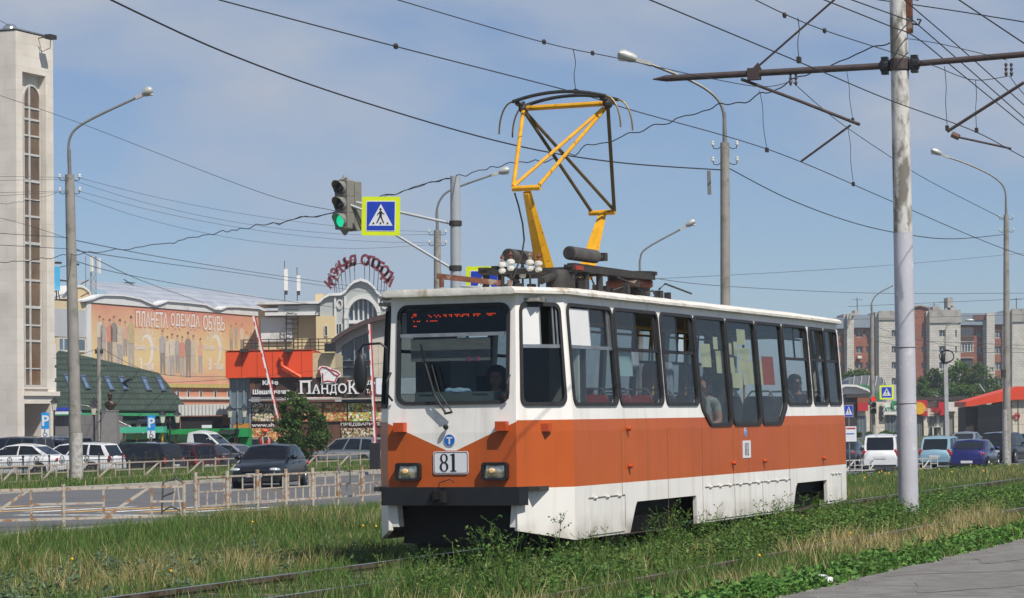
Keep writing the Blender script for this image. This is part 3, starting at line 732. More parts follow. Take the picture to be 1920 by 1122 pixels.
mb.build('roof', mat('peeling_white_roof_paint', '#d4d0c8', 0.7, var=0.12, scale=5, bump=0.5, bscale=12, spots='#a2937c', spot_amt=0.18, spot_scale=3), tram, smooth=24)
MB().box(0.2, 12.4, -0.98, 0.98, 3.02, 3.06).build('ceiling', mat('ceiling_board', '#8d8a84', 0.8), tram)
# bumper, coupler, lights, plate
bum = MB()
bo = [(0.42, -1.06), (-0.07, -0.845), (-0.07, 0.845), (0.42, 1.06), (0.42, 0.98), (-0.0, 0.78), (0.0, -0.78), (0.42, -0.98)]
bum.plate(bo[1:3] + [(0.06, 0.90), (0.06, -0.90)], (), 0.205, lambda a, b, q: (a, b, 0.745 + q)).build('bumper', BLACK, tram)
cp = MB().box(-0.18, 0.0, 0.03, 0.21, 0.78, 0.90).build('coupler', DARK, tram)
MB().box(-0.24, -0.16, 0.06, 0.12, 0.82, 0.92).cyl((-0.2, 0.13, 0.80), (-0.2, 0.13, 0.93), 0.025, n=8).build('coupler_jaw', mat('greasy_iron', '#33302e', 0.5, 0.6), cp)
MB().tube([(-0.1, 0.12, 0.93), (-0.13, 0.1, 1.0), (-0.1, -0.02, 1.04), (-0.09, -0.07, 1.0)], 0.006).build('coupler_cable', BLACK, cp)
LENS = mat('headlamp_glass', '#c9c4b4', 0.12, 0.55, var=0.3, scale=22, coat=1.0)
for y0, y1 in ((0.37, 0.67), (-0.70, -0.39)):
    hl = MB().plate(rrect(y0, y1, 1.025, 1.225, 0.035), [rrect(y0 + 0.03, y1 - 0.03, 1.05, 1.2, 0.03)], 0.09, lambda a, z, q: (-0.075 + q, a, z)).build('headlight', BLACK, tram)
    me = MB()
    n_ = 10
    for i in range(n_ + 1):
        for j in range(7):
            a, b = i / n_, j / 6; me.v.append((-0.045 - 0.022 * math.sin(math.pi * a) * math.sin(math.pi * b) + 0.004 * math.sin(a * 40), y0 + 0.03 + (y1 - y0 - 0.06) * a, 1.05 + 0.15 * b))
    for i in range(n_):
        for j in range(6): q = i * 7 + j; me.f.append([q, q + 7, q + 8, q + 1]); me.m.append(0)
    me.build('headlight_lens', LENS, hl, smooth=True)
    yc = (y0 + y1) / 2
    MB().ball((-0.067, yc + 0.03, 1.13), (0.006, 0.045, 0.03), 10, 6).build('bulb', mat('warm_bulb', '#f6c88a', 0.2, coat=1.0), hl, smooth=True)
AMBER = mat('amber_lens', '#b8480f', 0.25, var=0.08, scale=12, coat=0.6)
for y0, y1 in ((0.55, 0.68), (-0.70, -0.57)): MB().box(-0.09, 0.0, y0, y1, 1.575, 1.68).build('indicator_box', mat('orange_lamp_housing', '#b8481c', 0.5), tram)
sd = MB().box(XC0 - 0.40, XC0 - 0.30, -1.06, -0.97, 1.56, 1.65).build('side_indicator', AMBER, tram)
for u_, z_ in ((2.46, 1.57), (2.50, 1.12), (6.58, 1.07), (8.0, 1.07), (11.1, 1.05)): 
    yq = -1.225 if u_ < XC1 else -1.205
    MB().cyl((u_, yq, z_), (u_, yq - 0.04, z_), 0.035, 0.025, 10).build('side_marker_lamp', AMBER, tram, smooth=40)
def eighty_one(parent, fn, x0, z0, hgt, m):
    """serif figures 8 and 1 with thick and thin strokes; fn(a, b, q) maps them to the plate"""
    k = hgt; mb = MB()
    T = lambda l: [(x0 + p[0] * k, z0 + p[1] * k) for p in l]
    mb.plate(T(circ(0.27, 0.745, 0.235, 0.255, 24)), [T(circ(0.27, 0.755, 0.125, 0.215, 24))], 0.003, fn)
    mb.plate(T(circ(0.27, 0.27, 0.265, 0.27, 24)), [T(circ(0.27, 0.26, 0.145, 0.225, 24))], 0.0032, lambda a, b, q: fn(a, b, q - 0.0006))
    mb.plate(T([(0.66, 0.0), (1.02, 0.0), (1.02, 0.05), (0.925, 0.06), (0.925, 1.0), (0.86, 1.0), (0.66, 0.95), (0.66, 0.91), (0.765, 0.90), (0.765, 0.06), (0.66, 0.05)]), (), 0.003, fn)
    return mb.build('figures', m, parent)
PLATE = mat('white_number_plate', '#d9dade', 0.4, var=0.04); INK = mat('black_print', '#15161a', 0.5, var=0.05)
np_ = MB().plate(rrect(-0.215, 0.215, 0, 0.255, 0.03), (), 0.008, lambda a, b, q: (-0.014 + q, 0.005 - a, 1.095 + b)).build('number_plate', PLATE, tram)
MB().plate(rrect(-0.207, 0.207, 0.008, 0.247, 0.026), [rrect(-0.200, 0.200, 0.015, 0.240, 0.022)], 0.001, lambda a, b, q: (-0.0155 + q, 0.005 - a, 1.095 + b)).build('plate_border', INK, np_)
eighty_one(np_, lambda a, b, q: (-0.018 + q, 0.005 - a, 1.095 + b), -0.135, 0.03, 0.20, INK)
sp_ = MB().plate(rect(0, 0.36, 0, 0.235), (), 0.005, lambda a, b, q: (7.04 + a, -1.216 + q, 1.13 + b)).build('number_plate', PLATE, tram)
eighty_one(sp_, lambda a, b, q: (7.04 + a, -1.2195 + q, 1.13 + b), 0.085, 0.035, 0.17, INK)
BLUE = mat('sign_blue', '#1f66b8', 0.4, var=0.05)
def tee(fn, r):
    e = MB().plate(circ(0, 0, r, r, 28), (), 0.004, fn).build('route_emblem', PLATE, tram)
    MB().plate(circ(0, 0, r * 0.9, r * 0.9, 28), (), 0.002, lambda a, b, q: fn(a, b, q - 0.002)).build('emblem_disc', BLUE, e)
    MB().plate([(-0.5 * r, 0.5 * r), (-0.5 * r, 0.28 * r), (-0.13 * r, 0.28 * r), (-0.13 * r, -0.6 * r), (0.13 * r, -0.6 * r), (0.13 * r, 0.28 * r), (0.5 * r, 0.28 * r), (0.5 * r, 0.5 * r)], (), 0.001, lambda a, b, q: fn(a, b, q - 0.0035)).build('emblem_letter', PLATE, e)
tee(lambda a, b, q: (-0.008 + q, 0.02 - a, 1.475 + b), 0.072)
tee(lambda a, b, q: (7.18 + a, -1.2155 + q, 1.475 + b), 0.065)
# wiper, knob, grab handles, mirror
wp = MB().tube([(-0.045, 0.045, 1.78), (-0.06, 0.17, 1.98), (-0.055, 0.285, 2.34)], 0.014).build('wiper', BLACK, tram)
MB().tube([(-0.045, -0.035, 1.79), (-0.06, 0.11, 2.0), (-0.05, 0.21, 2.33)], 0.009).tube([(-0.045, 0.06, 1.775), (-0.05, -0.035, 1.79)], 0.014).build('wiper_rod', BLACK, wp)
MB().bar((-0.035, 0.345, 2.56), (-0.02, 0.262, 2.08), 0.012, 0.035).build('wiper_blade', BLACK, wp)
MB().ball((-0.05, 0.045, 1.625), 0.03, 10, 8).cyl((0, 0.045, 1.625), (-0.05, 0.045, 1.625), 0.014, n=8).build('knob', DARK, tram, smooth=True)
MB().tube([(-0.01, -0.695, 1.93), (-0.05, -0.72, 1.99), (-0.06, -0.71, 2.1), (-0.02, -0.73, 2.2)], 0.013).build('grab_handle', BLACK, tram)
MB().tube([(-0.01, 0.72, 1.93), (-0.07, 0.75, 2.0), (-0.07, 0.76, 2.15), (-0.02, 0.73, 2.25)], 0.013).build('grab_handle', BLACK, tram)
mb_ = MB().tube([(0.0, 0.785, 2.26), (0.0, 0.79, 2.53), (-0.03, 0.85, 2.585), (-0.06, 1.05, 2.58), (-0.07, 1.11, 2.5), (-0.07, 1.12, 2.12)], 0.016).build('mirror_bracket', BLACK, tram)
MB().ball((-0.085, 1.085, 2.25), (0.05, 0.082, 0.225), 16, 12).build('mirror', mat('black_mirror_shell', '#202226', 0.5), mb_, smooth=True)
MB().box(0.30, 0.40, -1.0, -0.94, 3.015, 3.075).build('marker_bracket', mat('grey_bracket', '#77756f', 0.7), tram)
# destination display behind the top of the windscreen
dp = MB().box(0.14, 0.2, -0.62, 0.60, 2.69, 2.95).build('destination_display', mat('display_black', '#120d0c', 0.6), tram)
LED = mat('amber_led', '#ff5a1c', 0.4, emit='#ff4a12', emit_s=1.3)
mb = MB()
rows_ = {0: '.##.........................................', 1: '.##....#..#.#..##.##.###.####..####...#####.',
         2: '#.......#..#.#..#..#..#.##..#..#.#.....##...', 3: '.#.##.#.####................................', 8: '.##.........................................'}
rr = random.Random(5)
for r_, line in rows_.items():
    for c_, ch in enumerate(line):
        if ch == '#':
            y = 0.53 - c_ * 0.0232 - (0.05 if c_ > 4 else 0); z = 2.91 - r_ * 0.017 - (0.03 if r_ == 3 else 0); mb.box(0.134, 0.1395, y - 0.006, y + 0.006, z - 0.006, z + 0.006)
mb.build('led_dots', LED, dp)
# cab interior
MB().box(0.16, 0.17, -0.42, 0.56, 2.37, 2.63).build('sun_blind', mat('grey_cloth_blind', '#8f8b86', 0.9, var=0.2, scale=6, stretch=(1, 1, 8)), tram)
ds = MB().box(0.16, 0.5, -0.5, 0.52, 1.0, 2.02).build('dashboard', mat('grey_dashboard', '#6f7876', 0.6), tram)
MB().box(0.155, 0.159, 0.28, 0.46, 1.985, 1.995).box(0.155, 0.159, -0.38, -0.2, 1.985, 1.995).build('dashboard_vent', BLACK, ds)
mb = MB(); mb.ball((0.2, -0.0, 2.03), (0.05, 0.17, 0.03), 14, 8); mb.v = [(v[0], v[1], v[2] + 0.03 * mnoise.noise(Vector(v) * 22)) for v in mb.v]
mb.build('blue_rag', mat('pale_blue_cloth', '#9fb9cf', 0.9, var=0.2, scale=20), tram, smooth=True)
MB().box(0.17, 0.3, 0.27, 0.38, 2.02, 2.025).build('green_slip', mat('green_paper', '#6aa84a', 0.8), tram); MB().box(0.17, 0.3, -0.57, -0.5, 1.95, 1.97).build('orange_box', mat('orange_card', '#d4552a', 0.8), tram)
for y_ in (-0.16, -0.27): MB().box(0.15, 0.16, y_ - 0.012, y_ + 0.012, 2.36, 2.42).build('clothes_peg', mat('pink_plastic', '#c9548c', 0.5), tram)
cb = MB().box(1.42, 1.46, -1.08, -0.15, 0.95, 3.02).box(1.42, 1.46, 0.55, 1.08, 0.95, 3.02).box(1.42, 1.46, -0.15, 0.55, 2.75, 3.02).build('cab_partition', mat('cab_board', '#55524c', 0.7), tram)
MB().box(1.20, 1.22, -1.06, -0.72, 1.5, 2.95).build('cab_side_board', mat('pale_board', '#8e8c80', 0.7), tram)
MB().box(1.15, 1.20, -1.10, -1.02, 1.85, 2.95).build('white_post', WPAINT, tram)
MB().box(0.62, 0.72, -0.55, -0.05, 1.2, 2.2).box(0.3, 0.75, -0.55, -0.05, 1.2, 1.3).build('driver_seat', mat('seat_black', '#1c1b1d', 0.8), tram)
MB().box(0.95, 1.40, 0.1, 0.42, 1.0, 2.55).build('cab_cabinet', mat('grey_cabinet', '#7e8583', 0.5), tram)
# saloon
SEATR = mat('red_seat_vinyl', '#a3261f', 0.55, var=0.15, scale=5); SEATG = mat('brown_seat_vinyl', '#3b352f', 0.6, var=0.2, scale=6)
def seat(u_, y0, y1, m):
    b = MB().plate(rrect(y0, y1, 1.35, 1.98, 0.1), (), 0.07, lambda a, z, q: (u_ + q + (z - 1.35) * 0.18, a, z)).build('seat_back', m, tram)
    MB().box(u_ - 0.42, u_ + 0.04, y0, y1, 1.30, 1.38).build('seat_cushion', m, b); MB().box(u_ - 0.35, u_ - 0.05, y0 + 0.05, y1 - 0.05, 0.95, 1.3).build('seat_stand', DARK, b)
    MB().tube([(u_ + 0.14, y0 + 0.03, 1.55), (u_ + 0.17, y0 + 0.03, 1.96), (u_ + 0.18, y0 + 0.10, 2.05), (u_ + 0.18, y1 - 0.10, 2.05), (u_ + 0.17, y1 - 0.03, 1.96), (u_ + 0.14, y1 - 0.03, 1.55)], 0.014).build('seat_handle', ALU, b)
for i, u_ in enumerate((2.05, 2.85, 3.65, 4.5, 5.75, 7.3, 8.9, 9.9, 10.9, 11.8)):
    seat(u_, -1.08, -0.62, SEATR if i < 3 else SEATG); seat(u_, 0.5, 1.08, SEATR if i in (0, 1, 7) else SEATG)
MB().box(3.2, 3.24, -0.5, 0.95, 1.4, 2.05).build('red_panel', SEATR, tram); MB().plate(rrect(9.2, 10.6, 1.9, 2.5, 0.2), (), 0.02, lambda a, z, q: (a, 0.97 + q, z)).build('red_board', SEATR, tram)
for u_ in (2.25, 3.92, 5.29, 6.62, 7.97, 9.27): MB().tube([(u_, -0.55, 0.95), (u_, -0.55, 3.0)], 0.017).build('grab_pole', mat('yellow_rail_paint', '#b58a2e', 0.5), tram)
MB().tube([(1.6, -0.55, 2.86), (12.2, -0.55, 2.86)], 0.017).tube([(1.6, 0.55, 2.86), (12.2, 0.55, 2.86)], 0.017).build('grab_rail', mat('yellow_rail_paint'), tram)
CURT = mat('lace_curtain', '#8d93a0', 0.9, var=0.25, scale=7, stretch=(3, 3, 0.5))
for a, b, z0, z1, sg in ((2.75, 3.35, 2.05, 2.45, 1), (4.3, 4.9, 1.95, 2.4, -1), (4.2, 4.6, 1.95, 2.5, 1), (3.1, 3.6, 2.3, 2.55, -1), (10.8, 11.5, 1.9, 2.5, 1), (11.8, 12.3, 1.9, 2.6, -1)):
    mb = MB(); k = 24
    for i in range(k + 1):
        u_ = a + (b - a) * i / k; w_ = 0.03 * math.sin(i * 1.3); dz = 0.03 * mnoise.noise(Vector((u_ * 9, 0, 0)))
        mb.v += [(u_, sg * (0.98 + w_ * 0.5), z0 + dz), (u_, sg * (0.96 + w_ * 0.3), z1)]
    for i in range(k): mb.f.append([2 * i, 2 * i + 2, 2 * i + 3, 2 * i + 1]); mb.m.append(0)
    mb.build('curtain', CURT, tram, smooth=True)
PAPER = mat('yellowed_paper', '#efe4b8', 0.85, var=0.06); PAPERB = mat('pale_blue_paper', '#bfd7dc', 0.85, var=0.04); ORP = mat('orange_paper', '#c24a22', 0.8)
def sheet_in(u0, u1, z0, z1, m, tilt=0.0):
    q0 = 0.045
    MB().plate([(u0, z0), (u1, z0 + tilt), (u1 + tilt * 0.4, z1 + tilt), (u0 + tilt * 0.4, z1)], (), 0.002, lambda a, z, q: f_side(-1)(a, z, q0 + q)).build('paper_sheet', m, tram)
def sheet_px(x0, y0, x1, y1, m=None, tilt=0.0):
    a, b = tpx(x0, y1, -1.12), tpx(x1, y0, -1.12); sheet_in(a.x, b.x, a.z, b.z, m or PAPER, tilt)
cx, cy = lambda v: 1040 + v / 3.4286, lambda v: 560 + v / 3.4286
for (x0, y0, x1, y1) in ((952, 292, 1012, 440), (1035, 248, 1062, 326), (1048, 338, 1078, 480), (1120, 288, 1150, 360), (1165, 278, 1190, 370), (1190, 198, 1242, 294), (1203, 320, 1264, 392), (1120, 380, 1160, 480), (1188, 396, 1216, 466), (1218, 398, 1250, 470), (1250, 405, 1278, 548), (1145, 480, 1205, 575), (1214, 468, 1252, 555)):
    sheet_px(cx(x0), cy(y0), cx(x1), cy(y1))
sheet_px(cx(415), cy(338), cx(502), cy(498), PAPERB); sheet_px(cx(1342), cy(375), cx(1412), cy(555), ORP); sheet_px(cx(1310), cy(400), cx(1338), cy(555), PAPER)
# ---- roof gear and pantograph
YEL = mat('pantograph_yellow', '#d39a12', 0.5, var=0.15, scale=7, spots='#6a4a1e', spot_amt=0.12, spot_scale=14)
GRIME = mat('grimy_iron', '#3b3836', 0.7, 0.3, var=0.3, scale=9); RUSTY = mat('rusted_steel', '#6a4030', 0.8, 0.2, var=0.3, scale=9, spots='#8d8177', spot_amt=0.4)
PORC = mat('white_porcelain', '#d3d0c6', 0.25, var=0.06, coat=0.5); WORN = mat('worn_collector_strip', '#4a4b4d', 0.4, 0.7, var=0.3, scale=15)
pg = MB().box(*(lambda a, b: (a - 0.1, b + 0.1, -0.55, -0.45, 3.50, 3.58))(tpx(1005, 520).x, tpx(1150, 520).x)).box(*(lambda a, b: (a - 0.1, b + 0.1, 0.45, 0.55, 3.50, 3.58))(tpx(1005, 520).x, tpx(1150, 520).x)).build('pantograph', GRIME, tram)
HC = tpx(1060, 199); K1 = tpx(987, 353); K2 = tpx(1129, 399); B1 = tpx(1022, 515); B2 = tpx(1097, 500)
B1.z = B2.z = 3.54
HL, HR = HC + Vector((0, 0.57, 0)), HC + Vector((0, -0.57, 0))
def hexarm(a, b, r0, r1):
    MB().tube([a, b], [r0, r1], 6).build('lower_arm', YEL, pg)
hexarm(B1, K1 + Vector((0.02, 0, -0.05)), 0.125, 0.055); hexarm(B2, K2 + Vector((0, 0, -0.03)), 0.125, 0.055)
for K in (K1, K2): MB().tube([K + Vector((0, 0.18, 0)), K - Vector((0, 0.18, 0))], 0.035, 8).build('knee_bar', YEL, pg)
k1l, k1r, k2l, k2r = (K1 + Vector((0, 0.17, 0.03)), K1 + Vector((0, -0.17, 0.03)), K2 + Vector((0, 0.15, 0.02)), K2 + Vector((0, -0.17, 0.02)))
hl_, hr_ = HL + Vector((0, -0.04, -0.06)), HR + Vector((0, 0.06, -0.06))
DKY = mat('dark_yellow_tube', '#5a4a28', 0.6, 0.1, var=0.35, scale=8)  # darker brownish yellow for the tubes of the rear frame
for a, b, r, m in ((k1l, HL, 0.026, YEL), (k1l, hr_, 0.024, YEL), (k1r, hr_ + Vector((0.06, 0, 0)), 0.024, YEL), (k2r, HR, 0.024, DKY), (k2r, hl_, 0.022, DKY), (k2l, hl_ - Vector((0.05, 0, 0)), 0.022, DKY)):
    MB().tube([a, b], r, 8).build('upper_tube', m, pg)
MB().tube([HL, HR], 0.034, 8).build('head_bar', YEL, pg)
for du in (-0.22, 0.22):
    pts = []
    for i in range(21):
        u = -1 + i / 10; pts.append(HC + Vector((du * (1 if abs(u) < 1 else 1), u * 0.63, 0.155 - 0.09 * u * u)))
    MB().tube(pts, 0.024, 6).build('collector_strip', WORN, pg)
    for sg in (-1, 1):
        e = HC + Vector((du, sg * 0.63, 0.065)); hp = []
        for i in range(9):
            a = math.radians(90 * i / 8); hp.append(e + Vector((0, sg * 0.19 * math.sin(a), -0.40 * (1 - math.cos(a)))))
        MB().tube(hp, 0.012, 5).build('collector_horn', mat('brass_horn', '#7a6a45', 0.5, 0.5), pg)
for H in (HL, HR):
    MB().ball(H, (0.1, 0.06, 0.07), 8, 6).tube([H + Vector((-0.22, 0, 0.04)), H + Vector((0.22, 0, 0.04))], 0.03, 6).tube([H, H + Vector((0, 0, 0.09))], 0.02, 6).tube([H + Vector((-.12, 0, 0)), H + Vector((-0.2, 0, .07))], 0.02, 6).tube([H + Vector((.12, 0, 0)), H + Vector((0.2, 0, .07))], 0.02, 6).build('head_spring_box', GRIME, pg)
cab = [tpx(*p) for p in ((965, 362), (972, 385), (980, 420), (983, 450), (978, 480), (970, 500), (962, 522))]
MB().tube(cab, 0.011, 5).build('pantograph_cable', GRIME, pg)
def roofz(x): return 3.28
for px, yy, zt in ((942, 0.1, 502), (958, -0.2, 503), (980, 0.3, 505), (994, -0.35, 502), (1010, -0.35, 504)):
    p = tpx(px, 520, yy); ins = MB().cyl((p.x, yy, 3.22), (p.x, yy, 3.46), 0.014, n=6).build('insulator_pin', GRIME, tram)
    z = 3.44
    MB().lathe([(0.02, z), (0.044, z + 0.02), (0.044, z + 0.05), (0.025, z + 0.06), (0.025, z + 0.075), (0.05, z + 0.09), (0.05, z + 0.12), (0.02, z + 0.14)], 12, (p.x, yy, 0)).build('insulator', PORC, ins, smooth=35)
    MB().lathe([(0.025, z + 0.14), (0.018, z + 0.17), (0.03, z + 0.19), (0.006, z + 0.23)], 8, (p.x, yy, 0)).build('insulator_cap', RUSTY, ins, smooth=35)
a, b = tpx(1068, 503, -0.5), tpx(1116, 511, -0.5)
for y_ in (-0.5, 0.3): MB().cyl((a.x, y_, 3.70), (b.x, y_, 3.70), 0.085, n=14).build('spring_drum', mat('dull_grey_drum', '#5a5552', 0.6, 0.3, var=0.2, scale=6), pg, smooth=40); 
for y_ in (-0.5, 0.3): MB().cyl((a.x - 0.04, y_, 3.7), (a.x, y_, 3.7), 0.07, n=10).cyl((b.x, y_, 3.7), (b.x + 0.25, y_, 3.7), 0.03, n=6).box(b.x + 0.22, b.x + 0.32, y_ - 0.05, y_ + 0.05, 3.66, 3.76).build('drum_fitting', GRIME, pg)
a, b = tpx(1072, 520, -0.6), tpx(1135, 520, -0.6)
mb = MB().box(a.x, b.x, -0.62, -0.5, 3.48, 3.55).box(a.x, b.x, 0.5, 0.62, 3.48, 3.55).box(a.x, a.x + 0.12, -0.6, 0.6, 3.46, 3.52).box(b.x - 0.12, b.x, -0.6, 0.6, 3.46, 3.52)
for x_ in (a.x + 0.1, (a.x + b.x) / 2, b.x - 0.1): mb.cyl((x_, -0.56, 3.2), (x_, -0.56, 3.5), 0.045, n=8).cyl((x_, 0.56, 3.2), (x_, 0.56, 3.5), 0.045, n=8)
mb.build('pantograph_base', GRIME, pg)
MB().box(a.x + 0.05, a.x + 0.3, -0.64, -0.621, 3.49, 3.54).build('red_bracket', mat('red_lead', '#8f2f22', 0.7), pg)
mb = MB().lathe([(0.0, 3.22), (0.14, 3.22), (0.15, 3.4), (0.11, 3.46), (0.0, 3.47)], 12, (tpx(1046, 530, -0.6).x, -0.6, 0)).tube([tpx(1015, 527, -0.6), tpx(1030, 520, -0.6), tpx(1046, 517, -0.6), tpx(1058, 524, -0.6), tpx(1064, 534, -0.6)], 0.045, 8)
mb.build('cable_trunk', GRIME, tram, smooth=40)
c_ = tpx(1180, 530, -0.2); MB().lathe([(0.0, 3.30), (0.24, 3.30), (0.27, 3.36), (0.29, 3.56), (0.37, 3.57), (0.37, 3.61), (0.0, 3.63)], 20, (c_.x, -0.2, 0)).build('choke_drum', mat('dark_drum', '#2e2b2b', 0.6, 0.3), tram, smooth=35)
MB().lathe([(0.285, 3.40), (0.31, 3.42), (0.31, 3.49), (0.285, 3.51)], 20, (c_.x, -0.2, 0)).build('drum_band', RUSTY, tram, smooth=True)
mb = MB()
for i in range(26):
    x_ = rnd.uniform(tpx(960, 530).x, tpx(1210, 530).x); y_ = rnd.uniform(-0.65, 0.6); h_ = rnd.uniform(0.0, 0.12)
    mb.box(x_ - rnd.uniform(.02, .08), x_ + rnd.uniform(.02, .08), y_ - .04, y_ + .04, 3.2, 3.28 + h_)
    if i % 2: q = Vector((x_, y_, 3.3 + h_)); mb.tube([q, q + Vector((rnd.uniform(-.2, .2), rnd.uniform(-.2, .2), 0.06)), q + Vector((rnd.uniform(-.5, .5), rnd.uniform(-.3, .3), -0.05))], 0.013, 5)
kind(mb.build('roof_fittings', GRIME, tram), 'stuff')
MB().bar(tpx(820, 518, 0.3), tpx(938, 531, -0.3), 0.05, 0.06).build('rusty_roof_bar', RUSTY, tram)
for q in ((0.35, 0.25), (1.3, -0.2)): MB().cyl((q[0], q[1], 3.22), (q[0], q[1], 3.33), 0.03, n=8).build('roof_bar_foot', RUSTY, tram)
# ------------------------------------------------------------------ lamp posts, masts, signs, wires, fences
CONC = mat('grey_concrete_pole', '#8f8b84', 0.9, var=0.14, scale=2.2, bump=0.4, bscale=30, spots='#7a766f', spot_amt=0.3, spot_scale=2)
GALV = mat('galvanised_tube', '#82817c', 0.5, 0.4, var=0.15, scale=5)
LAMPH = mat('lamp_housing', '#b9b9b4', 0.45, 0.3, var=0.12, scale=6); LAMPG = mat('lamp_lens', '#d5d6d2', 0.25, var=0.05)
def lamp_post(label, px, top_py, Y, arm, head, r0=0.17, r1=0.12, base=None, ins=(), group='street lamp posts'):
    """tapered concrete post with a curved steel arm; arm and head are picture offsets turned to metres at the post's distance"""
    b = drop(base if base is not None else at(px, 800, Y)); k = Y / FPX
    root = thing('lamp_post', label, 'lamp post', b, 0, group); zt = at(px, top_py, Y).z - b.z
    x0 = at(px, top_py, Y).x - b.x
    MB().tube([(0, 0, -0.3), (x0 * 0.5, 0, zt * 0.5), (x0, 0, zt)], [r0, (r0 + r1) / 2, r1], 14).build('post', CONC, root, smooth=60)
    pts = [(x0 + (ax - px) * k, 0, zt + (top_py - ay) * k) for ax, ay in arm]
    cr = [pts[0]]
    for i in range(len(pts) - 1):
        P = [Vector(pts[max(i - 1, 0)]), Vector(pts[i]), Vector(pts[i + 1]), Vector(pts[min(i + 2, len(pts) - 1)])]
        for j in range(1, 6):
            u = j / 5; cr.append(0.5 * ((2 * P[1]) + (P[2] - P[0]) * u + (2 * P[0] - 5 * P[1] + 4 * P[2] - P[3]) * u * u + (3 * P[1] - P[0] - 3 * P[2] + P[3]) * u ** 3))
    MB().tube(cr, 0.045, 8).build('arm', GALV, root, smooth=60)
    MB().cyl((x0, 0, zt - 0.1), (x0, 0, zt + 0.9), 0.075, 0.05, 10).build('arm_socket', GALV, root)
    e = Vector(cr[-1]); h = Vector((x0 + (head[0] - px) * k, 0, zt + (top_py - head[1]) * k)); d_ = (h - e).normalized()
    MB().bar(e - d_ * 0.05, e + d_ * (h - e).length * 0.45, 0.16, 0.12).build('lamp_neck', LAMPH, root)
    m0 = e + d_ * (h - e).length * 0.42; hd = MB(); up = Vector((0, 0, 1)); up = (up - d_ * up.dot(d_)).normalized()
    L_ = (h - m0).length; prof = [(0, .13, .10), (0.25, .2, .15), (0.7, .23, .17), (0.95, .2, .12), (1.0, .12, .06)]; n_ = 10
    for u, w_, hh in prof:
        for j in range(n_):
            a = 2 * math.pi * j / n_; hd.v.append(tuple(m0 + d_ * L_ * u + Vector((0, 1, 0)) * (w_ * math.cos(a)) + up * (hh * math.sin(a) + 0.02)))
    for i in range(len(prof) - 1):
        for j in range(n_): hd.f.append([i * n_ + j, i * n_ + (j + 1) % n_, (i + 1) * n_ + (j + 1) % n_, (i + 1) * n_ + j]); hd.m.append(0)
    hd.f.append(list(range(n_))); hd.m.append(0); hd.f.append([(len(prof) - 1) * n_ + j for j in range(n_)]); hd.m.append(0)
    lh = hd.build('lamp_head', LAMPH, root, smooth=50)
    c = m0 + d_ * L_ * 0.6 - up * 0.11; MB().ball(c, (L_ * 0.33, 0.12, 0.05), 10, 6).build('lamp_lens', LAMPG, lh, smooth=True)
    for py_ in ins:
        z = zt + (top_py - py_) * k
        for sg in (-1, 1):
            br = MB().tube([(x0 + sg * 0.1, 0, z - 0.05), (x0 + sg * 0.22, 0, z - 0.12), (x0 + sg * 0.34, 0, z - 0.10), (x0 + sg * 0.36, 0, z + 0.02)], 0.014, 5).build('insulator_hook', GRIME, root)
            MB().lathe([(0.02, -0.02), (0.055, 0.0), (0.055, 0.04), (0.03, 0.06), (0.045, 0.08), (0.03, 0.12), (0, 0.13)], 8, (x0 + sg * 0.36, 0, z)).build('insulator', PORC, br, smooth=40)
    return root, b, k
L1b = gp(143, 905); Y1 = L1b.y
L1 = lamp_post('tall concrete street lamp post with arm reaching right, left across the road', 130.5, 328, Y1, ((130, 328), (128.5, 285), (132, 258), (146, 239), (185, 217), (258, 184)), (288, 170), 0.235, 0.165, L1b, (333, 358))
MB().bar((0.2, 0, 6.0 + 0.6), (0.5, 0, 6.75), 0.03, 0.03).bar((0.2, 0, 7.05), (0.5, 0, 7.2), 0.03, 0.03).build('side_bracket', GRIME, L1[0])
MB().tube([(0, 0, -0.05), (0, 0, 1.75)], [0.238, 0.232], 14).build('whitewash', mat('worn_whitewash', '#aeaca6', 0.9, var=0.12, scale=5, spots='#8f8b84', spot_amt=0.4, spot_scale=6), L1[0], smooth=60)
L2 = lamp_post('concrete lamp post behind the grey signal mast', 820, 432, 112, ((820, 432), (819, 398), (828, 372), (850, 355), (925, 329)), (957, 320), 0.19, 0.15, None, (436, 456))
L3 = lamp_post('tall lamp post rising behind the tram roof, arm to the left', 1359, 268, 77, ((1358, 268), (1357.5, 212), (1342, 180), (1300, 151), (1220, 117)), (1160, 97), 0.16, 0.135, None, (272, 302))
MB().bar((-0.33, 0, 8.7), (-0.34, 0, 9.4), 0.14, 0.1).build('pole_box', mat('grey_box_paint', '#6e6c68', 0.7), L3[0])
L4b = gp(1888, 872); L4 = lamp_post('lamp post at the right edge behind the parked cars, arm to the left', 1886.5, 403, L4b.y, ((1886, 403), (1885, 356), (1864, 331), (1822, 309), (1780, 293)), (1748, 279), 0.22, 0.13, L4b, (408, 432))
MB().box(-0.17, 0.17, -0.17, 0.17, 4.6, 5.0).build('pole_collar', GRIME, L4[0])
MB().tube([(0, 0, -0.05), (0, 0, 2.9)], [0.224, 0.2], 14).build('whitewash', mat('worn_whitewash'), L4[0], smooth=60)
L5 = lamp_post('far lamp post whose curved arm shows above the roof gear', 1200, 520, 132, ((1200, 520), (1201, 487), (1213, 466), (1278, 431)), (1305, 416), 0.17, 0.13)
L6 = lamp_post('distant lamp post behind the red traffic light', 1635, 592, 205, ((1635, 592), (1634, 572), (1645, 553), (1676, 536)), (1694, 526), 0.2, 0.15)
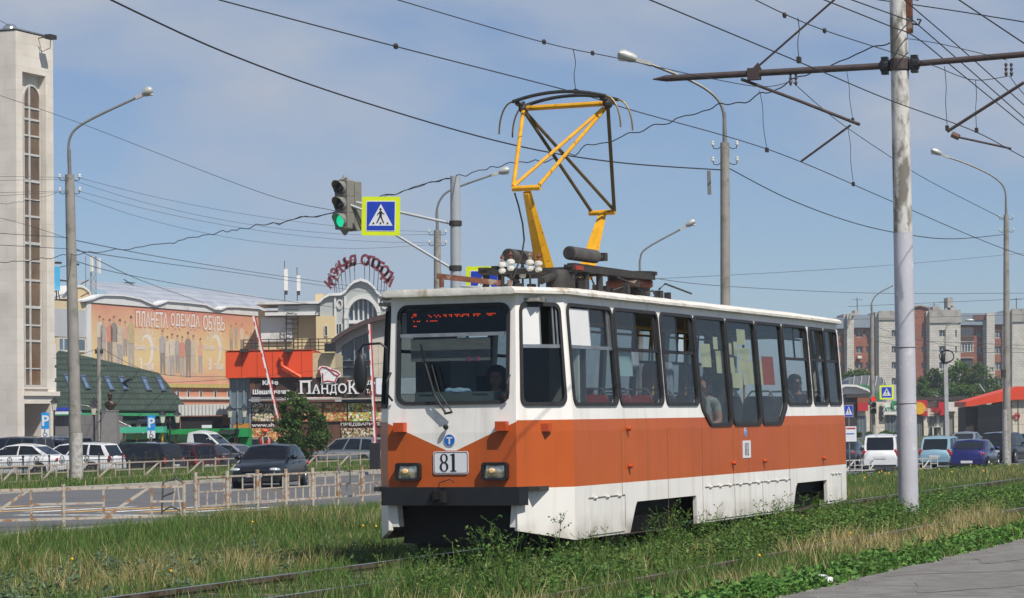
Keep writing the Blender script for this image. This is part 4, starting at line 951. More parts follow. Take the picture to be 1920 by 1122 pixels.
# square column with a cable coil
b = drop(at(1776, 830, 150)); q = thing('utility_column', 'slim grey square column with a coil of black cable, before the shops', 'pole', b); k = 150 / FPX
zt = at(1775, 668, 150).z - b.z
MB().box(-0.11, 0.11, -0.11, 0.11, -0.3, zt).build('column', mat('pale_grey_column', '#a3a4a4', 0.8), q)
MB().tube([(0, 0, zt), (0, 0, zt + 1.4), (0.12, 0, zt + 1.75), (1.2, 0, zt + 2.0)], 0.03, 6).build('arm', GALV, q)
MB().ball((1.45, 0, zt + 2.04), (0.28, 0.12, 0.08), 10, 6).build('lamp_head', LAMPH, q, smooth=True)
MB().tube([(0.05 + 0.42 * math.cos(i * 0.55), -0.15, zt - 0.05 + 0.36 * math.sin(i * 0.55) + 0.02 * i % 0.07) for i in range(36)], 0.025, 5).build('cable_coil', BLACK, q)
MB().ball((-0.15, -0.1, zt - 0.1), (0.14, 0.1, 0.35), 8, 6).build('junction_box', BLACK, q, smooth=True)

# ---- signal mast with traffic light and crossing sign
YM = 61.0; mb_base = drop(at(855, 900, YM))
mast = thing('signal_mast', 'grey steel mast with a sideways truss arm for traffic signals', 'mast', mb_base)
MASTG = mat('grey_mast_paint', '#9fa4aa', 0.45, var=0.06, scale=3)
mz = at(853.5, 331, YM).z - mb_base.z; M_ = lambda px, py, dy=0.0: at(px, py, YM) - mb_base + Vector((0, dy, 0))
MB().tube([(0, 0, -0.3), M_(853.5, 331)], [0.135, 0.118], 18).build('post', MASTG, mast, smooth=60)
MB().tube([M_(845, 419), M_(668, 380)], 0.035, 8).build('arm', MASTG, mast); MB().tube([M_(846, 503), M_(735, 436)], 0.033, 8).build('brace', MASTG, mast)
MB().tube([M_(690, 398), M_(652, 383)], 0.03, 8).build('arm_fork', MASTG, mast)
for py_ in (419, 503): MB().lathe([(0.14, -0.06), (0.15, -0.05), (0.15, 0.05), (0.14, 0.06)], 14, M_(854, py_)).build('clamp', GRIME, mast)
HOUS = mat('traffic_light_grey', '#7d7b73', 0.6, var=0.12, scale=6)
def traffic_light(label, loc, rot, hgt, lit, double=False, group='traffic lights'):
    t = thing('traffic_light', label, 'traffic light', loc, rot, group); k = hgt
    MB().plate(rrect(-0.155 * k, 0.155 * k, 0.04 * k, 0.96 * k, 0.03 * k), (), 0.2 * k).build('housing', HOUS, t)
    for i in range(3): MB().box(-0.157 * k, 0.157 * k, -0.004, 0.205 * k, (0.045 + 0.305 * i) * k - 0.006, (0.045 + 0.305 * i) * k + 0.006).build('housing_seam', mat('seam_grey', '#5d5b55', 0.7), t)
    for i, c in enumerate(('green', 'amber', 'red')):
        z = (0.2 + 0.305 * i) * k; on = c == lit
        m = mat('lit_' + c, {'green': '#1fd79b', 'red': '#ff3a2a', 'amber': '#ffb020'}[c], 0.3, emit={'green': '#18c894', 'red': '#ff2d20', 'amber': '#ffb020'}[c], emit_s=0.9) if on else mat('dark_signal_lens', '#141a1c', 0.2, coat=0.6)
        MB().lathe([(0.0, -0.03 * k), (0.07 * k, -0.026 * k), (0.11 * k, -0.012 * k), (0.118 * k, 0.0)], 18, (0, 0, z), 'y').build('lens', m, t, smooth=True)
        v = MB(); n_ = 20
        for j in range(n_ + 1):
            a = math.radians(-50 + 280 * j / n_); dep = 0.17 * k * (0.35 + 0.65 * max(0, math.sin(a)) ** 0.6) if math.sin(a) > 0 else 0.06 * k
            for r_ in (0.135 * k, 0.128 * k): v.v += [(r_ * math.cos(a), 0.0, z + r_ * math.sin(a)), (r_ * math.cos(a), -dep, z + r_ * math.sin(a))]
        for j in range(n_):
            o = j * 4; v.f += [[o, o + 4, o + 5, o + 1], [o + 2, o + 3, o + 7, o + 6], [o + 1, o + 5, o + 7, o + 3]]; v.m += [0, 0, 0]
        v.build('visor', HOUS, t)
    MB().lathe([(0.1 * k, 0), (0.04 * k, 0.05 * k), (0.02 * k, 0.09 * k)], 8, (0, 0.1 * k, 0.96 * k)).build('top_bracket', HOUS, t); MB().lathe([(0.02 * k, -0.07 * k), (0.05 * k, -0.03 * k), (0.1 * k, 0.04 * k)], 8, (0, 0.1 * k, 0)).build('bottom_bracket', HOUS, t)
    if double: MB().box(-0.14 * k, 0.16 * k, 0.21 * k, 0.4 * k, 0.02 * k, 0.93 * k).build('rear_housing', HOUS, t)
    return t
p = at(640, 434, YM); traffic_light('grey traffic light with its green lamp lit, on the mast arm', p, math.radians(-38), 1.26, 'green', True)
p = at(1638, 778, 168); traffic_light('traffic light showing red, on the post beyond the tram tail', p, math.radians(4), 1.25, 'red')
SY = mat('fluorescent_yellow_border', '#d6e612', 0.5, var=0.03); SB = mat('crossing_sign_blue', '#1d3fb0', 0.4, var=0.05); SW = mat('sign_white', '#d8dade', 0.45, var=0.04)
def crossing_sign(label, loc, rot, sz, yellow=True, tilt=0.0, group=None):
    t = thing('crossing_sign', label, 'road sign', loc, rot, group); h = sz / 2; t.rotation_euler = (0, tilt, rot)
    if yellow: MB().plate(rrect(-h, h, -h, h, 0.05 * sz), (), 0.02).build('yellow_plate', SY, t)
    g = 0.385 * sz if yellow else h
    MB().plate(rrect(-g, g, -g * 1.02, g * 1.02, 0.03 * sz), (), 0.004, lambda a, b, q: (a, q - 0.006, b)).build('white_border', SW, t)
    g *= 0.945; b = MB().plate(rrect(-g, g, -g * 1.02, g * 1.02, 0.02 * sz), (), 0.002, lambda a, b, q: (a, q - 0.009, b)).build('blue_panel', SB, t)
    fn = lambda a, c, q: (a * g, q - 0.012, c * g)
    MB().plate([(-0.86, -0.68), (0.86, -0.68), (0, 0.86)], (), 0.002, fn).build('white_triangle', SW, t)
    f2 = lambda a, c, q: (a * g, q - 0.015, c * g)
    mb = MB().plate(circ(-0.02, 0.47, 0.085, 0.09, 12), (), 0.002, f2).plate([(-0.08, 0.35), (0.06, 0.36), (0.09, 0.05), (0.06, -0.02), (-0.1, -0.02), (-0.1, 0.1)], (), 0.002, f2)
    mb.plate([(-0.1, 0.0), (0.0, 0.0), (-0.1, -0.25), (-0.24, -0.52), (-0.33, -0.52), (-0.2, -0.22)], (), 0.002, f2).plate([(0.0, 0.0), (0.07, 0.0), (0.14, -0.22), (0.27, -0.5), (0.18, -0.52), (0.06, -0.25), (-0.03, -0.08)], (), 0.002, f2)
    mb.plate([(-0.08, 0.33), (-0.05, 0.25), (-0.17, 0.12), (-0.24, 0.02), (-0.28, 0.05), (-0.2, 0.2)], (), 0.002, f2).plate([(0.06, 0.34), (0.16, 0.22), (0.27, 0.16), (0.26, 0.1), (0.12, 0.15), (0.05, 0.24)], (), 0.002, f2)
    for x in (-0.56, -0.05, 0.44): mb.plate([(x - 0.02, -0.58), (x + 0.13, -0.58), (x + 0.1, -0.44), (x + 0.02, -0.44)] if x > 0.2 else [(x - 0.05, -0.58), (x + 0.1, -0.58), (x + 0.1, -0.44), (x + 0.02, -0.44)], (), 0.002, f2)
    mb.build('walking_figure', INK, t)
    return t
crossing_sign('yellow-edged pedestrian crossing sign beside the green traffic light', at(714, 405.5, YM - 0.4), math.radians(-8), 0.905, True, math.radians(1.6), 'yellow-bordered crossing signs')
crossing_sign('yellow-edged crossing sign half hidden behind the tram roof', at(908, 535, YM + 1.5), math.radians(-12), 0.90, True, math.radians(1), 'yellow-bordered crossing signs')
MB().tube([M_(846, 536), M_(905, 533, 1.6)], 0.03, 6).build('sign_arm', MASTG, mast)
crossing_sign('small yellow-edged crossing sign on the post above the red light', at(1662.5, 736, 167), 0, 0.9, True, 0, 'yellow-bordered crossing signs')

# ---- catenary pole with brackets
pb = at(1703.5, 960, 41.5); pb.z = 0; cp_ = thing('catenary_pole', 'thick white weathered tram catenary pole with brackets both ways', 'pole', pb, AV)
PAINTW = mat('flaking_whitewash', '#c6c4c0', 0.85, var=0.14, scale=3, bump=0.5, bscale=14, spots='#77726b', spot_amt=0.56, spot_scale=3.2, stretch=(1, 1, 0.45))
PAINTL = mat('lilac_grey_paint', '#b4b4bd', 0.7, var=0.07, scale=2, bump=0.2, bscale=12, spots='#cfcecb', spot_amt=0.14, spot_scale=3)
zj = at(1700, 437, 41.5).z; topx = (at(1684.5, 0, 41.5) - pb)
lx = topx.dot(DV), topx.dot(NV)
def pz(z): u = z / topx.z; return Vector((lx[0] * u * 0.9, lx[1] * u * 0.9, z))
MB().tube([pz(-0.4), pz(zj)], [0.163, 0.152], 20).build('lower_post', PAINTL, cp_, smooth=60)
MB().tube([pz(zj + 0.001), pz(9.8)], [0.150, 0.136], 20).build('upper_post', PAINTW, cp_, smooth=60)
for z in (1.66 + 0.2, 2.75): MB().lathe([(0.161, -0.006), (0.166, 0.0), (0.161, 0.006)], 20, pz(z)).build('post_seam', mat('seam_dark', '#66646a', 0.9), cp_)
za = at(1685, 122, 41.5).z; B0 = pz(za)
def bl(a, z): return Vector((B0.x, B0.y + a, z))       # point on the bracket plane, a metres towards the left track
BRK = mat('brown_grey_bracket', '#4e4342', 0.65, 0.3, var=0.2, scale=6)
MB().lathe([(0.15, -0.1), (0.165, -0.08), (0.165, 0.08), (0.15, 0.1)], 18, B0).build('clamp', BRK, cp_)
zl = at(1265, 146.5, 43).z
arm = MB().tube([bl(0.2, za), bl(3.95, za + 0.03)], 0.055, 10).lathe([(0.052, 0), (0.01, 0.22)], 10, bl(3.95, za + 0.03), 'y').build('left_bracket', BRK, cp_, smooth=50)
MB().tube([bl(-0.2, za), bl(-4.0, za + 0.08)], 0.05, 10).build('right_bracket', BRK, cp_, smooth=50)
for sg in (1, -1): MB().lathe([(0.09, -0.07), (0.1, 0), (0.09, 0.07)], 10, bl(sg * 0.24, za), 'y').box(B0.x - 0.06, B0.x + 0.06, B0.y + sg * 0.24 - 0.05, B0.y + sg * 0.24 + 0.05, za - 0.14, za + 0.14).build('bracket_insulator', BLACK, cp_)
MB().tube([bl(2.36, za + 0.12), bl(0.12, 9.1)], 0.018, 6).build('stay_rod', BRK, cp_); MB().tube([bl(-2.9, za + 0.3), bl(-0.1, 9.5)], 0.016, 6).build('stay_rod', BRK, cp_)
MB().plate([(2.28, za + 0.05), (2.50, za + 0.05), (2.42, za + 0.12), (2.35, za + 0.19)], (), 0.04, lambda a, b, q: tuple(bl(a, b) + Vector((q - 0.02, 0, 0)))).box(B0.x - 0.07, B0.x + 0.07, B0.y + 2.32, B0.y + 2.52, za - 0.09, za + 0.1).build('rod_bracket', BRK, cp_)
def bpx(px, py):     # a picture point on the bracket plane
    r = ray(px, py); o = pb + DV * B0.x; kk = (o - CO).dot(DV) / r.dot(DV); p = CO + r * kk - pb; return Vector((p.dot(DV), p.dot(NV), p.z))
MB().tube([bpx(1390, 149), bpx(1500, 190), bpx(1612, 234)], 0.026, 8).build('strut', BRK, cp_); MB().tube([bpx(1595, 235), bpx(1502, 303)], 0.019, 6).build('registration_arm', BRK, cp_)
MB().tube([bpx(1920, 155), bpx(1776, 247)], 0.026, 8).build('strut', BRK, cp_); MB().tube([bpx(1790, 256), bpx(1896, 279)], 0.019, 6).build('registration_arm', BRK, cp_)
MB().cyl(bpx(1785, 252), bpx(1798, 258), 0.05, n=8).build('strut_insulator', mat('brown_ceramic', '#6d5548', 0.4), cp_)
for px in (1487, 1891):
    for d_ in (-5, 5): MB().lathe([(0.012, 0), (0.03, -0.03), (0.012, -0.06), (0.03, -0.1), (0.012, -0.13), (0.03, -0.17), (0.01, -0.22)], 8, bpx(px + d_, 136 if px < 1600 else 118)).build('hanger_insulator', BRK, cp_)
MB().box(B0.x - 0.05, B0.x + 0.05, B0.y - 0.22, B0.y - 0.13, za + 0.5, za + 1.5).build('feeder_rail', RUSTY, cp_)
for z in (za + 1.0 + 0.35, za + 1.05, za + 0.65): MB().tube([bl(-0.2, z), bl(-0.32, z - 0.03), bl(-0.36, z + 0.05), bl(-0.3, z + 0.06)], 0.018, 6).build('feeder_hook', GRIME, cp_)

# ---- wires
WIRE = mat('overhead_wire', '#2b2c30', 0.6, 0.2, var=0.05); WIREG = mat('weathered_wire', '#4d4f54', 0.6, 0.2, var=0.05)
def spline(P, seg=10):
    o = []
    for i in range(len(P) - 1):
        a, b, c, d_ = P[max(i - 1, 0)], P[i], P[i + 1], P[min(i + 2, len(P) - 1)]
        for j in range(seg):
            u = j / seg; o.append(0.5 * ((2 * b) + (c - a) * u + (2 * a - 5 * b + 4 * c - d_) * u * u + (3 * b - a - 3 * c + d_) * u ** 3))
    return o + [P[-1]]
def wire(label, P, r=0.009, wav=0.0, group='overhead wires', m=None, seg=10, cat='wire', name='overhead_wire'):
    P = spline([Vector(p) for p in P], seg)
    if wav: P = [p + Vector((0, 0, wav * mnoise.noise(p * 1.9))) for p in P]
    return tag(MB().tube(P, r, 5).build(name, m or WIRE, None, True), label, cat, group)
tp = lambda pts, t: [on_t(x, y, t) for x, y in pts]
wire('contact wire over the tram touching the pantograph head', tp([(410, 0), (740, 87), (1075, 173), (1185, 207), (1382, 262), (1502, 304), (1670, 377), (1880, 466), (2050, 520)], T0), 0.0075)
wire('messenger wire sagging above the tram contact wire', tp([(745, 0), (1020, 80), (1165, 111), (1330, 147), (1430, 163), (1487, 152)], T0), 0.0065)
wire('messenger wire running on beyond the left bracket', tp([(1487, 155), (1534, 197), (1583, 236), (1672, 296), (1743, 340), (1880, 410)], T0), 0.0065)
wire('contact wire of the near empty track', tp([(1190, -10), (1240, 9), (1523, 127), (1668, 188), (1821, 244), (1895, 282), (1990, 335)], 8.28), 0.0075)
wire('messenger wire of the near empty track', tp([(1400, -8), (1474, 28), (1548, 58), (1665, 96), (1746, 122), (1824, 150), (1891, 143)], 8.28), 0.0065)
wire('messenger wire beyond the right bracket', tp([(1893, 143), (1920, 177), (1990, 250)], 8.28), 0.0065)
TPn = pb.dot(NV)
for i, pts in enumerate([[(1530, -6), (1665, 48), (1718, 71), (1800, 137), (1930, 243)], [(1580, -6), (1704, 39), (1725, 50), (1930, 230)], [(1690, -5), (1720, 21), (1800, 90), (1930, 206)]]):
    wire('feeder cable tied to the top hooks of the catenary pole, ' + ('lowest', 'middle', 'upper')[i] + ' of three', tp(pts, TPn - 0.3), 0.01)
wire('cable crossing at the top right corner towards the frame edge', [at(1640, -1, 50), at(1780, 19, 48), at(1935, 44, 46)], 0.011); wire('rod-like stay wire at the top right corner', [at(1795, -2, 40), at(1930, 88, 39)], 0.012)
wire('thin jumper wire from catenary pole to right bracket', [at(1704, 73, 41.5), at(1760, 82, 41), at(1821, 96, 40.5), at(1888, 113, 40)], 0.006)
wire('wavy cable from signal mast to catenary pole', [at(852, 332, 61), at(945, 310, 58), at(1040, 298, 55), at(1130, 268, 52), at(1230, 236, 50), at(1330, 205, 47.5), at(1430, 178, 45.5), at(1540, 128, 43.5), at(1668, 76, 41.5)], 0.011, 0.10, seg=16)
wire('wavy cable from left lamp post to signal mast', [at(-20, 494, 95), at(60, 488, 93), at(131, 478, Y1), at(290, 460, 82), at(400, 438, 77), at(480, 425, 73), at(615, 399, 67), at(750, 360, 63.5), at(852, 332, 61)], 0.013, 0.09, seg=14)
wire('second strand of the wavy cable near the signal mast', [at(500, 421, 72), at(620, 399, 67), at(700, 378, 65), at(780, 350, 62.5), at(852, 333, 61)], 0.010, 0.06, seg=14)
wire('thick black cable sweeping down from the top left', [at(195, -6, 46), at(420, 98, 52), at(660, 185, 59), at(945, 268, 66), at(1150, 304, 71), at(1352, 319, 77)], 0.019)
wire('thick black cable between the two right-hand lamp posts', [at(1365, 315, 77), at(1480, 374, 82), at(1600, 418, 88), at(1700, 440, 94), at(1790, 448, 98), at(1884, 440, L4b.y)], 0.016)
wire('thin wire running down from the left edge to the signal mast', [at(-10, 176, 80), at(160, 235, 76), at(480, 358, 68), at(620, 394, 64), at(700, 404, 61)], 0.008, m=WIREG)
for i, (y0, y1, sag) in enumerate(((333, 436, 22), (334, 440, 34), (358, 456, 26), (360, 459, 42))):
    x0, x1 = (122, 812) if i % 2 else (145, 832)
    pts = [at(x0 + (x1 - x0) * u, y0 + (y1 - y0) * u + sag * 4 * u * (1 - u), Y1 + (112 - Y1) * u) for u in (0, .2, .4, .6, .8, 1)]
    wire(('uppermost', 'second', 'third', 'lowest')[i] + ' of the thin wires from the left lamp post to the one behind the mast', pts, 0.007, m=WIREG, group='wires from post to post')
for i, (y0, y1) in enumerate(((331, 333), (339, 336), (362, 358), (368, 360))): wire(('uppermost', 'second', 'third', 'lowest')[i] + ' thin wire from the left picture edge to the left lamp post', [at(-15, y0, Y1 - 12), at(130, y1, Y1)], 0.007, m=WIREG, group='wires at the left edge')
wire('slack wire by the tall window tower', [at(-15, 385, Y1 - 10), at(20, 381, Y1 - 8), at(60, 375, Y1 - 4), at(108, 362, Y1)], 0.007, 0.05)
wire('wire crossing the window tower to the left post', [at(-15, 405, Y1 - 12), at(60, 425, Y1 - 5), at(128, 448, Y1)], 0.008); wire('dark wire above the one crossing at post height', [at(-15, 437, Y1 - 10), at(128, 446, Y1)], 0.010); wire('dark wire low across the tower to the left post', [at(-15, 459, Y1 - 10), at(128, 467, Y1)], 0.010)
for lab, P, r in (('dark cable from left post to the arched mall roof', [(141, 451, Y1), (300, 482, 120), (479, 511, 160), (620, 531, 185), (735, 548, 200)], 0.017),
                  ('dark cable just below it towards the mall roof', [(142, 470, Y1), (300, 493, 120), (479, 517, 160), (735, 556, 200)], 0.016),
                  ('cable from left post dipping over the banner building', [(141, 490, Y1), (251, 518, 125), (479, 557, 165), (735, 590, 200)], 0.016),
                  ('cable from left post to the roof stairs', [(141, 466, Y1), (262, 525, 130), (382, 568, 180)], 0.016),
                  ('wire from small pole down to the orange cafe', [(187, 652, 128), (290, 700, 132), (425, 707, 138)], 0.012), ('wire from small pole left to the tower', [(187, 652, 128), (150, 665, 128), (100, 672, 130)], 0.012),
                  ('wire low over the green roof to the cafe', [(100, 715, 126), (300, 718, 132), (470, 708, 138), (640, 690, 142), (727, 680, 145)], 0.010),
                  ('cable across the sky from the far lamp post to the right edge', [(1205, 519, 132), (1360, 537, 160), (1640, 550, 190), (1930, 550, 215)], 0.018), ('second cable from the far lamp post, rising right', [(1213, 524, 132), (1480, 510, 150), (1700, 495, 170), (1930, 474, 190)], 0.012),
                  ('wire before the flats at roof level', [(1575, 600, 230), (1700, 596, 230), (1930, 590, 230)], 0.02), ('wire before the flats at third floor', [(1600, 625, 225), (1740, 640, 225), (1930, 648, 225)], 0.02), ('wire before the flats at second floor', [(1640, 640, 220), (1760, 658, 220), (1930, 662, 220)], 0.02),
                  ('pair of wires above the flats', [(1590, 575, 235), (1930, 560, 235)], 0.02), ('wire rising from far lamp post to the right edge', [(1635, 610, 205), (1700, 632, 205), (1800, 650, 205), (1930, 655, 205)], 0.018)):
    wire(lab, [at(*p) for p in P], r, m=WIREG if r > 0.011 else None)
# droppers between messenger and contact wires
for i, (a, b, t) in enumerate((((1075, 96), (1080, 172), T0), ((1424, 166), (1438, 281), T0), ((1587, 132), (1599, 225), T0), ((1496, 40), (1498, 112), 8.28), ((1771, 124), (1776, 240), 8.28), ((1829, 152), (1831, 244), 8.28), ((1590, 240), (1600, 345), T0))):
    p, q = on_t(*a, t), on_t(*b, t); dl = ('right above the pantograph', 'below the left bracket tip', 'nearest left of the catenary pole', 'high above the left bracket', 'right of the catenary pole', 'before the right bracket strut', 'below the strut left of the pole')[i]
    wire('thin wavy dropper wire ' + dl, [p, p.lerp(q, 0.3) + DV * 0.05, p.lerp(q, 0.6) - DV * 0.03, q], 0.005, 0.06, 'catenary droppers', name='dropper_wire')
    tag(MB().box(-0.04, 0.04, -0.02, 0.02, -0.04, 0.03).ball((0, 0, 0), 0.03, 6, 5).build('wire_clamp', GRIME, loc=q, rotz=AV), 'small dark wire clamp under the dropper ' + dl, 'clamp', 'wire clamps')
for i, (a, t) in enumerate((((742, 86), T0), ((1020, 78), T0), ((1111, 99), T0), ((1471, 28), 8.28), ((1546, 57), 8.28))):
    tag(MB().ball((0, 0, 0), (0.045, 0.025, 0.028), 8, 6).box(-0.03, 0.03, -0.012, 0.012, -0.035, 0.012).build('wire_clamp', GRIME, loc=on_t(*a, t), rotz=AV), 'bulky dark splice on the tram wire ' + ('left of the pantograph', 'left above the pantograph', 'right above the pantograph', 'at the top centre right', 'at the top right of the bracket rod')[i], 'clamp', 'wire splices')

# ---- fences
RUSTP = mat('rusting_pale_paint', '#aea79a', 0.8, var=0.12, scale=6, bump=0.3, spots='#8c6a4c', spot_amt=0.42, spot_scale=6); BEIGE = mat('beige_rail_paint', '#a3968a', 0.7, var=0.12, scale=5)
def panel_fence(label, pts, m, hp, z0, z1, bays, group, r=0.025, post_r=0.04, style='A'):
    """welded railing; pts are the posts' feet. style A: bays with a mid rail, a diagonal and a mid rail; style B: balusters over and under a mid rail"""
    root = thing('railing', label, 'railing', pts[0], 0, group); o = pts[0]
    for p in pts: MB().tube([p - o + Vector((0, 0, -0.2)), p - o + Vector((0, 0, hp))], post_r, 8).build('post', m, root)
    up = lambda p, z: p - o + Vector((0, 0, z))
    for a, b in zip(pts[:-1], pts[1:]):
        bar = lambda q0, q1, w=r: MB().bar(q0, q1, w * 2, w * 2)
        bar(up(a, z0), up(b, z0)).build('rail', m, root); bar(up(a, z1), up(b, z1)).build('rail', m, root); zm = (z0 + z1) / 2
        if style == 'A':
            c, d_ = a.lerp(b, bays[0]), a.lerp(b, bays[1])
            for q in (c, d_): bar(up(q, z0), up(q, z1), r * 0.9).build('baluster', m, root)
            bar(up(a, zm), up(c, zm), r * 0.8).build('mid_rail', m, root); bar(up(d_, zm), up(b, zm), r * 0.8).build('mid_rail', m, root)
            bar(up(c.lerp(d_, 0.05), z0 + 0.02), up(c.lerp(d_, 0.92), z1 - 0.02), r).build('brace', m, root)
        else:
            e0, e1 = a.lerp(b, 0.1), a.lerp(b, 0.9); bar(up(e0, zm), up(e1, zm), r * 0.8).build('mid_rail', m, root)
            for q in (e0, e1): bar(up(q, z0), up(q, z1), r * 0.8).build('baluster', m, root)
            q = a.lerp(b, 0.5); bar(up(q, zm), up(q, z1), r * 0.75).build('baluster', m, root)
            for u in (0.36, 0.64): q = a.lerp(b, u); bar(up(q, z0), up(q, zm), r * 0.75).build('baluster', m, root)
    return root
gA = [gp(x, y) for x, y in ((-107, 995), (119, 988.5), (345, 982))]
panel_fence('rusty white railing with diagonal braces, nearest at lower left', gA, RUSTP, 0.83, 0.16, 0.74, (0.33, 0.73), 'railings beside the road')
# broken gate leaf leaning at the railing's end
a, b = gp(302, 978), gp(341, 976); gf = thing('broken_gate_frame', 'dark bent gate frame leaning at the end of the rusty railing', 'gate', a)
DKR = mat('dark_bent_steel', '#4c4845', 0.7, 0.2, var=0.2, scale=6); P_ = lambda x, y: at(x, y, a.y + 0.3) - a
for q in ([(303, 975), (306, 905), (330, 897), (342, 904)], [(303, 960), (320, 950), (338, 957)], [(304, 932), (328, 922)]): MB().tube([P_(*p) for p in q], 0.022, 6).build('frame_bar', DKR, gf)
for q in ([(324, 948), (330, 900)], [(341, 975), (331, 902)]): MB().tube([P_(*p) for p in q], 0.02, 6).build('frame_bar', RUSTP, gf)
st0 = ST(gp(367, 972)); st1 = ST(gp(722, 943.5)); n_ = 7
gB = []
for i in range(n_ + 1):
    u = i / n_; s_, t_ = st0[0] + (st1[0] - st0[0]) * u, st0[1] + (st1[1] - st0[1]) * u; gB.append(W(s_, t_, gnd(s_, t_)))
lenB = (gB[-1] - gB[0]).length
panel_fence('rusty baluster railing standing before the dark sedan', gB, RUSTP, 0.98, 0.24, 0.86, None, 'railings beside the road', 0.02, 0.042, 'B')
def avenue_line(p0, p1, n, t=None):
    a, b = ST(gp(*p0)), ST(gp(*p1))
    if t is not None: a, b = (on_t(p0[0], 880, t).dot(DV), t), (on_t(p1[0], 880, t).dot(DV), t)
    return [W(a[0] + (b[0] - a[0]) * i / n, a[1] + (b[1] - a[1]) * i / n, gnd(a[0] + (b[0] - a[0]) * i / n, a[1] + (b[1] - a[1]) * i / n)) for i in range(n + 1)]
TBE = ST(L1b)[1] + 0.1
panel_fence('beige railing across the road, left of the lamp post', avenue_line((-104, 916), (127, 905), 3, TBE), BEIGE, 0.72, 0.12, 0.64, (0.33, 0.7), 'beige railings across the road', 0.024, 0.035)
panel_fence('beige railing across the road, running right behind the sedan', avenue_line((154, 902), (735, 876), 8, TBE), BEIGE, 0.72, 0.12, 0.64, (0.33, 0.7), 'beige railings across the road', 0.024, 0.035)
panel_fence('low pale railing before the white off-roader at right', avenue_line((1572, 888), (1700, 883), 3), mat('grey_white_rail_paint', '#b9b7b2', 0.7), 0.62, 0.1, 0.55, (0.33, 0.7), 'railings beside the road', 0.022, 0.03)
panel_fence('low pale railing before the light blue car', avenue_line((1716, 884), (1758, 882), 1), mat('grey_white_rail_paint'), 0.62, 0.1, 0.55, (0.33, 0.7), 'railings beside the road', 0.022, 0.03)
# ornamental iron fence
IRON = mat('black_wrought_iron', '#3a3632', 0.6, 0.3, var=0.2, scale=7)
af = avenue_line((-60, 903), (470, 886), 12, TBE + 3.6); s_a = ST(af[0]); 
ir = thing('iron_fence', 'dark wrought-iron fence with scroll rings before the parked cars', 'fence', af[0]); o = af[0]
for p in af:
    ps = MB().bar(p - o + Vector((0, 0, -0.1)), p - o + Vector((0, 0, 0.86)), 0.05, 0.05).build('post', IRON, ir); MB().ball(p - o + Vector((0, 0, 0.9)), 0.05, 8, 6).build('finial', IRON, ps, smooth=True)
for a, b in zip(af[:-1], af[1:]):
    a, b = a - o, b - o; dx = (b - a).normalized(); z = Vector((0, 0, 1))
    for zz in (0.1, 0.70): MB().bar(a + z * zz, b + z * zz, 0.025, 0.03).build('rail', IRON, ir)
    m_ = MB()
    for i in range(1, 15): q = a.lerp(b, i / 15); m_.bar(q + z * 0.1, q + z * 0.70, 0.012, 0.012)
    kind(m_.build('bars', IRON, ir), 'stuff')
    c = a.lerp(b, 0.5) + z * 0.74; rg = [c + (dx * math.cos(t_) + z * math.sin(t_)) * 0.155 for t_ in [2 * math.pi * i / 20 for i in range(21)]]
    m_ = MB().tube(rg, 0.014, 5, cap=False)
    for t_ in (0.6, 1.57, 2.5, -0.9, -2.2): m_.tube([c - z * 0.1, c + (dx * math.cos(t_) + z * math.sin(t_)) * 0.14], 0.011, 5)
    m_.build('scroll_ring', IRON, ir)
# parking signs
def parking_sign(label, px, top, bot, Y):
    b_ = drop(at(px, 850, Y)); k = Y / FPX; t = thing('parking_sign', label, 'road sign', b_, 0, 'blue parking signs'); zt, zb = at(px, top, Y).z - b_.z, at(px, bot, Y).z - b_.z; w = 7.3 * k; zm = zt - (zt - zb) * 0.665
    MB().tube([(0, 0.03, -0.1), (0, 0.03, zt - 0.02)], 0.03, 8).build('post', GALV, t)
    MB().plate(rrect(-w, w, zm, zt, 0.03), (), 0.01).build('blue_plate', mat('parking_blue', '#1c8fd6', 0.4, var=0.05), t)
    MB().plate(rrect(-w, w, zb, zm - 0.01, 0.03), (), 0.01).build('white_plate', SW, t)
    text(t, 'P', 0, zm + (zt - zm) * 0.2, -0.012, (zt - zm) * 0.9, SW, 0.01, 0.02, 1, 1, 'CENTER', 'letter')
    c = (zb + zm) / 2; h = (zm - zb) * 0.42; m_ = MB()
    m_.tube([(-0.02, -0.01, c + h * 0.75), (-0.02, -0.01, c), (0.05, -0.01, c), (0.1, -0.01, c - h * 0.6)], 0.012, 5).ball((-0.02, -0.01, c + h * 0.9), 0.03, 6, 5).tube([(-0.0 + 0.09 * math.cos(i * 0.4 + 2), -0.01, c - h * 0.35 + 0.09 * math.sin(i * 0.4 + 2)) for i in range(11)], 0.011, 5)
    m_.build('wheelchair_symbol', INK, t)
parking_sign('blue parking sign with wheelchair plate beside the tower', 85, 774, 820, 118); parking_sign('blue parking sign with wheelchair plate before the green stalls', 284, 779, 822, 120)
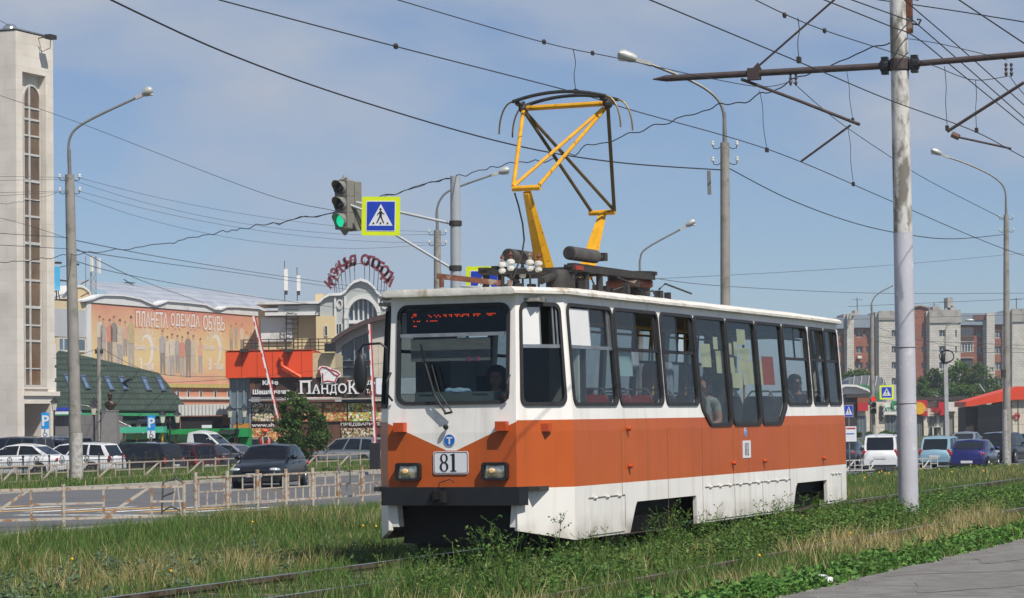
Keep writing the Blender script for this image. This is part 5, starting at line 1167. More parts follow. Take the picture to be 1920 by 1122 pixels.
# park lanterns
def lantern(parent, x, z, k=1.0):
    m_ = MB(); h = 0.42 * k
    b = MB().lathe([(0.05 * k, z), (0.09 * k, z + 0.04 * k)], 6, (x, 0, 0)).build('lantern_cup', BLACK, parent)
    MB().lathe([(0.085 * k, z + 0.04 * k), (0.15 * k, z + h)], 6, (x, 0, 0)).build('lantern_glass', mat('lantern_milk_glass', '#cfc8b4', 0.3, var=0.06), b)
    MB().lathe([(0.2 * k, z + h), (0.17 * k, z + h + 0.06 * k), (0.04 * k, z + h + 0.2 * k), (0.015, z + h + 0.3 * k)], 6, (x, 0, 0)).build('lantern_cap', BLACK, b)
def park_lamp(label, px, top_py, Y, heads):
    b_ = drop(at(px, 850, Y)); zt = at(px, top_py, Y).z - b_.z; t = thing('park_lantern', label, 'lamp post', b_, 0, 'black park lanterns')
    MB().lathe([(0.13, 0), (0.13, 0.2), (0.07, 0.3), (0.05, 1.0), (0.04, zt - 0.7)], 10).build('post', BLACK, t, smooth=40)
    if heads == 1: lantern(t, 0, zt - 0.72)
    else:
        for sg in (-1, 1):
            MB().tube([(0, 0, zt - 0.9), (sg * 0.12, 0, zt - 1.05), (sg * 0.33, 0, zt - 1.0), (sg * 0.36, 0, zt - 0.72)], 0.025, 6).build('scroll_arm', BLACK, t); lantern(t, sg * 0.36, zt - 0.72)
        MB().lathe([(0.04, zt - 0.7), (0.07, zt - 0.6), (0.02, zt - 0.4)], 8).build('finial', BLACK, t)
park_lamp('single black lantern beside the tower door', 102, 743, 124, 1); park_lamp('double black lantern left of the bronze bust, in front', 190, 751, 124, 2); park_lamp('single black lantern standing behind the double one', 177, 744, 128, 1)
park_lamp('double black lantern before the green market stalls', 319, 767, 128, 2); park_lamp('double black lantern left of the cafe wall', 445, 757, 130, 2)
# ------------------------------------------------------------------ buildings across the road
def on_plane(px, py, P0, nrm):
    r = ray(px, py); return CO + r * ((P0 - CO).dot(nrm) / r.dot(nrm))
def fit_text(parent, s, x0, x1, z0, z1, y, m, depth=0.02, bold=0.0, name='lettering', fn=None):
    mb = text_mb(s, 1.0, depth, bold)
    ax, bx, az, bz = min(v[0] for v in mb.v), max(v[0] for v in mb.v), min(v[2] for v in mb.v), max(v[2] for v in mb.v)
    mb.v = [(x0 + (v[0] - ax) / (bx - ax) * (x1 - x0), y + v[1], z0 + (v[2] - az) / (bz - az) * (z1 - z0)) for v in mb.v]
    if fn: mb.v = [tuple(fn(v[0], v[2], v[1])) for v in mb.v]
    return mb.build(name, m, parent, fix=False)
class Front:
    """a building (or sign) that faces the camera side at distance Y; picture points give x and z in metres"""
    def __init__(s, name, label, cat, px, Y, group=None, rot=0.0):
        b = drop(at(px, 850, Y)); s.Y, s.o = Y, b; s.root = thing(name, label, cat, b, rot, group)
    def p(s, px, py): q = at(px, py, s.Y) - s.o; return (q.x, q.z)
    def r(s, x0, y0, x1, y1): a, b = s.p(x0, y1), s.p(x1, y0); return a[0], b[0], a[1], b[1]
    def slab(s, name, m, x0, y0, x1, y1, dy0=0.0, dy1=4.0, parent=None):
        a, b, c, d_ = s.r(x0, y0, x1, y1); return MB().box(a, b, dy0, dy1, c, d_).build(name, m, parent or s.root)
    def poly(s, name, m, pts, th=0.3, y=0.0, holes=(), parent=None, raw=False):
        f = (lambda q: q) if raw else (lambda q: s.p(*q))
        return MB().plate([f(q) for q in pts], [[f(q) for q in h] for h in holes], th, lambda a, b, q: (a, q + y, b)).build(name, m, parent or s.root)
    def window(s, x0, y0, x1, y1, y=0.0, mull=1, frame=None, pane=None, trans=False):
        a, b, c, d_ = s.r(x0, y0, x1, y1); fw = max(0.05, (b - a) * 0.06); hs = []
        for i in range(mull + 1):
            u0 = a + (b - a) * i / (mull + 1) + fw * (1 if i == 0 else 0.5); u1 = a + (b - a) * (i + 1) / (mull + 1) - fw * (1 if i == mull else 0.5)
            if trans: zm = c + (d_ - c) * 0.66; hs += [rect(u0, u1, c + fw, zm - fw / 2), rect(u0, u1, zm + fw / 2, d_ - fw)]
            else: hs.append(rect(u0, u1, c + fw, d_ - fw))
        w = MB().plate(rect(a, b, c, d_), hs, 0.08, lambda p, q, t: (p, y + t, q)).build('window', frame or WFR, s.root)
        for h in hs: MB().box(h[0][0], h[2][0], y + 0.04, y + 0.06, h[0][1], h[2][1]).build('pane', pane or DGLASS, w)
        return w
WFR = mat('white_window_frame', '#c9c8c4', 0.5, var=0.05); DGLASS = mat('dark_window_glass', '#2a333c', 0.08, var=0.3, scale=0.8, spec=0.6)
BRGLASS = mat('bronze_stair_glass', '#6a543d', 0.1, var=0.45, scale=0.6, spec=0.6)
STONE = mat('pale_limestone_cladding', '#d9d0c4', 0.85, var=0.08, scale=0.9, bump=0.15, bscale=3, spots='#b9ab9b', spot_amt=0.22, spot_scale=0.8)
def tiled(key, base, line, w, h, mortar=0.012, rough=0.8, alt=None):
    if key in MATS: return MATS[key]
    m = bpy.data.materials.new(key); m.use_nodes = True; N, L = m.node_tree.nodes, m.node_tree.links; b = N['Principled BSDF']; b.inputs['Roughness'].default_value = rough
    tc = N.new('ShaderNodeTexCoord'); sp = N.new('ShaderNodeSeparateXYZ'); L.new(tc.outputs['Object'], sp.inputs[0])
    ad = N.new('ShaderNodeMath'); ad.operation = 'ADD'; L.new(sp.outputs[0], ad.inputs[0]); L.new(sp.outputs[1], ad.inputs[1])
    cb = N.new('ShaderNodeCombineXYZ'); L.new(ad.outputs[0], cb.inputs[0]); L.new(sp.outputs[2], cb.inputs[1])
    br = N.new('ShaderNodeTexBrick'); L.new(cb.outputs[0], br.inputs['Vector'])
    br.inputs['Color1'].default_value = (*lin(base), 1); br.inputs['Color2'].default_value = (*lin(alt or base), 1); br.inputs['Mortar'].default_value = (*lin(line), 1)
    br.inputs['Scale'].default_value = 1.0; br.inputs['Mortar Size'].default_value = mortar; br.inputs['Brick Width'].default_value = w; br.inputs['Row Height'].default_value = h
    nz = N.new('ShaderNodeTexNoise'); nz.inputs['Scale'].default_value = 0.6; nz.inputs['Detail'].default_value = 6; L.new(tc.outputs['Object'], nz.inputs[0])
    mr = N.new('ShaderNodeMapRange'); mr.inputs[1].default_value, mr.inputs[2].default_value, mr.inputs[3].default_value, mr.inputs[4].default_value = 0.3, 0.7, 0.85, 1.1; L.new(nz.outputs['Fac'], mr.inputs[0])
    mx = N.new('ShaderNodeMix'); mx.data_type, mx.blend_type = 'RGBA', 'MULTIPLY'; mx.inputs[0].default_value = 1; L.new(br.outputs[0], mx.inputs[6]); L.new(mr.outputs[0], mx.inputs[7]); L.new(mx.outputs[2], b.inputs['Base Color'])
    bp = N.new('ShaderNodeBump'); bp.inputs['Strength'].default_value = 0.4; bp.inputs['Distance'].default_value = 0.03; L.new(br.outputs['Fac'], bp.inputs['Height']); bp.invert = True; L.new(bp.outputs[0], b.inputs['Normal'])
    MATS[key] = m; return m
# ---- window tower at the left edge
c0 = at(33, 797, 130); sT, tT = ST(c0); zg = gnd(sT, tT)
tw = thing('stair_tower', 'tall pale stone tower with one long arched stair window, left edge', 'building', W(sT, tT, zg), AV)
def tz(px, py): p = on_t(px, py, tT); return (p.dot(DV) - sT, p.z - zg)
XR = tz(101, 400)[0]; ZTOP = tz(33, 58)[1]
TILE = tiled('tower_stone_slabs', '#dcd4c9', '#c3b9ac', 1.2, 0.6, 0.006, 0.85, '#d6cdc1')
nx0, nz0 = tz(45, 726); nx1 = tz(87, 400)[0]; nz1 = tz(60, 138)[1]
dx0, dx1, dz1 = tz(46, 800)[0], tz(95, 800)[0], tz(60, 757)[1]
MB().plate(rect(0, XR, -0.3, ZTOP), [rect(nx0, nx1, nz0, nz1), rect(dx0, dx1, 0.05, dz1)], 0.5).build('wall', TILE, tw)
MB().box(0, 0.4, 0.5, 9.0, -0.3, ZTOP).build('wall', TILE, tw); MB().box(XR - 0.4, XR, 0.5, 9.0, -0.3, ZTOP).build('wall', TILE, tw); MB().box(0.4, XR - 0.4, 8.6, 9, -0.3, ZTOP).build('wall', TILE, tw)
MB().box(0.05, XR - 0.05, 0.05, 8.9, ZTOP, ZTOP + 0.05).build('roof', GRIME, tw); MB().box(-0.04, XR + 0.04, -0.04, 9.04, ZTOP + 0.052, ZTOP + 0.12).build('parapet_flashing', mat('grey_flashing', '#8c8d8e', 0.5, 0.5), tw)
MB().box(nx0, nx1, 0.42, 0.48, nz0, nz1).build('niche_back', mat('niche_plaster', '#d2cbc2', 0.85), tw)
wx = [on_t(q_, 400, tT + 0.3).dot(DV) - sT for q_ in (45.5, 54, 56.5, 74)]
rows_ = [(203, 221), (225, 252), (255, 287), (291, 336), (341, 372), (374, 403), (407, 453), (458, 487), (490, 523), (527, 573), (578, 608), (611, 637), (641, 690), (692, 722)]
cxa = (wx[0] + wx[3]) / 2; za0 = tz(60, 200)[1]; rA = (wx[3] - wx[0]) / 2; zA = tz(60, 160)[1] - rA
holes, panes = [], []
for y0, y1 in rows_:
    z1, z0 = tz(60, y0)[1], tz(60, y1)[1]; holes += [rect(wx[0], wx[1], z0, z1), rect(wx[2], wx[3], z0, z1)]
arcL = [(wx[0], za0), (wx[1], za0)] + [(min(cxa + rA * math.cos(a), wx[1]), zA + rA * math.sin(a) * 1.0) for a in [math.acos(max(-1, (wx[1] - cxa) / rA)) + (math.pi - math.acos((wx[1] - cxa) / rA)) * i / 6 for i in range(7)]]
a0 = math.acos((wx[2] - cxa) / rA); arcR = [(wx[2], za0), (wx[3], za0)] + [(cxa + rA * math.cos(a), zA + rA * math.sin(a)) for a in [a0 * i / 8 for i in range(9)]]
holes += [arcL, arcR]; bW = 0.09
outer = [(wx[0] - bW, tz(60, 724)[1] - 0.05), (wx[3] + bW, tz(60, 724)[1] - 0.05)] + [(cxa + (rA + bW) * math.cos(a), zA + (rA + bW) * math.sin(a)) for a in [math.pi * i / 14 for i in range(15)]]
stw = MB().plate(outer, holes, 0.1, lambda a, b, q: (a, 0.26 + q, b)).build('stair_window', mat('grey_white_frame', '#bdbcb8', 0.6), tw)
for h in holes: MB().plate(h, (), 0.02, lambda a, b, q: (a, 0.31 + q, b)).build('pane', BRGLASS, stw)
zl = tz(60, 738)[1]; MB().box(nx0 - 0.05, XR + 0.3, -0.12, 0.0, zl - 0.12, zl + 0.1).build('ledge', STONE, tw); MB().box(nx0, nx1, -0.1, 0.3, nz0 - 0.1, nz0).build('sill', STONE, tw)
MB().box(dx0, dx1, 2.2, 2.3, 0.05, dz1).build('porch_back', mat('porch_plaster', '#b8ab97', 0.85), tw); MB().box(dx0 + 0.1, dx0 + 0.9, 2.1, 2.19, 0.05, dz1 * 0.75).build('door', mat('dark_door', '#3c3a38', 0.5), tw)
MB().box(tz(66, 420)[0] + 0.3, XR, 0.499, 2.2, dz1, dz1 + 0.1).build('porch_soffit', STONE, tw)
MB().ball((tz(57, 60)[0], 1.2, ZTOP + 0.2), (0.42, 0.42, 0.4), 14, 10).build('silver_dome', mat('silver_dome_metal', '#c9cdd0', 0.25, 0.9, var=0.05), tw, smooth=True)
fx, fz = tz(72, 72); MB().bar((fx, 0, fz), (fx, -0.7, fz + 0.05), 0.05, 0.05).box(fx - 0.3, fx + 0.3, -0.9, -0.55, fz - 0.1, fz + 0.12).tube([(fx + 0.2, -0.6, fz), (fx + 0.3, -0.5, fz - 0.5), (fx + 0.1, -0.1, fz - 0.7), (fx, 0, fz - 0.4)], 0.02, 5).build('floodlight', GRIME, tw)
MB().tube([(-2, 2, ZTOP + 0.5), (0.0, 1, ZTOP + 0.6), (XR * 0.85, 1.0, ZTOP + 0.1)], 0.015, 4).tube([(0, 1, ZTOP + 0.1), (0, 1, ZTOP + 0.6)], 0.015, 4).build('roof_aerial_wire', GRIME, tw)
z0, z1 = tz(101, 305)[1], tz(101, 262)[1]; bay = MB().box(XR, XR + 0.75, 0.6, 1.8, z0, z1).build('metal_bay', mat('ribbed_zinc', '#8f979e', 0.5, 0.5), tw)
MB().plate([(XR, z1), (XR + 0.8, z1), (XR, z1 + 1.4)], (), 1.3, lambda a, b, q: (a, 0.55 + q, b)).build('bay_roof', mat('ribbed_zinc'), bay)
for i in range(4): MB().box(XR + 0.05 + i * 0.2, XR + 0.09 + i * 0.2, 0.56, 0.6, z0, z1).build('bay_rib', mat('zinc_rib', '#6e767d', 0.5, 0.5), bay)
for py_ in (655, 675, 700, 727): q = tz(102, py_); MB().box(XR, XR + 0.45, 0.2, 0.7, q[1] - 0.25, q[1] + 0.28).build('wall_cabinet', mat('white_cabinet', '#d3d2ce', 0.5), tw)

# ---- mall with the long banner, facade along the avenue
pB = at(168, 700, 200); sB, tB = ST(pB); zgB = -0.9
mall = thing('shopping_mall', 'long beige mall wing with wavy white parapet behind the banner', 'building', W(sB, tB, zgB), AV)
def mz_(px, py): p = on_t(px, py, tB); return (p.dot(DV) - sB, p.z - zgB)
BEI = mat('beige_render', '#c9b793', 0.85, var=0.06, scale=0.5, bump=0.1); SALM = mat('salmon_render', '#c98a6c', 0.85, var=0.06, scale=0.6); WHR = mat('white_render', '#cfcfcc', 0.8, var=0.06, scale=0.8, spots='#b3b1ac', spot_amt=0.2, spot_scale=0.5)
GREYR = mat('grey_cladding', '#aeb2b4', 0.7, var=0.05, scale=0.6)
xL, xE = mz_(60, 600)[0], mz_(640, 600)[0]; zTp = mz_(168, 568)[1]; zBb = mz_(420, 721)[1]
zA_, zB_ = mz_(420, 728)[1], mz_(420, 747)[1]
MB().box(xL, xE, 0, 14, zB_ + 0.3, zTp).build('wall', BEI, mall); MB().box(xL, xE, 0.02, 14, -0.5, zB_ + 0.3).build('wall', SALM, mall)
MB().box(mz_(300, 725)[0], xE, -0.25, 0.0, zA_, zA_ + 0.3).build('cornice', mat('straw_cornice', '#bda968', 0.8), mall); MB().box(mz_(300, 725)[0], xE, -0.15, 0.02, zB_ - 0.1, zB_ + 0.1).build('cornice', WHR, mall)
MB().box(mz_(300, 725)[0], xE, -0.02, 0.0, zB_ + 0.1, zA_).build('salmon_band', SALM, mall)
for px in (330, 349.5, 373, 400, 425): a, b = mz_(px, 735)[0], mz_(px + 5, 735)[0]; w = MB().box(a, b, -0.06, -0.02, mz_(px, 746)[1], mz_(px, 731)[1]).build('window', WFR, mall); MB().box(a + 0.1, b - 0.1, -0.08, -0.06, mz_(px, 745)[1], mz_(px, 732)[1]).build('pane', DGLASS, w)
pts = [(150, 566), (168, 562), (180, 557), (191, 555), (225, 556), (257, 562), (270, 568), (285, 574), (296, 571), (308, 566), (345, 569), (380, 573), (396, 581), (408, 582), (420, 577), (440, 577), (480, 580), (500, 588), (510, 598), (505, 595), (160, 567)]
MB().plate([mz_(*q) for q in pts], (), 0.7, lambda a, b, q: (a, q - 0.2, b)).build('parapet', WHR, mall)
MB().plate([(mz_(*q)[0], mz_(*q)[1]) for q in pts[:-2]] + [(mz_(*q)[0], mz_(*q)[1] + 0.12) for q in pts[:-2]][::-1], (), 0.9, lambda a, b, q: (a, q - 0.35, b)).build('parapet_cap', mat('snow_white_cap', '#d8d8d6', 0.6), mall)
# left wing details
MB().box(mz_(100, 600)[0], mz_(164, 600)[0], -0.06, 0, mz_(130, 632)[1], mz_(130, 580)[1]).build('grey_panel', GREYR, mall)
for a, b in ((109, 117), (118, 137), (139, 158)):
    w = MB().box(mz_(a, 650)[0], mz_(b, 650)[0], -0.08, 0, mz_(130, 660)[1], mz_(130, 634)[1]).build('window', WFR, mall); MB().box(mz_(a + 1, 650)[0], mz_(b - 1, 650)[0], -0.1, -0.08, mz_(130, 656)[1], mz_(130, 636)[1]).build('pane', mat('grey_blue_glass', '#5d6f7b', 0.1, var=0.2, scale=1), w)
MB().box(mz_(160, 600)[0], mz_(168, 600)[0], -0.15, 0.0, -0.4, zTp).build('corner_pilaster', WHR, mall)
q = mz_(191, 558); MB().plate(circ(q[0], q[1] - 0.1, 1.55, 0.95, 16, 0, 180), (), 3, lambda a, b, t: (a, t + 2.0, b)).build('arched_dormer', BEI, mall)
MB().plate(circ(q[0], q[1] - 0.1, 1.75, 1.12, 16, 0, 180) + circ(q[0], q[1] - 0.1, 1.55, 0.95, 16, 0, 180)[::-1], (), 3.2, lambda a, b, t: (a, t + 1.9, b)).build('dormer_arch', WHR, mall)
# tiled barrel roof behind the parapet
RT = tiled('grey_metal_tiles', '#a6abb4', '#868b94', 0.7, 0.45, 0.03, 0.5, '#9ea3ad')
mb = MB(); a, b = mz_(300, 560)[0], mz_(640, 560)[0]; zr = mz_(420, 560)[1]
for i in range(9):
    an = math.radians(90 * i / 8)
    for x in (a, b): mb.v.append((x, 16 - 13 * math.cos(an), zTp - 0.5 + 3.6 * math.sin(an)))
for i in range(8): mb.f.append([2 * i, 2 * i + 1, 2 * i + 3, 2 * i + 2]); mb.m.append(0)
mb.build('barrel_roof', RT, mall, smooth=True)
st = link('roof_stair', None, mall)
for i in range(8):
    x = mz_(384 + i * 6, 570)[0]; z = zTp + 0.25 + i * 0.36; y = 3.2 + i * 0.9; MB().box(x, x + 1.0, y, y + 0.5, z, z + 0.06).build('step', BLACK, st); MB().bar((x, y, z), (x + 0.6, y + 0.9, z + 0.36), 0.06, 0.06).build('stringer', BLACK, st)
for px in (247, 261, 272, 283):
    x, z = mz_(px, 572); MB().lathe([(0.2, -0.8), (0.38, -0.4), (0.38, 0.0), (0.22, 0.3), (0.22, 0.5), (0.5, 0.5), (0.5, 0.56)], 10, (x, 1.5, z)).build('roof_vent', mat('zinc_vent', '#9aa0a6', 0.35, 0.7), mall, smooth=40)
# lattice mast and aerials on the roof
def on_mall(px, py, y=4.0): x, z = mz_(px, py); return Vector((x, y, z))
k = 200 / FPX
b0, b1 = mz_(253, 572), mz_(267, 478)
am = thing('antenna_mast', 'small steel lattice antenna mast with panel aerials on the mall roof', 'antenna', W(sB + b0[0], tB + 4, zgB + b0[1] - 0.5), AV); hgt = b1[1] - b0[1] + 0.5
GM = mat('pale_galvanised', '#9a9c9e', 0.5, 0.4)
for x in (0, 0.75):
    for y in (0, 0.5): MB().bar((x, y, 0), (x, y, hgt), 0.05, 0.05).build('leg', GM, am)
for i in range(9):
    z0, z1 = hgt * i / 9, hgt * (i + 1) / 9; MB().bar((0, 0, z0), (0.75, 0, z1), 0.03, 0.03).bar((0.75, 0, z0), (0, 0, z1), 0.03, 0.03).bar((0, 0, z1), (0.75, 0, z1), 0.03, 0.03).build('lattice', GM, am)
for x, z in ((-0.15, 0.72), (0.95, 0.70)): MB().box(x - 0.12, x + 0.12, -0.25, -0.08, hgt * z, hgt * z + 1.2).build('panel_aerial', WPAINT, am)
MB().lathe([(0.25, 0), (0.22, 0.06), (0, 0.1)], 10, (0.0, -0.2, hgt * 0.2), 'y').build('dish', WPAINT, am)
for px, y0, y1, w in ((216, 514, 545, 0.13), (230.5, 520, 557, 0.13)):
    a, b = on_mall(px, y1, 6), on_mall(px, y0, 6); o = W(sB + a.x, tB + 6, zgB + a.z)
    t = thing('panel_aerial', 'white upright panel aerial, ' + ('thin, left of the lattice mast' if px < 220 else 'nearest left of the lattice mast'), 'antenna', o, AV, 'rooftop aerials'); h = b.z - a.z
    MB().box(-w, w, -0.1, 0.1, 0.4, h).build('panel', WPAINT, t); MB().cyl((0, 0, -2.5), (0, 0, h + 0.7), 0.04, n=6).build('pole', GALV, t)
# blue billboard
bb = thing('billboard', 'sky-blue rooftop billboard on a steel truss beside the tower', 'billboard', W(sB + mz_(100, 545)[0], tB + 2, zgB + zTp - 0.3), AV); w = mz_(155, 545)[0] - mz_(100, 545)[0]; z1, z0 = mz_(128, 497)[1] - zTp + 0.3, mz_(128, 542)[1] - zTp + 0.3
MB().box(-6, w, 0, 0.1, z0, z1).build('panel', mat('sky_blue_vinyl', '#4aa9d8', 0.5, var=0.03, spots='#8fc4de', spot_amt=0.25, spot_scale=0.5), bb)
for x in (0.3, w * 0.5, w - 0.3): MB().bar((x, 0.15, -0.2), (x, 0.15, z1), 0.08, 0.08).bar((x, 0.2, z0), (x - 0.9, 1.2, -0.2), 0.06, 0.06).bar((x, -0.0, z0), (x + 0.7, 0.1, -0.2), 0.06, 0.06).build('strut', GRIME, bb)
for x in (w * 0.4, w): MB().bar((x, 0, z1), (x + 0.2, -1.2, z1 + 0.2), 0.05, 0.05).box(x, x + 0.5, -1.4, -1.1, z1 + 0.1, z1 + 0.25).build('spotlight', GRIME, bb)
# the banner
z1b, z0b = zTp - 0.1, zBb; x0b, x1b = mz_(168, 600)[0], mz_(497, 640)[0]
bn = thing('banner', 'huge faded red and yellow clothing banner with people and white lettering', 'banner', W(sB + x0b, tB - 0.12, zgB + z0b), AV); LB, HB = x1b - x0b, z1b - z0b
def banner_mat():
    m = bpy.data.materials.new('faded_banner_print'); m.use_nodes = True; N, L = m.node_tree.nodes, m.node_tree.links; b = N['Principled BSDF']; b.inputs['Roughness'].default_value = 0.75
    tc = N.new('ShaderNodeTexCoord'); sp = N.new('ShaderNodeSeparateXYZ'); L.new(tc.outputs['Object'], sp.inputs[0])
    nz = N.new('ShaderNodeTexNoise'); nz.inputs['Scale'].default_value = 0.28; nz.inputs['Detail'].default_value = 4; L.new(tc.outputs['Object'], nz.inputs[0])
    z = N.new('ShaderNodeMapRange'); z.inputs[1].default_value, z.inputs[2].default_value = 0, HB; L.new(sp.outputs[2], z.inputs[0])
    ad = N.new('ShaderNodeMath'); ad.operation = 'MULTIPLY_ADD'; ad.inputs[1].default_value = 0.5; L.new(nz.outputs['Fac'], ad.inputs[0]); ad.inputs[2].default_value = -0.25
    su = N.new('ShaderNodeMath'); su.operation = 'ADD'; L.new(ad.outputs[0], su.inputs[0]); L.new(z.outputs[0], su.inputs[1])
    r = N.new('ShaderNodeValToRGB'); L.new(su.outputs[0], r.inputs[0]); e = r.color_ramp.elements
    e[0].position, e[0].color = 0.0, (*lin('#cf9580'), 1); e[1].position, e[1].color = 1.0, (*lin('#c68470'), 1)
    for p, c in ((0.12, '#d4ab84'), (0.35, '#d6bd8a'), (0.6, '#d3b688'), (0.8, '#cfa07e')): n = e.new(p); n.color = (*lin(c), 1)
    L.new(r.outputs[0], b.inputs['Base Color']); return m
MB().box(0, LB, 0, 0.05, 0, HB).build('print', banner_mat(), bn)
bx = lambda px, py: ((mz_(px, py)[0] - x0b), (mz_(px, py)[1] - z0b))
TW = mat('faded_white_print', '#d8cfc4', 0.75, var=0.05); TR = mat('faded_red_print', '#b4553f', 0.75, var=0.05)
a, b = bx(252, 610), bx(418, 590); z0_, z1_ = bx(335, 617)[1], bx(335, 588)[1]
for i, (w_, p0, p1) in enumerate((('ПЛАНЕТА', 252, 312), ('ОДЕЖДА', 317, 372), ('ОБУВЬ', 378, 419))):
    fit_text(bn, w_, bx(p0, 600)[0] - 0.08, bx(p1, 600)[0] + 0.08, z0_ - 0.08, z1_ + 0.08, -0.008, TR, 0.004, 0.05); fit_text(bn, w_, bx(p0, 600)[0], bx(p1, 600)[0], z0_, z1_, -0.016, TW, 0.004, 0.02)
for px0, px1 in ((252, 292), (382, 420)):
    cxp = (px0 + px1) / 2; cxx, czz = bx(cxp, 652)
    for i, ch in enumerate('ПЛАНЕТА'):
        an = math.radians(155 - 130 * i / 6); text(bn, ch, cxx + 1.05 * math.cos(an), czz + 0.15 + 1.0 * math.sin(an), -0.012, 0.62, TW, 0.004, 0.02, 0.8, 1, 'CENTER', rot=an - math.pi / 2)
    oc = circ(cxx + 0.15, czz - 0.15, 0.95, 1.25, 20, -60, 170); ic = circ(cxx - 0.1, czz - 0.3, 0.75, 1.1, 20, -60, 170); MB().plate(oc + ic[::-1], (), 0.004, lambda p, q, t: (p, t - 0.006, q)).build('crescent', TW, bn)
    fit_text(bn, 'Одежда', bx(px0 - 2, 650)[0], bx(px0 + 18, 650)[0], czz - 0.25, czz + 0.25, -0.02, TW, 0.004, 0.03); fit_text(bn, 'обувь', bx(px1 - 13, 650)[0], bx(px1 + 1, 650)[0], czz - 0.25, czz + 0.2, -0.02, TW, 0.004, 0.03)
    z_ = bx(cxp, 686)[1]; fit_text(bn, '3', bx(px0 + 6, 686)[0], bx(px0 + 12, 686)[0], z_ - 0.4, z_ + 0.6, -0.014, TW, 0.004, 0.04); fit_text(bn, 'этаж', bx(px0 + 15, 686)[0], bx(px0 + 34, 686)[0], z_ - 0.35, z_ + 0.2, -0.014, TW, 0.004, 0.03)
CLOTH = ['#c9bda8', '#ab9d96', '#c98872', '#8b8078', '#c0b09a', '#cca08c', '#b5a27c', '#a8a09c', '#d0bda6']; LEGS = ['#9a8f86', '#aba095', '#8c8078', '#bfae98', '#a39c98']
def printed_person(px, y0, y1, i):
    g = random.Random(i * 7 + 1); x, zt = bx(px, y0); z0p = bx(px, y1)[1]; h = zt - z0p; w = h * 0.13; hd = h * 0.07; f = lambda p, q, t: (p, t - 0.010, q)
    p_ = MB().plate([(x - w, z0p + h * 0.46), (x + w * 0.9, z0p + h * 0.46), (x + w, z0p + h * 0.78), (x + w * 0.5, z0p + h * 0.85), (x - w * 0.5, z0p + h * 0.85), (x - w * 1.1, z0p + h * 0.78)], (), 0.003, f).build('printed_figure', mat('print_cloth_%d' % (i % 9), CLOTH[i % 9], 0.75, var=0.12, scale=3), bn)
    MB().plate([(x - w * 0.8, z0p), (x - w * 0.15, z0p), (x, z0p + h * 0.3), (x + w * 0.25, z0p), (x + w * 0.85, z0p), (x + w * 0.85, z0p + h * 0.47), (x - w * 0.9, z0p + h * 0.47)], (), 0.003, f).build('printed_legs', mat('print_legs_%d' % (i % 5), LEGS[i % 5], 0.75, var=0.12, scale=3), p_)
    MB().plate(circ(x, zt - hd, hd * 0.75, hd, 12), (), 0.003, lambda p, q, t: (p, t - 0.012, q)).build('printed_head', mat('print_skin', '#c29a82', 0.75), p_)
    MB().plate(circ(x, zt - hd * 0.75, hd * 0.74, hd * 0.78, 12, 0, 180), (), 0.003, lambda p, q, t: (p, t - 0.014, q)).build('printed_hair', mat('print_hair_%d' % (i % 2), ('#6d5547', '#8a6d52')[i % 2], 0.75), p_)
for i, (px, y0, y1) in enumerate(((184, 592, 668), (191, 597, 676), (203, 598, 680), (211, 592, 684), (222, 598, 690), (232, 602, 668), (243, 592, 690), (302, 618, 702), (311, 630, 704), (320, 625, 705), (330, 628, 700), (339, 630, 706), (350, 622, 708), (360, 628, 703), (373, 634, 700), (431, 610, 660), (440, 606, 655), (451, 608, 662), (460, 622, 665), (468, 624, 668), (476, 618, 662))): printed_person(px, y0, y1, i)

# ---- green-roofed shop building beside the tower
P0 = at(356, 771, 152); sG, tG = ST(P0); GN = (Vector((0, 0, 1)) * math.cos(math.radians(50)) - NV * math.sin(math.radians(50))).normalized()
gz0 = gnd(sG, tG); gb = thing('green_roof_shop', 'low shop with a big dark green shingled roof and skylights', 'building', Vector((P0.x, P0.y, gz0)), 0); go = gb.location.copy()
rp = [on_plane(*q, P0, GN) for q in ((100, 769), (356, 771), (298, 699.5), (205, 678), (111, 657), (85, 690))]
SHG = tiled('green_shingles', '#3d4d44', '#26332b', 0.5, 0.32, 0.05, 0.9, '#334139')
mb = MB(); k = len(rp); mb.v = [tuple(p - go) for p in rp] + [tuple(p - go - GN * 0.25) for p in rp]; mb.f = [list(range(k)), list(range(k, 2 * k))[::-1]] + [[i, (i + 1) % k, k + (i + 1) % k, k + i] for i in range(k)]; mb.m = [0] * len(mb.f)
rf = mb.build('roof', SHG, gb)
e0, e1 = rp[0] - go, rp[1] - go; MB().bar(e0 + Vector((0, 0, -0.22)), e1 + Vector((0, 0, -0.22)), 0.15, 0.16).build('eaves_board', mat('eaves_green', '#3f9a68', 0.6), gb)
S5 = 5.343; cv = lambda x, y: (80 + x / S5, 620 + y / S5)
FRM = mat('slate_blue_frame', '#4a5668', 0.5)
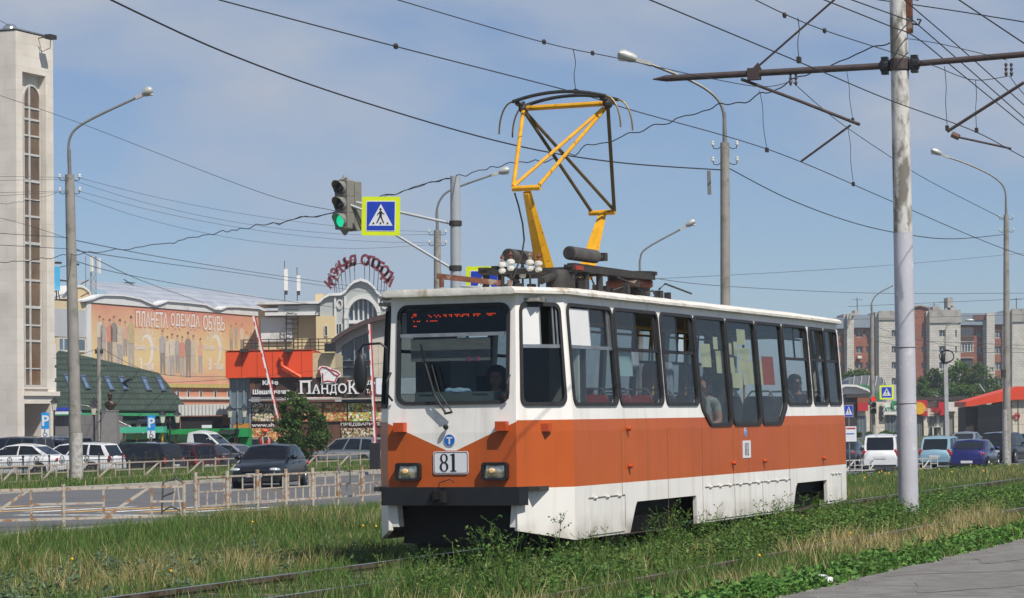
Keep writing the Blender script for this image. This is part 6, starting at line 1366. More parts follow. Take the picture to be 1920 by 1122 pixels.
for i, (xa, ya) in enumerate(((196, 445), (365, 455), (605, 468), (745, 465), (975, 472), (1125, 475))):
    qs = [on_plane(*cv(xa + dx, ya + dy), P0, GN) - go for dx, dy in ((0, 0), (52, 0), (112, 138), (60, 138))]
    fw = MB(); up = GN * 0.10; fw.v = [tuple(q + up) for q in qs] + [tuple(q + up) for q in [qs[0].lerp(qs[2], 0.12), qs[1].lerp(qs[3], 0.12), qs[2].lerp(qs[0], 0.12), qs[3].lerp(qs[1], 0.12)]] + [tuple(q) for q in qs]
    for j in range(4): jj = (j + 1) % 4; fw.f += [[j, jj, 4 + jj, 4 + j], [8 + j, 8 + jj, jj, j]]; fw.m += [0, 0]
    sk = fw.build('skylight', FRM, rf); MB().add([q + GN * 0.06 for q in [qs[0].lerp(qs[2], 0.1), qs[1].lerp(qs[3], 0.1), qs[2].lerp(qs[0], 0.1), qs[3].lerp(qs[1], 0.1)]], [(0, 1, 2, 3)]).build('pane', mat('skylight_glass', '#5f7791', 0.06, var=0.2, scale=1.5, spec=0.8), sk)
    if i == 3: m0, m1 = qs[0].lerp(qs[3], 0.5), qs[1].lerp(qs[2], 0.5); MB().add([m0 + GN * 0.1, m1 + GN * 0.1, m1 + GN * 0.45 - NV * 0.2, m0 + GN * 0.45 - NV * 0.2, m0 + GN * 0.06, m1 + GN * 0.06, m1 + GN * 0.4 - NV * 0.2, m0 + GN * 0.4 - NV * 0.2], [(0, 1, 2, 3), (4, 7, 6, 5), (0, 3, 7, 4), (1, 5, 6, 2), (2, 6, 7, 3)]).build('open_sash', FRM, sk)
gw = lambda px, py: on_t(px, py, tG + 0.6) - go
def gbox(name, m, x0, y0, x1, y1, off=0.0, th=0.2):
    a, b, c, d_ = gw(x0, y1), gw(x1, y1), gw(x1, y0), gw(x0, y0); z0_, z1_ = (a.z + b.z) / 2, (c.z + d_.z) / 2; q = NV * th; oo = -NV * off
    vs = [Vector((p.x, p.y, z)) + oo for z in (z0_, z1_) for p in (a, b)]; vs = [vs[0], vs[1], vs[3], vs[2]]
    return MB().add(vs + [v + q for v in vs], [(0, 1, 2, 3), (4, 7, 6, 5), (0, 4, 5, 1), (1, 5, 6, 2), (2, 6, 7, 3), (3, 7, 4, 0)]).build(name, m, gb)
gbox('upper_wall', mat('dull_green_wall', '#4a6a5e', 0.8), 100, 774, 338, 789, 0, 6); gbox('wall', mat('mint_wall', '#a9c4b2', 0.8, var=0.05), 100, 789, 338, 860, 0.0, 6)
for x0, x1 in ((216, 234), (244, 256), (262, 276), (290, 302), (310, 322)): gbox('window', WFR, x0, 793, x1, 812, 0.03, 0.03); gbox('pane', DGLASS, x0 + 1, 794.5, x1 - 1, 811, 0.05, 0.02)
sg_ = gbox('shop_sign', mat('navy_sign', '#2e3058', 0.6), 257, 775, 312, 785, 0.12, 0.1); gbox('shop_sign', mat('blue_white_sign', '#c9cddb', 0.6), 257, 786, 312, 792, 0.12, 0.1)
def on_shop(parent, s, x0, x1, y0, y1, m, off):
    a, b = gw(x0, y1), gw(x1, y1); z0_, z1_ = a.z, gw(x0, y0).z
    fit_text(parent, s, 0, 1, 0, 1, 0, m, 0.004, 0.03, fn=lambda u, v, q: tuple(a.lerp(b, u) * Vector((1, 1, 0)) if False else Vector((a.x + (b.x - a.x) * u, a.y + (b.y - a.y) * u, z0_ + (z1_ - z0_) * v)) - NV * (off + q * -1)))
on_shop(gb, 'СЧЕТЧИКИ', 258.5, 291, 776.5, 783.8, SW, 0.13); on_shop(gb, '220-2', 294, 311, 776.5, 783.5, SW, 0.13)
# granite podium, stair and railing in front of it
pd = Front('granite_stair', 'grey granite podium wall with a stair and steel handrail falling right', 'stairs', 200, 134); GRAN = mat('grey_granite', '#7d7a78', 0.6, var=0.1, scale=3, bump=0.1); 
pd.slab('podium_wall', tiled('granite_slabs', '#737170', '#5a5857', 1.1, 0.8, 0.012, 0.6, '#6d6b6b'), 100, 778, 192, 862, 0, 7); pd.poly('stair_flank', GRAN, [(192, 800), (200, 792), (215, 798), (272, 832), (300, 850), (300, 866), (192, 866)], 3)
for i in range(9): a = pd.p(206 + i * 9.5, 797 + i * 5.6); MB().box(a[0], a[0] + 0.5, 0.3, 3.3, a[1] - 0.12, a[1] + 0.04).build('step', GRAN, pd.root)
MB().tube([(*((lambda q: (q[0], -0.05, q[1]))(pd.p(*p))),) for p in ((150, 760), (163, 761), (170, 764), (308, 832))], 0.035, 6).build('handrail', GALV, pd.root)
for u in (0.1, 0.35, 0.6, 0.85): x, z = pd.p(170 + 138 * u, 764 + 68 * u); MB().cyl((x, -0.05, z - 0.9), (x, -0.05, z), 0.025, n=6).build('baluster', CHROME, pd.root)
pd.slab('kiosk_fascia', mat('cobalt_fascia', '#2a3fae', 0.5), 104, 764, 153, 771, -0.4, -0.05); pd.slab('kiosk_fascia', SW, 104, 771.5, 153, 777, -0.4, -0.05)
# bust on a pedestal
bs = Front('bust_monument', 'bronze bust of a bearded man on a grey granite pedestal', 'monument', 207, 123); k = 123 / FPX; x, z = bs.p(207, 772)
MB().box(-0.75, 0.75, -0.75, 0.75, -0.4, 0.5).box(-0.6, 0.6, -0.6, 0.6, 0.5, 0.75).plate([(-0.42, 0.75), (0.42, 0.75), (0.34, z), (-0.34, z)], (), 0.76, lambda a, b, q: (a, q - 0.38, b)).box(-0.36, 0.36, -0.4, 0.4, z, z + 0.06).build('pedestal', GRAN, bs.root)
mb = MB(); zz = z + 0.06
for r_, h_, dy in ((0.12, 0, 0), (0.17, 0.05, 0), (0.27, 0.22, 0), (0.31, 0.36, 0), (0.28, 0.46, 0), (0.16, 0.53, 0), (0.1, 0.58, -0.01), (0.095, 0.66, -0.02), (0.13, 0.72, -0.04), (0.155, 0.82, -0.04), (0.165, 0.93, -0.03), (0.15, 1.03, -0.02), (0.1, 1.1, -0.01), (0.0, 1.13, 0)):
    for j in range(16): a = 2 * math.pi * j / 16; mb.v.append((r_ * math.cos(a) * (1.15 if 0.1 < h_ < 0.5 else 0.92), dy + r_ * math.sin(a) * (0.62 if 0.1 < h_ < 0.5 else 1.05), zz + h_))
for i in range(13):
    for j in range(16): mb.f.append([i * 16 + j, i * 16 + (j + 1) % 16, (i + 1) * 16 + (j + 1) % 16, (i + 1) * 16 + j]); mb.m.append(0)
mb.ball((0.02, -0.2, zz + 0.87), (0.03, 0.05, 0.05), 6, 5).ball((0.0, -0.15, zz + 0.74), (0.09, 0.07, 0.09), 8, 6).ball((0, -0.17, zz + 0.95), (0.11, 0.04, 0.025), 8, 5)
mb.v = [(v[0] * 0.78, v[1] * 0.78, zz + (v[2] - zz) * 0.78) for v in mb.v]; mb.build('bust', mat('dark_bronze', '#4a3a2e', 0.4, 0.6, var=0.25, scale=6), bs.root, smooth=True)
# small concrete pole
q = drop(at(187, 850, 128)); t = thing('utility_pole', 'thin concrete pole rising before the green shingled roof', 'pole', q); zt = at(186.5, 652, 128).z - q.z
MB().tube([(0, 0, -0.2), (-0.02, 0, zt)], [0.12, 0.09], 8).build('post', CONC, t); MB().bar((-0.35, 0, zt - 0.9), (0.35, 0, zt - 0.9), 0.05, 0.05).bar((-0.2, 0, zt - 0.2), (0.2, 0, zt - 0.2), 0.08, 0.2).build('crossarm', GRIME, t)
# market stalls with green awnings
GA = mat('green_awning', '#128a46', 0.7, var=0.1, scale=1.5); GT = mat('teal_awning', '#3fae8c', 0.7, var=0.1, scale=1.5); GD = mat('dark_green_side', '#14452c', 0.8); YP = mat('yellow_post', '#d09a1c', 0.6)
for i, (x0, x1, y0, y1, m, lab) in enumerate(((232, 312, 800, 812, GT, 'market stall with a teal awning below the shop sign'), (300, 395, 804, 815, GA, 'market stall with a green awning behind the white truck'), (395, 470, 803, 820, GA, 'market stall with a bright green awning and dark tarp, left of the cafe'))):
    f = Front('market_stall', lab, 'stall', (x0 + x1) / 2, 128 + i * 2, 'green market stalls')
    f.slab('awning', m, x0, y0, x1, y1, -1.2, 0.2); f.slab('back_wall', GD, x0, y1, x1, 862, 0.6, 0.8); f.slab('counter', GA, x0, 838, x1, 862, -0.6, 0.5)
    for u in (0.05, 0.35, 0.65, 0.95): f.slab('post', YP, x0 + (x1 - x0) * u - 1.2, y1, x0 + (x1 - x0) * u + 1.2, 862, -0.7, -0.55)
    if i == 2:
        f.slab('end_wall', GA, 452, 806, 470, 845, -0.8, 0.55); f.poly('tarpaulin', mat('dark_tarpaulin', '#2b3a33', 0.8, var=0.2, scale=2), [(408, 812), (430, 805), (452, 806), (452, 812), (440, 815)], 1.0, -1.9); f.slab('roof_box', mat('ochre_boards', '#b5762f', 0.8), 440, 794, 468, 803, -0.6, 0.4); f.slab('roof_sign', SW, 382, 797, 400, 803, -0.8, -0.6)
gl = Front('mall_annex', 'white and dark ground floor annex under the salmon wall', 'building', 385, 150)
gl.slab('fascia', WHR, 335, 758, 432, 780, 0, 6); gl.slab('shaded_opening', mat('opening_shade', '#201d1c', 0.6), 338, 780, 432, 862, 0.2, 6); gl.slab('brown_panel', mat('brown_hoarding', '#6b4426', 0.7), 418, 777, 470, 798, -0.3, 0.1)  # solid near-black slab paints the shade inside the open front
for i in range(14): gl.slab('fascia_rib', mat('fascia_grey', '#b4b4b2', 0.7), 340 + i * 6.6, 759, 341 + i * 6.6, 779, -0.04, 0.0)

# ---- cafe
cf = Front('cafe', 'orange-topped cafe with a brown plank sign and food pictures', 'building', 590, 142)
OR_ = mat('orange_cladding', '#d8491c', 0.5, var=0.03, scale=1); PLK = mat('dark_brown_plank', '#3b2a25', 0.7, var=0.25, scale=3, stretch=(1, 1, 0.2)); PLK2 = mat('brown_plank', '#5a3a2a', 0.7, var=0.3, scale=3, stretch=(1, 1, 0.2))
cf.slab('upper_storey', OR_, 425, 658, 587, 709.5, -0.5, 6); cf.slab('side_storey', mat('sand_cladding', '#b8a888', 0.7), 587.3, 662, 629, 709.5, -0.3, 6)
for px in (455, 484, 513, 542, 567): cf.slab('cladding_seam', mat('seam_orange', '#a93812', 0.6), px - 0.4, 659, px + 0.4, 709, -0.515, -0.5)
cf.slab('cap', mat('orange_cap', '#b53a14', 0.6), 424.5, 656.8, 587.3, 658, -0.55, 6)
V3 = lambda px, py, y: (*cf.p(px, py), y); 
def cpt(px, py, y): a = cf.p(px, py); return (a[0], y, a[1])
dpipe = MB().tube([cpt(530, 676, -0.65), cpt(530, 686, -0.7), cpt(535, 690, -0.7), cpt(566, 708, -0.7)], 0.1, 8).build('drainpipe', mat('orange_pipe', '#df5420', 0.45), cf.root, smooth=50); MB().lathe([(0.1, -0.12), (0.17, 0.05), (0.17, 0.15)], 10, cpt(530, 676, -0.65)).build('pipe_hopper', OR_, dpipe)
for px in (461, 543): a = cpt(px, 659.5, -0.75); MB().box(a[0] - 0.22, a[0] + 0.22, -1.0, -0.5, a[2] - 0.05, a[2] + 0.12).build('spotlight', GRIME, cf.root)
a = cpt(621, 655, -0.5); MB().box(a[0] - 0.3, a[0] + 0.3, -0.9, -0.4, a[2] - 0.15, a[2] + 0.3).build('floodlight', BLACK, cf.root)
cf.slab('glass_corner', mat('cafe_glass', '#5a6b74', 0.1, var=0.3, scale=0.7, spec=0.6), 432, 709.5, 470, 862, 0, 5)
for px in (432.5, 446, 458, 469): cf.slab('mullion', mat('steel_grey', '#8b9197', 0.5, 0.3), px - 0.8, 709.5, px + 0.8, 862, -0.06, 0.0)
for py_ in (731, 765): cf.slab('transom', mat('steel_grey'), 432, py_ - 0.7, 470, py_ + 0.7, -0.08, 0.0)
cf.slab('wall', PLK2, 470, 752, 745, 868, 0.05, 6)
for i in range(31): cf.slab('sign_plank', PLK if i % 5 else PLK2, 470 + i * 8.8, 708, 470 + i * 8.8 + 8.5, 745, -0.30 + 0.01 * (i % 2), -0.05)
cf.slab('canopy', mat('pale_canopy_strip', '#9c948a', 0.8, var=0.15, scale=4), 468, 745.5, 745, 752, -0.5, 0.0)
LTR = mat('lit_box_letter_white', '#dcdcdc', 0.4, var=0.02); LSD = mat('letter_edge_blue', '#38456b', 0.5)
def fascia(s, x0, x1, y0, y1, bold=0.02, m=None, y=-0.40, dep=0.14):
    a, b = cf.p(x0, y1), cf.p(x1, y0); fit_text(cf.root, s, a[0] - 0.03, b[0] - 0.03, a[1] - 0.02, b[1] - 0.02, y + 0.09, LSD, 0.06, bold + 0.01); return fit_text(cf.root, s, a[0], b[0], a[1], b[1], y, m or LTR, dep, bold)
fascia('Кафе', 494, 523, 713.5, 724.5, 0.03); fascia('Шашлычная', 475.5, 543.5, 730, 740, 0.03)
# serif name: letters with added serif bars
for ch, x0, x1, y0, y1, ser in (('П', 564, 583, 714.5, 738, [(561, 570, 738), (576, 585, 738), (561, 586, 714.5)]), ('А', 587, 601, 721, 738, [(584, 592, 738), (596, 604, 738)]), ('Н', 604, 616, 721, 738, [(601, 608, 738), (613, 620, 738), (602, 608, 721), (613, 619, 721)]), ('Д', 620, 632, 721, 741, [(620, 634, 721)]), ('О', 635, 651, 719, 738, []), ('К', 655, 671, 714.5, 738, [(652, 661, 738), (666, 674, 738), (652, 661, 714.5), (664, 671, 714.5)])):
    l = fascia(ch, x0, x1, y0, y1, 0.015)
    for sx0, sx1, sy in ser: a, b = cf.p(sx0, sy + 0.9), cf.p(sx1, sy - 0.9); MB().box(a[0], b[0], -0.475, -0.33, a[1], b[1]).build('serif', LTR, cf.root)
fascia('До', 689, 704, 714, 723, 0.02); fascia('т.', 688, 694, 730, 738, 0.02); fascia('www.sh', 472, 514, 793, 801, 0.02, mat('cream_letter', '#cdc8bf', 0.6), -0.02, 0.03); fascia('ПРЕДВАРИТЕЛЬ', 639, 729, 792, 800, 0.02, mat('cream_letter'), -0.02, 0.03)
hat = [(601, 700), (598, 693), (600, 688), (607, 686.5), (616, 688), (624, 692), (634, 695), (640, 700), (640, 706), (634, 710), (630, 719), (604, 719.5), (604, 706)]
cf.poly('chef_hat', LTR, hat, 0.1, -0.52); hr = mat('red_hat_line', '#a8283a', 0.5)
for l in ([(602, 703), (600, 694), (605, 689), (613, 690), (620, 695), (628, 703), (634, 705)], [(622, 693), (632, 697), (638, 702), (633, 708)], [(606, 700), (607, 717)], [(606, 717), (616, 714.5), (629, 717)], [(633, 707), (629, 717)]): MB().tube([cpt(*q, -0.53) for q in l], 0.035, 5).build('hat_line', hr, cf.root)
def food_mat(key, cols, scale):
    m = bpy.data.materials.new(key); m.use_nodes = True; N, L = m.node_tree.nodes, m.node_tree.links; b = N['Principled BSDF']; b.inputs['Roughness'].default_value = 0.5
    tc = N.new('ShaderNodeTexCoord'); v = N.new('ShaderNodeTexVoronoi'); v.inputs['Scale'].default_value = scale * 2.2; v.inputs['Randomness'].default_value = 1; nz = N.new('ShaderNodeTexNoise'); nz.inputs['Scale'].default_value = 3
    mx = N.new('ShaderNodeMix'); mx.data_type = 'RGBA'; mx.inputs[0].default_value = 0.25; nz.inputs['Scale'].default_value = 9; nz.inputs['Detail'].default_value = 5; L.new(tc.outputs['Object'], nz.inputs[0]); L.new(tc.outputs['Object'], mx.inputs[6]); L.new(nz.outputs['Color'], mx.inputs[7]); L.new(mx.outputs[2], v.inputs['Vector'])
    r = N.new('ShaderNodeValToRGB'); r.color_ramp.interpolation = 'CONSTANT'; e = r.color_ramp.elements; e[0].position, e[0].color = 0, (*lin(cols[0]), 1); e[1].position, e[1].color = 1 / len(cols), (*lin(cols[1]), 1)
    for i in range(2, len(cols)): n = e.new(i / len(cols)); n.color = (*lin(cols[i]), 1)
    sx = N.new('ShaderNodeSeparateColor'); L.new(v.outputs['Color'], sx.inputs[0]); L.new(sx.outputs[0], r.inputs[0]); L.new(r.outputs[0], b.inputs['Base Color']); return m
FOOD = [food_mat('grill_photo', ['#3a2418', '#8d5a3a', '#c9b79a', '#6d7a4a', '#2a1c14', '#d8cdb8'], 7), food_mat('meat_photo', ['#a85a2e', '#c98a52', '#8a3a24', '#6f8a3a', '#d8b98a'], 6), food_mat('salad_photo', ['#9cb03a', '#c8d060', '#b84a2a', '#dde0d0', '#6f8a2a', '#30322a'], 7), food_mat('stew_photo', ['#b8442a', '#d8a070', '#8aa04a', '#e0d0b8', '#7a3020'], 7)]
for i, (x0, x1) in enumerate(((472, 515), (517, 560), (562, 604), (607, 650), (653, 697), (699, 740))):
    fr_ = cf.slab('picture_frame', mat('picture_frame_brown', '#2c1f1a', 0.6), x0 - 1.5, 754, x1 + 1.2, 792, -0.04, 0.04); cf.slab('food_picture', FOOD[(0, 1, 3, 1, 2, 3)[i]], x0, 756, x1, 790.5, -0.05, -0.041)
for i, (x0, x1) in enumerate(((472, 490), (492, 560), (640, 700))): cf.slab('lower_picture', FOOD[1 if i < 2 else 0], x0, 803, x1, 835, -0.03, 0.04)
a, b = cf.p(455, 636), cf.p(627, 636); z0_ = cf.p(540, 659)[1]
for z in np.linspace(z0_ + 0.1, (a[1] + b[1]) / 2, 4): MB().tube([(a[0], 0.6, z), (b[0], 0.6, z)], 0.025, 5).build('roof_rail', GRIME, cf.root)
for i in range(12): x = a[0] + (b[0] - a[0]) * i / 11; MB().tube([(x, 0.6, z0_), (x, 0.6, a[1])], 0.025, 5).build('roof_rail_post', GRIME, cf.root)
# curved-roof glass hall right of the cafe
ch_ = Front('curved_hall', 'grey hall with a dark arched roof edge behind the tram nose', 'building', 690, 152); GH = mat('light_grey_panel', '#a9a8a4', 0.7, var=0.04)
arc = [(622, 638), (640, 624), (660, 612), (682, 602), (705, 594), (730, 588), (760, 583), (800, 582)]
ch_.poly('wall', GH, [(628, 640)] + [(x, y + 6) for x, y in arc[1:]] + [(800, 862), (628, 862)], 8, 0.1, [[(640, 708), (640, 650), (665, 634), (690, 624), (697, 622), (697, 708)], [(640, 860), (640, 745), (727, 745), (727, 860)]])
ch_.poly('roof_edge', mat('dark_brown_fascia', '#4a3a38', 0.6), [(x, y) for x, y in arc] + [(x, y + 9) for x, y in arc][::-1], 9, -0.6)
ch_.slab('glazing', mat('cafe_glass'), 639, 620, 700, 860, 0.6, 0.7)
for px in (664, 680): ch_.slab('mullion', mat('steel_grey'), px - 0.8, 628, px + 0.8, 708, 0.3, 0.59)
for py_ in (676, 688): ch_.slab('transom', mat('steel_grey'), 640, py_ - 0.8, 697, py_ + 0.8, 0.28, 0.59)
for px in (705, 716): ch_.slab('pilaster', mat('cream_panel', '#c2b9a9', 0.7), px - 4, 640, px + 4, 862, -0.15, 0.1)
# direction sign behind the tram mirror
ds_ = Front('direction_sign', 'white road sign with a grey edge and a letter O, cut off by the tram', 'road sign', 740, 98); ds_.poly('plate', mat('sign_edge_grey', '#7d8692', 0.5), rrect(*(lambda r: (r[0], r[1], r[2], r[3]))(ds_.r(704, 707, 782, 741)), 0.08), 0.04, 0, raw=True)
ds_.poly('face', SW, rrect(*ds_.r(705.3, 708.3, 780.7, 739.7), 0.07), 0.01, -0.012, raw=True); fit_text(ds_.root, 'О', *ds_.r(716, 714, 731, 734), -0.02, INK, 0.008, 0.02); MB().cyl((0, 0.1, -0.2), (0, 0.1, ds_.p(740, 712)[1]), 0.05, n=8).build('post', GALV, ds_.root)

# ---- arched mall front with rooftop letters
cm = Front('arched_mall_front', 'grey mall front with a curved gable, round-arched window and rooftop letters frame', 'building', 660, 216)
GRW = mat('pale_grey_green_render', '#a9afac', 0.8, var=0.05, scale=0.5); CREAM = mat('cream_render', '#cdb98f', 0.85, var=0.05, scale=0.5)
gab = [(600, 700), (600, 566), (608, 558), (618, 553), (640, 552), (648, 547), (655, 537), (664, 529), (677, 525), (690, 529), (700, 538), (708, 550), (716, 555), (742, 562), (800, 566), (800, 700)]
arch = [(654, 640), (654, 604)] + [(680 + 27 * math.cos(math.radians(180 - 180 * i / 14)), 598 - 36 * math.sin(math.radians(180 * i / 14))) for i in range(1, 14)] + [(706, 604), (706, 640)]
cm.poly('gable_wall', GRW, gab, 5, 0, [arch]); cm.poly('gable_coping', mat('snow_white_cap'), [(x, y - 2.5) for x, y in gab[1:-1]] + [(x, y + 2.5) for x, y in gab[1:-1]][::-1], 1.0, -0.35)
ao = [(680 + 35 * math.cos(math.radians(180 - 180 * i / 16)), 598 - 45 * math.sin(math.radians(180 * i / 16))) for i in range(17)]; ai = [(680 + 28.5 * math.cos(math.radians(180 - 180 * i / 16)), 598 - 37.5 * math.sin(math.radians(180 * i / 16))) for i in range(17)]
cm.poly('arch_moulding', WHR, ao + ai[::-1], 0.25, -0.25); cm.slab('arch_glazing', mat('mall_glass', '#5f7482', 0.08, var=0.3, scale=0.5, spec=0.7), 652, 560, 708, 642, 0.6, 0.7)
for px in (663, 672, 681, 690, 699): cm.slab('mullion', WFR, px - 1, 562, px + 1, 640, 0.3, 0.59)
cm.slab('spandrel', WHR, 652, 600, 708, 607, 0.1, 0.58)
for px in (637, 721): c = cm.p(px, 571); MB().plate(circ(c[0], c[1], 0.27, 0.42, 16), [circ(c[0], c[1], 0.16, 0.3, 16)], 0.15, lambda a, b, q: (a, q - 0.14, b)).build('oculus', WHR, cm.root)
for px in (629, 648, 711): cm.slab('pilaster', WHR, px - 1.6, 556, px + 1.6, 640, -0.2, 0.0)
cm.slab('wing', CREAM, 482, 580, 600, 705, 1.5, 8); cm.slab('wing_upper', GRW, 520, 571, 602, 592, 0.6, 8); cm.slab('cornice', WHR, 478, 564.5, 602, 571, 0.2, 8); cm.slab('cornice', WHR, 496, 584, 640, 592, 0.3, 1.5); cm.slab('projecting_bay', CREAM, 594, 593, 629, 705, -0.3, 1.5); cm.slab('roof_block', CREAM, 588, 549, 604, 566, 2, 5); cm.slab('white_block', WHR, 487, 594, 545, 640, 1.2, 1.6)
cm.window(609, 611, 615, 631, -0.4, 0); cm.window(629.5, 607, 641, 628, -0.1, 1)
lad = link('ladder', None, cm.root)
for px in (535, 557): MB().tube([cpt_ for cpt_ in [(cm.p(px, 575)[0], 0.9, cm.p(px, 575)[1]), (cm.p(px, 700)[0], 0.9, cm.p(px, 700)[1])]], 0.05, 5).build('stile', GRIME, lad)
for i in range(14): z = cm.p(545, 580 + i * 9)[1]; MB().tube([(cm.p(535, 600)[0], 0.9, z), (cm.p(557, 600)[0], 0.9, z)], 0.03, 5).build('rung', GRIME, lad)
for i in range(5): z = cm.p(545, 573 + i * 8)[1]; MB().tube([(cm.p(546, 600)[0] + 0.6 * math.cos(a), 0.7 - 0.6 * math.sin(a), z) for a in [math.pi * j / 8 for j in range(9)]], 0.03, 4).build('cage_hoop', GRIME, lad)
sgn = Front('rooftop_letters', 'arched row of dark red rooftop letters on a thin steel frame', 'sign', 676, 219); LR = mat('dark_red_letter', '#6a2630', 0.5, var=0.2, scale=2, spots='#b8aeb0', spot_amt=0.2, spot_scale=1.5)
LSW = mat('white_letter_side', '#c5c0bd', 0.6); txt = 'КАЗАЧЬЯ СЛОБОДА'; c = sgn.p(676, 541); kk = 219 / FPX
for i, chh in enumerate(txt):
    if chh == ' ': continue
    an = math.radians(168 - 152 * i / (len(txt) - 1)); x, z = c[0] + 52 * kk * math.cos(an), c[1] + 53 * kk * math.sin(an); rt = (an - math.pi / 2) * 0.55
    l = text(sgn.root, chh, x, z - 0.36, -0.2, 1.12, LR, 0.05, 0.06, 0.88, 1, 'CENTER', 'letter', rt); text(sgn.root, chh, x + 0.02, z - 0.34, 0.0, 1.12, LSW, 0.3, 0.03, 0.88, 1, 'CENTER', 'letter_side', rt)
    base = sgn.p(676, 545)[1]; MB().tube([(x, 0.2, z), (x * 0.9, 0.6, max(z - 2.2, cm.p(676, 560)[1] - 0.2))], 0.035, 4).build('frame_strut', GM, sgn.root)
rg = [(c[0] + 46 * kk * math.cos(a), 0.2, c[1] + 47 * kk * math.sin(a)) for a in [math.radians(165 - 145 * i / 20) for i in range(21)]]; MB().tube(rg, 0.04, 4).build('frame_hoop', GM, sgn.root)
for px, y0, y1, lab in ((536.5, 505, 545, 'tall white rectangular rooftop aerial, the larger of the pair'), (560, 517, 546, 'shorter white rectangular rooftop aerial beside the ladder')):
    f = Front('panel_aerial', lab, 'antenna', px, 222, 'rooftop aerials'); zb = f.p(px, y1)[1]; f.slab('panel', WPAINT, px - 3.2, y0, px + 3.2, y1, -0.15, 0.15); MB().cyl((0, 0.2, f.p(px, 572)[1]), (0, 0.2, f.p(px, y0 - 16)[1]), 0.05, n=6).build('pole', GALV, f.root); f.slab('bracket', GRIME, px - 1.5, y1, px + 2.5, y1 + 8, -0.1, 0.1)
# ------------------------------------------------------------------ right-hand background: flats, shops, station
BRK_G = tiled('grey_silicate_brick', '#c9c4bb', '#9f9b95', 0.9, 0.42, 0.03, 0.9, '#bdb8af'); BRK_R = tiled('brown_brick', '#96604e', '#784f42', 0.9, 0.42, 0.03, 0.9, '#8d5847')
CPAN = mat('stained_concrete_panel', '#a39f98', 0.9, var=0.12, scale=0.5, spots='#85817b', spot_amt=0.35, spot_scale=0.4); MANS = mat('zinc_mansard', '#8f9ba8', 0.5, 0.3, var=0.08, scale=0.3)
fl = Front('apartment_block', 'long five-storey brick apartment block with alternating grey and brown bays', 'building', 1750, 470)
WR = (619, 649, 679, 709); WG = mat('flat_window_glass', '#3c4650', 0.08, var=0.3, scale=0.3, spec=0.6)
def bay(x0, x1, top, m, dy, wins=(), cap=None, rows=WR, h=13, mull=1):
    hs = []
    for wx0, wx1 in wins:
        for y in rows: hs.append([(wx0, y + h), (wx1, y + h), (wx1, y), (wx0, y)])
    fl.poly('wall', m, [(x0, 830), (x1, 830), (x1, top), (x0, top)], 1.0, dy, hs); fl.slab('bay_side', m, x0, top, x1, 830, dy + 1.0, 12)
    for wx0, wx1 in wins:
        for y in rows: fl.window(wx0, y, wx1, y + h, dy + 0.25, mull, None, WG)
    if cap: fl.slab('parapet_panel', CPAN, x0 - 0.5, top - 1, x1 + 0.5, cap, dy - 0.25, dy)
bay(1560, 1590, 604, BRK_R, 2.0, ((1574, 1581),)); fl.poly('mansard', MANS, [(1558, 616), (1591, 616), (1591, 596), (1566, 596)], 3, 1.4)
bay(1589, 1602, 588, BRK_G, 0.6); fl.poly('gable_cap', CPAN, [(1588, 612), (1594, 588), (1598, 586.5), (1603, 588), (1603, 592), (1598, 592), (1592, 612)], 1.2, 0.2)
bay(1602, 1650, 608, BRK_R, 2.4, ((1608, 1621), (1627, 1633), (1639, 1648))); fl.poly('mansard', MANS, [(1600, 614), (1652, 614), (1646, 590), (1604, 590)], 2.5, 1.6)
bay(1648, 1682, 584, BRK_G, 0.0, ((1672, 1680),), 600); bay(1681, 1714, 584, BRK_G, 0.8, ((1690, 1700),))
bay(1712, 1744, 574, BRK_R, 1.4, ((1714, 1718), (1730, 1738.5))); fl.poly('arched_parapet', CPAN, [(1712, 577), (1718, 572), (1728, 570.5), (1738, 573), (1745, 577), (1745, 579), (1738, 576), (1728, 573.5), (1718, 575), (1712, 580)], 1.5, 1.0)
bay(1743, 1801, 582, BRK_G, 0.0, ((1761, 1773.5), (1791, 1794)), 606)
bay(1798, 1853, 604, BRK_R, 2.6, ((1836, 1848),)); fl.poly('mansard', MANS, [(1797, 609), (1854, 609), (1850, 587), (1801, 587)], 2.5, 1.4); fl.slab('roof_hatch', mat('brown_roof_panel', '#6b4a42', 0.8), 1828, 590, 1852, 600, 1.2, 1.8)
for i, y in enumerate((611, 641, 671, 701)):
    b = fl.slab('balcony', BRK_R if i else mat('dark_balcony', '#4a3a33', 0.8), 1799, y + 20, 1827, y + 30, 0.6, 2.6); fl.slab('balcony_slab', CPAN, 1798.5, y + 29, 1827.5, y + 31, 0.5, 2.6); fl.window(1799.5, y + 3, 1826.5, y + 20, 0.8, 4, WFR if i == 1 else mat('dark_frame', '#55483f', 0.6), WG)
bay(1851, 1866, 587, BRK_G, 0.5); bay(1864, 1884, 606, BRK_R, 1.8, ((1866, 1882),), None, WR, 15, 2); fl.poly('mansard', MANS, [(1863, 608), (1886, 608), (1884, 586), (1865, 586)], 2, 1.2)
bay(1883, 1900, 592, BRK_G, 1.4, ((1897, 1900),)); bay(1898, 1990, 579, BRK_G, 0.0, ((1930, 1945), (1958, 1972)), 604)
for px, y0, y1 in ((1614.5, 556, 588), (1780, 560, 574), (1760, 566, 580), (1916, 556, 580)): a = fl.p(px, y1); MB().cyl((a[0], 5, a[1] - 1), (a[0], 5, fl.p(px, y0)[1]), 0.08, n=5).bar((a[0] - 1, 5, fl.p(px, y0 + 4)[1]), (a[0] + 1, 5, fl.p(px, y0 + 4)[1]), 0.06, 0.06).build('roof_aerial', GRIME, fl.root)
for x0, x1, y0, y1 in ((1608, 1616, 580, 590), (1784, 1793, 556, 575), (1756, 1772, 573, 583), (1790, 1798, 572, 584)): fl.slab('roof_box', CPAN, x0, y0, x1, y1, 4, 8)
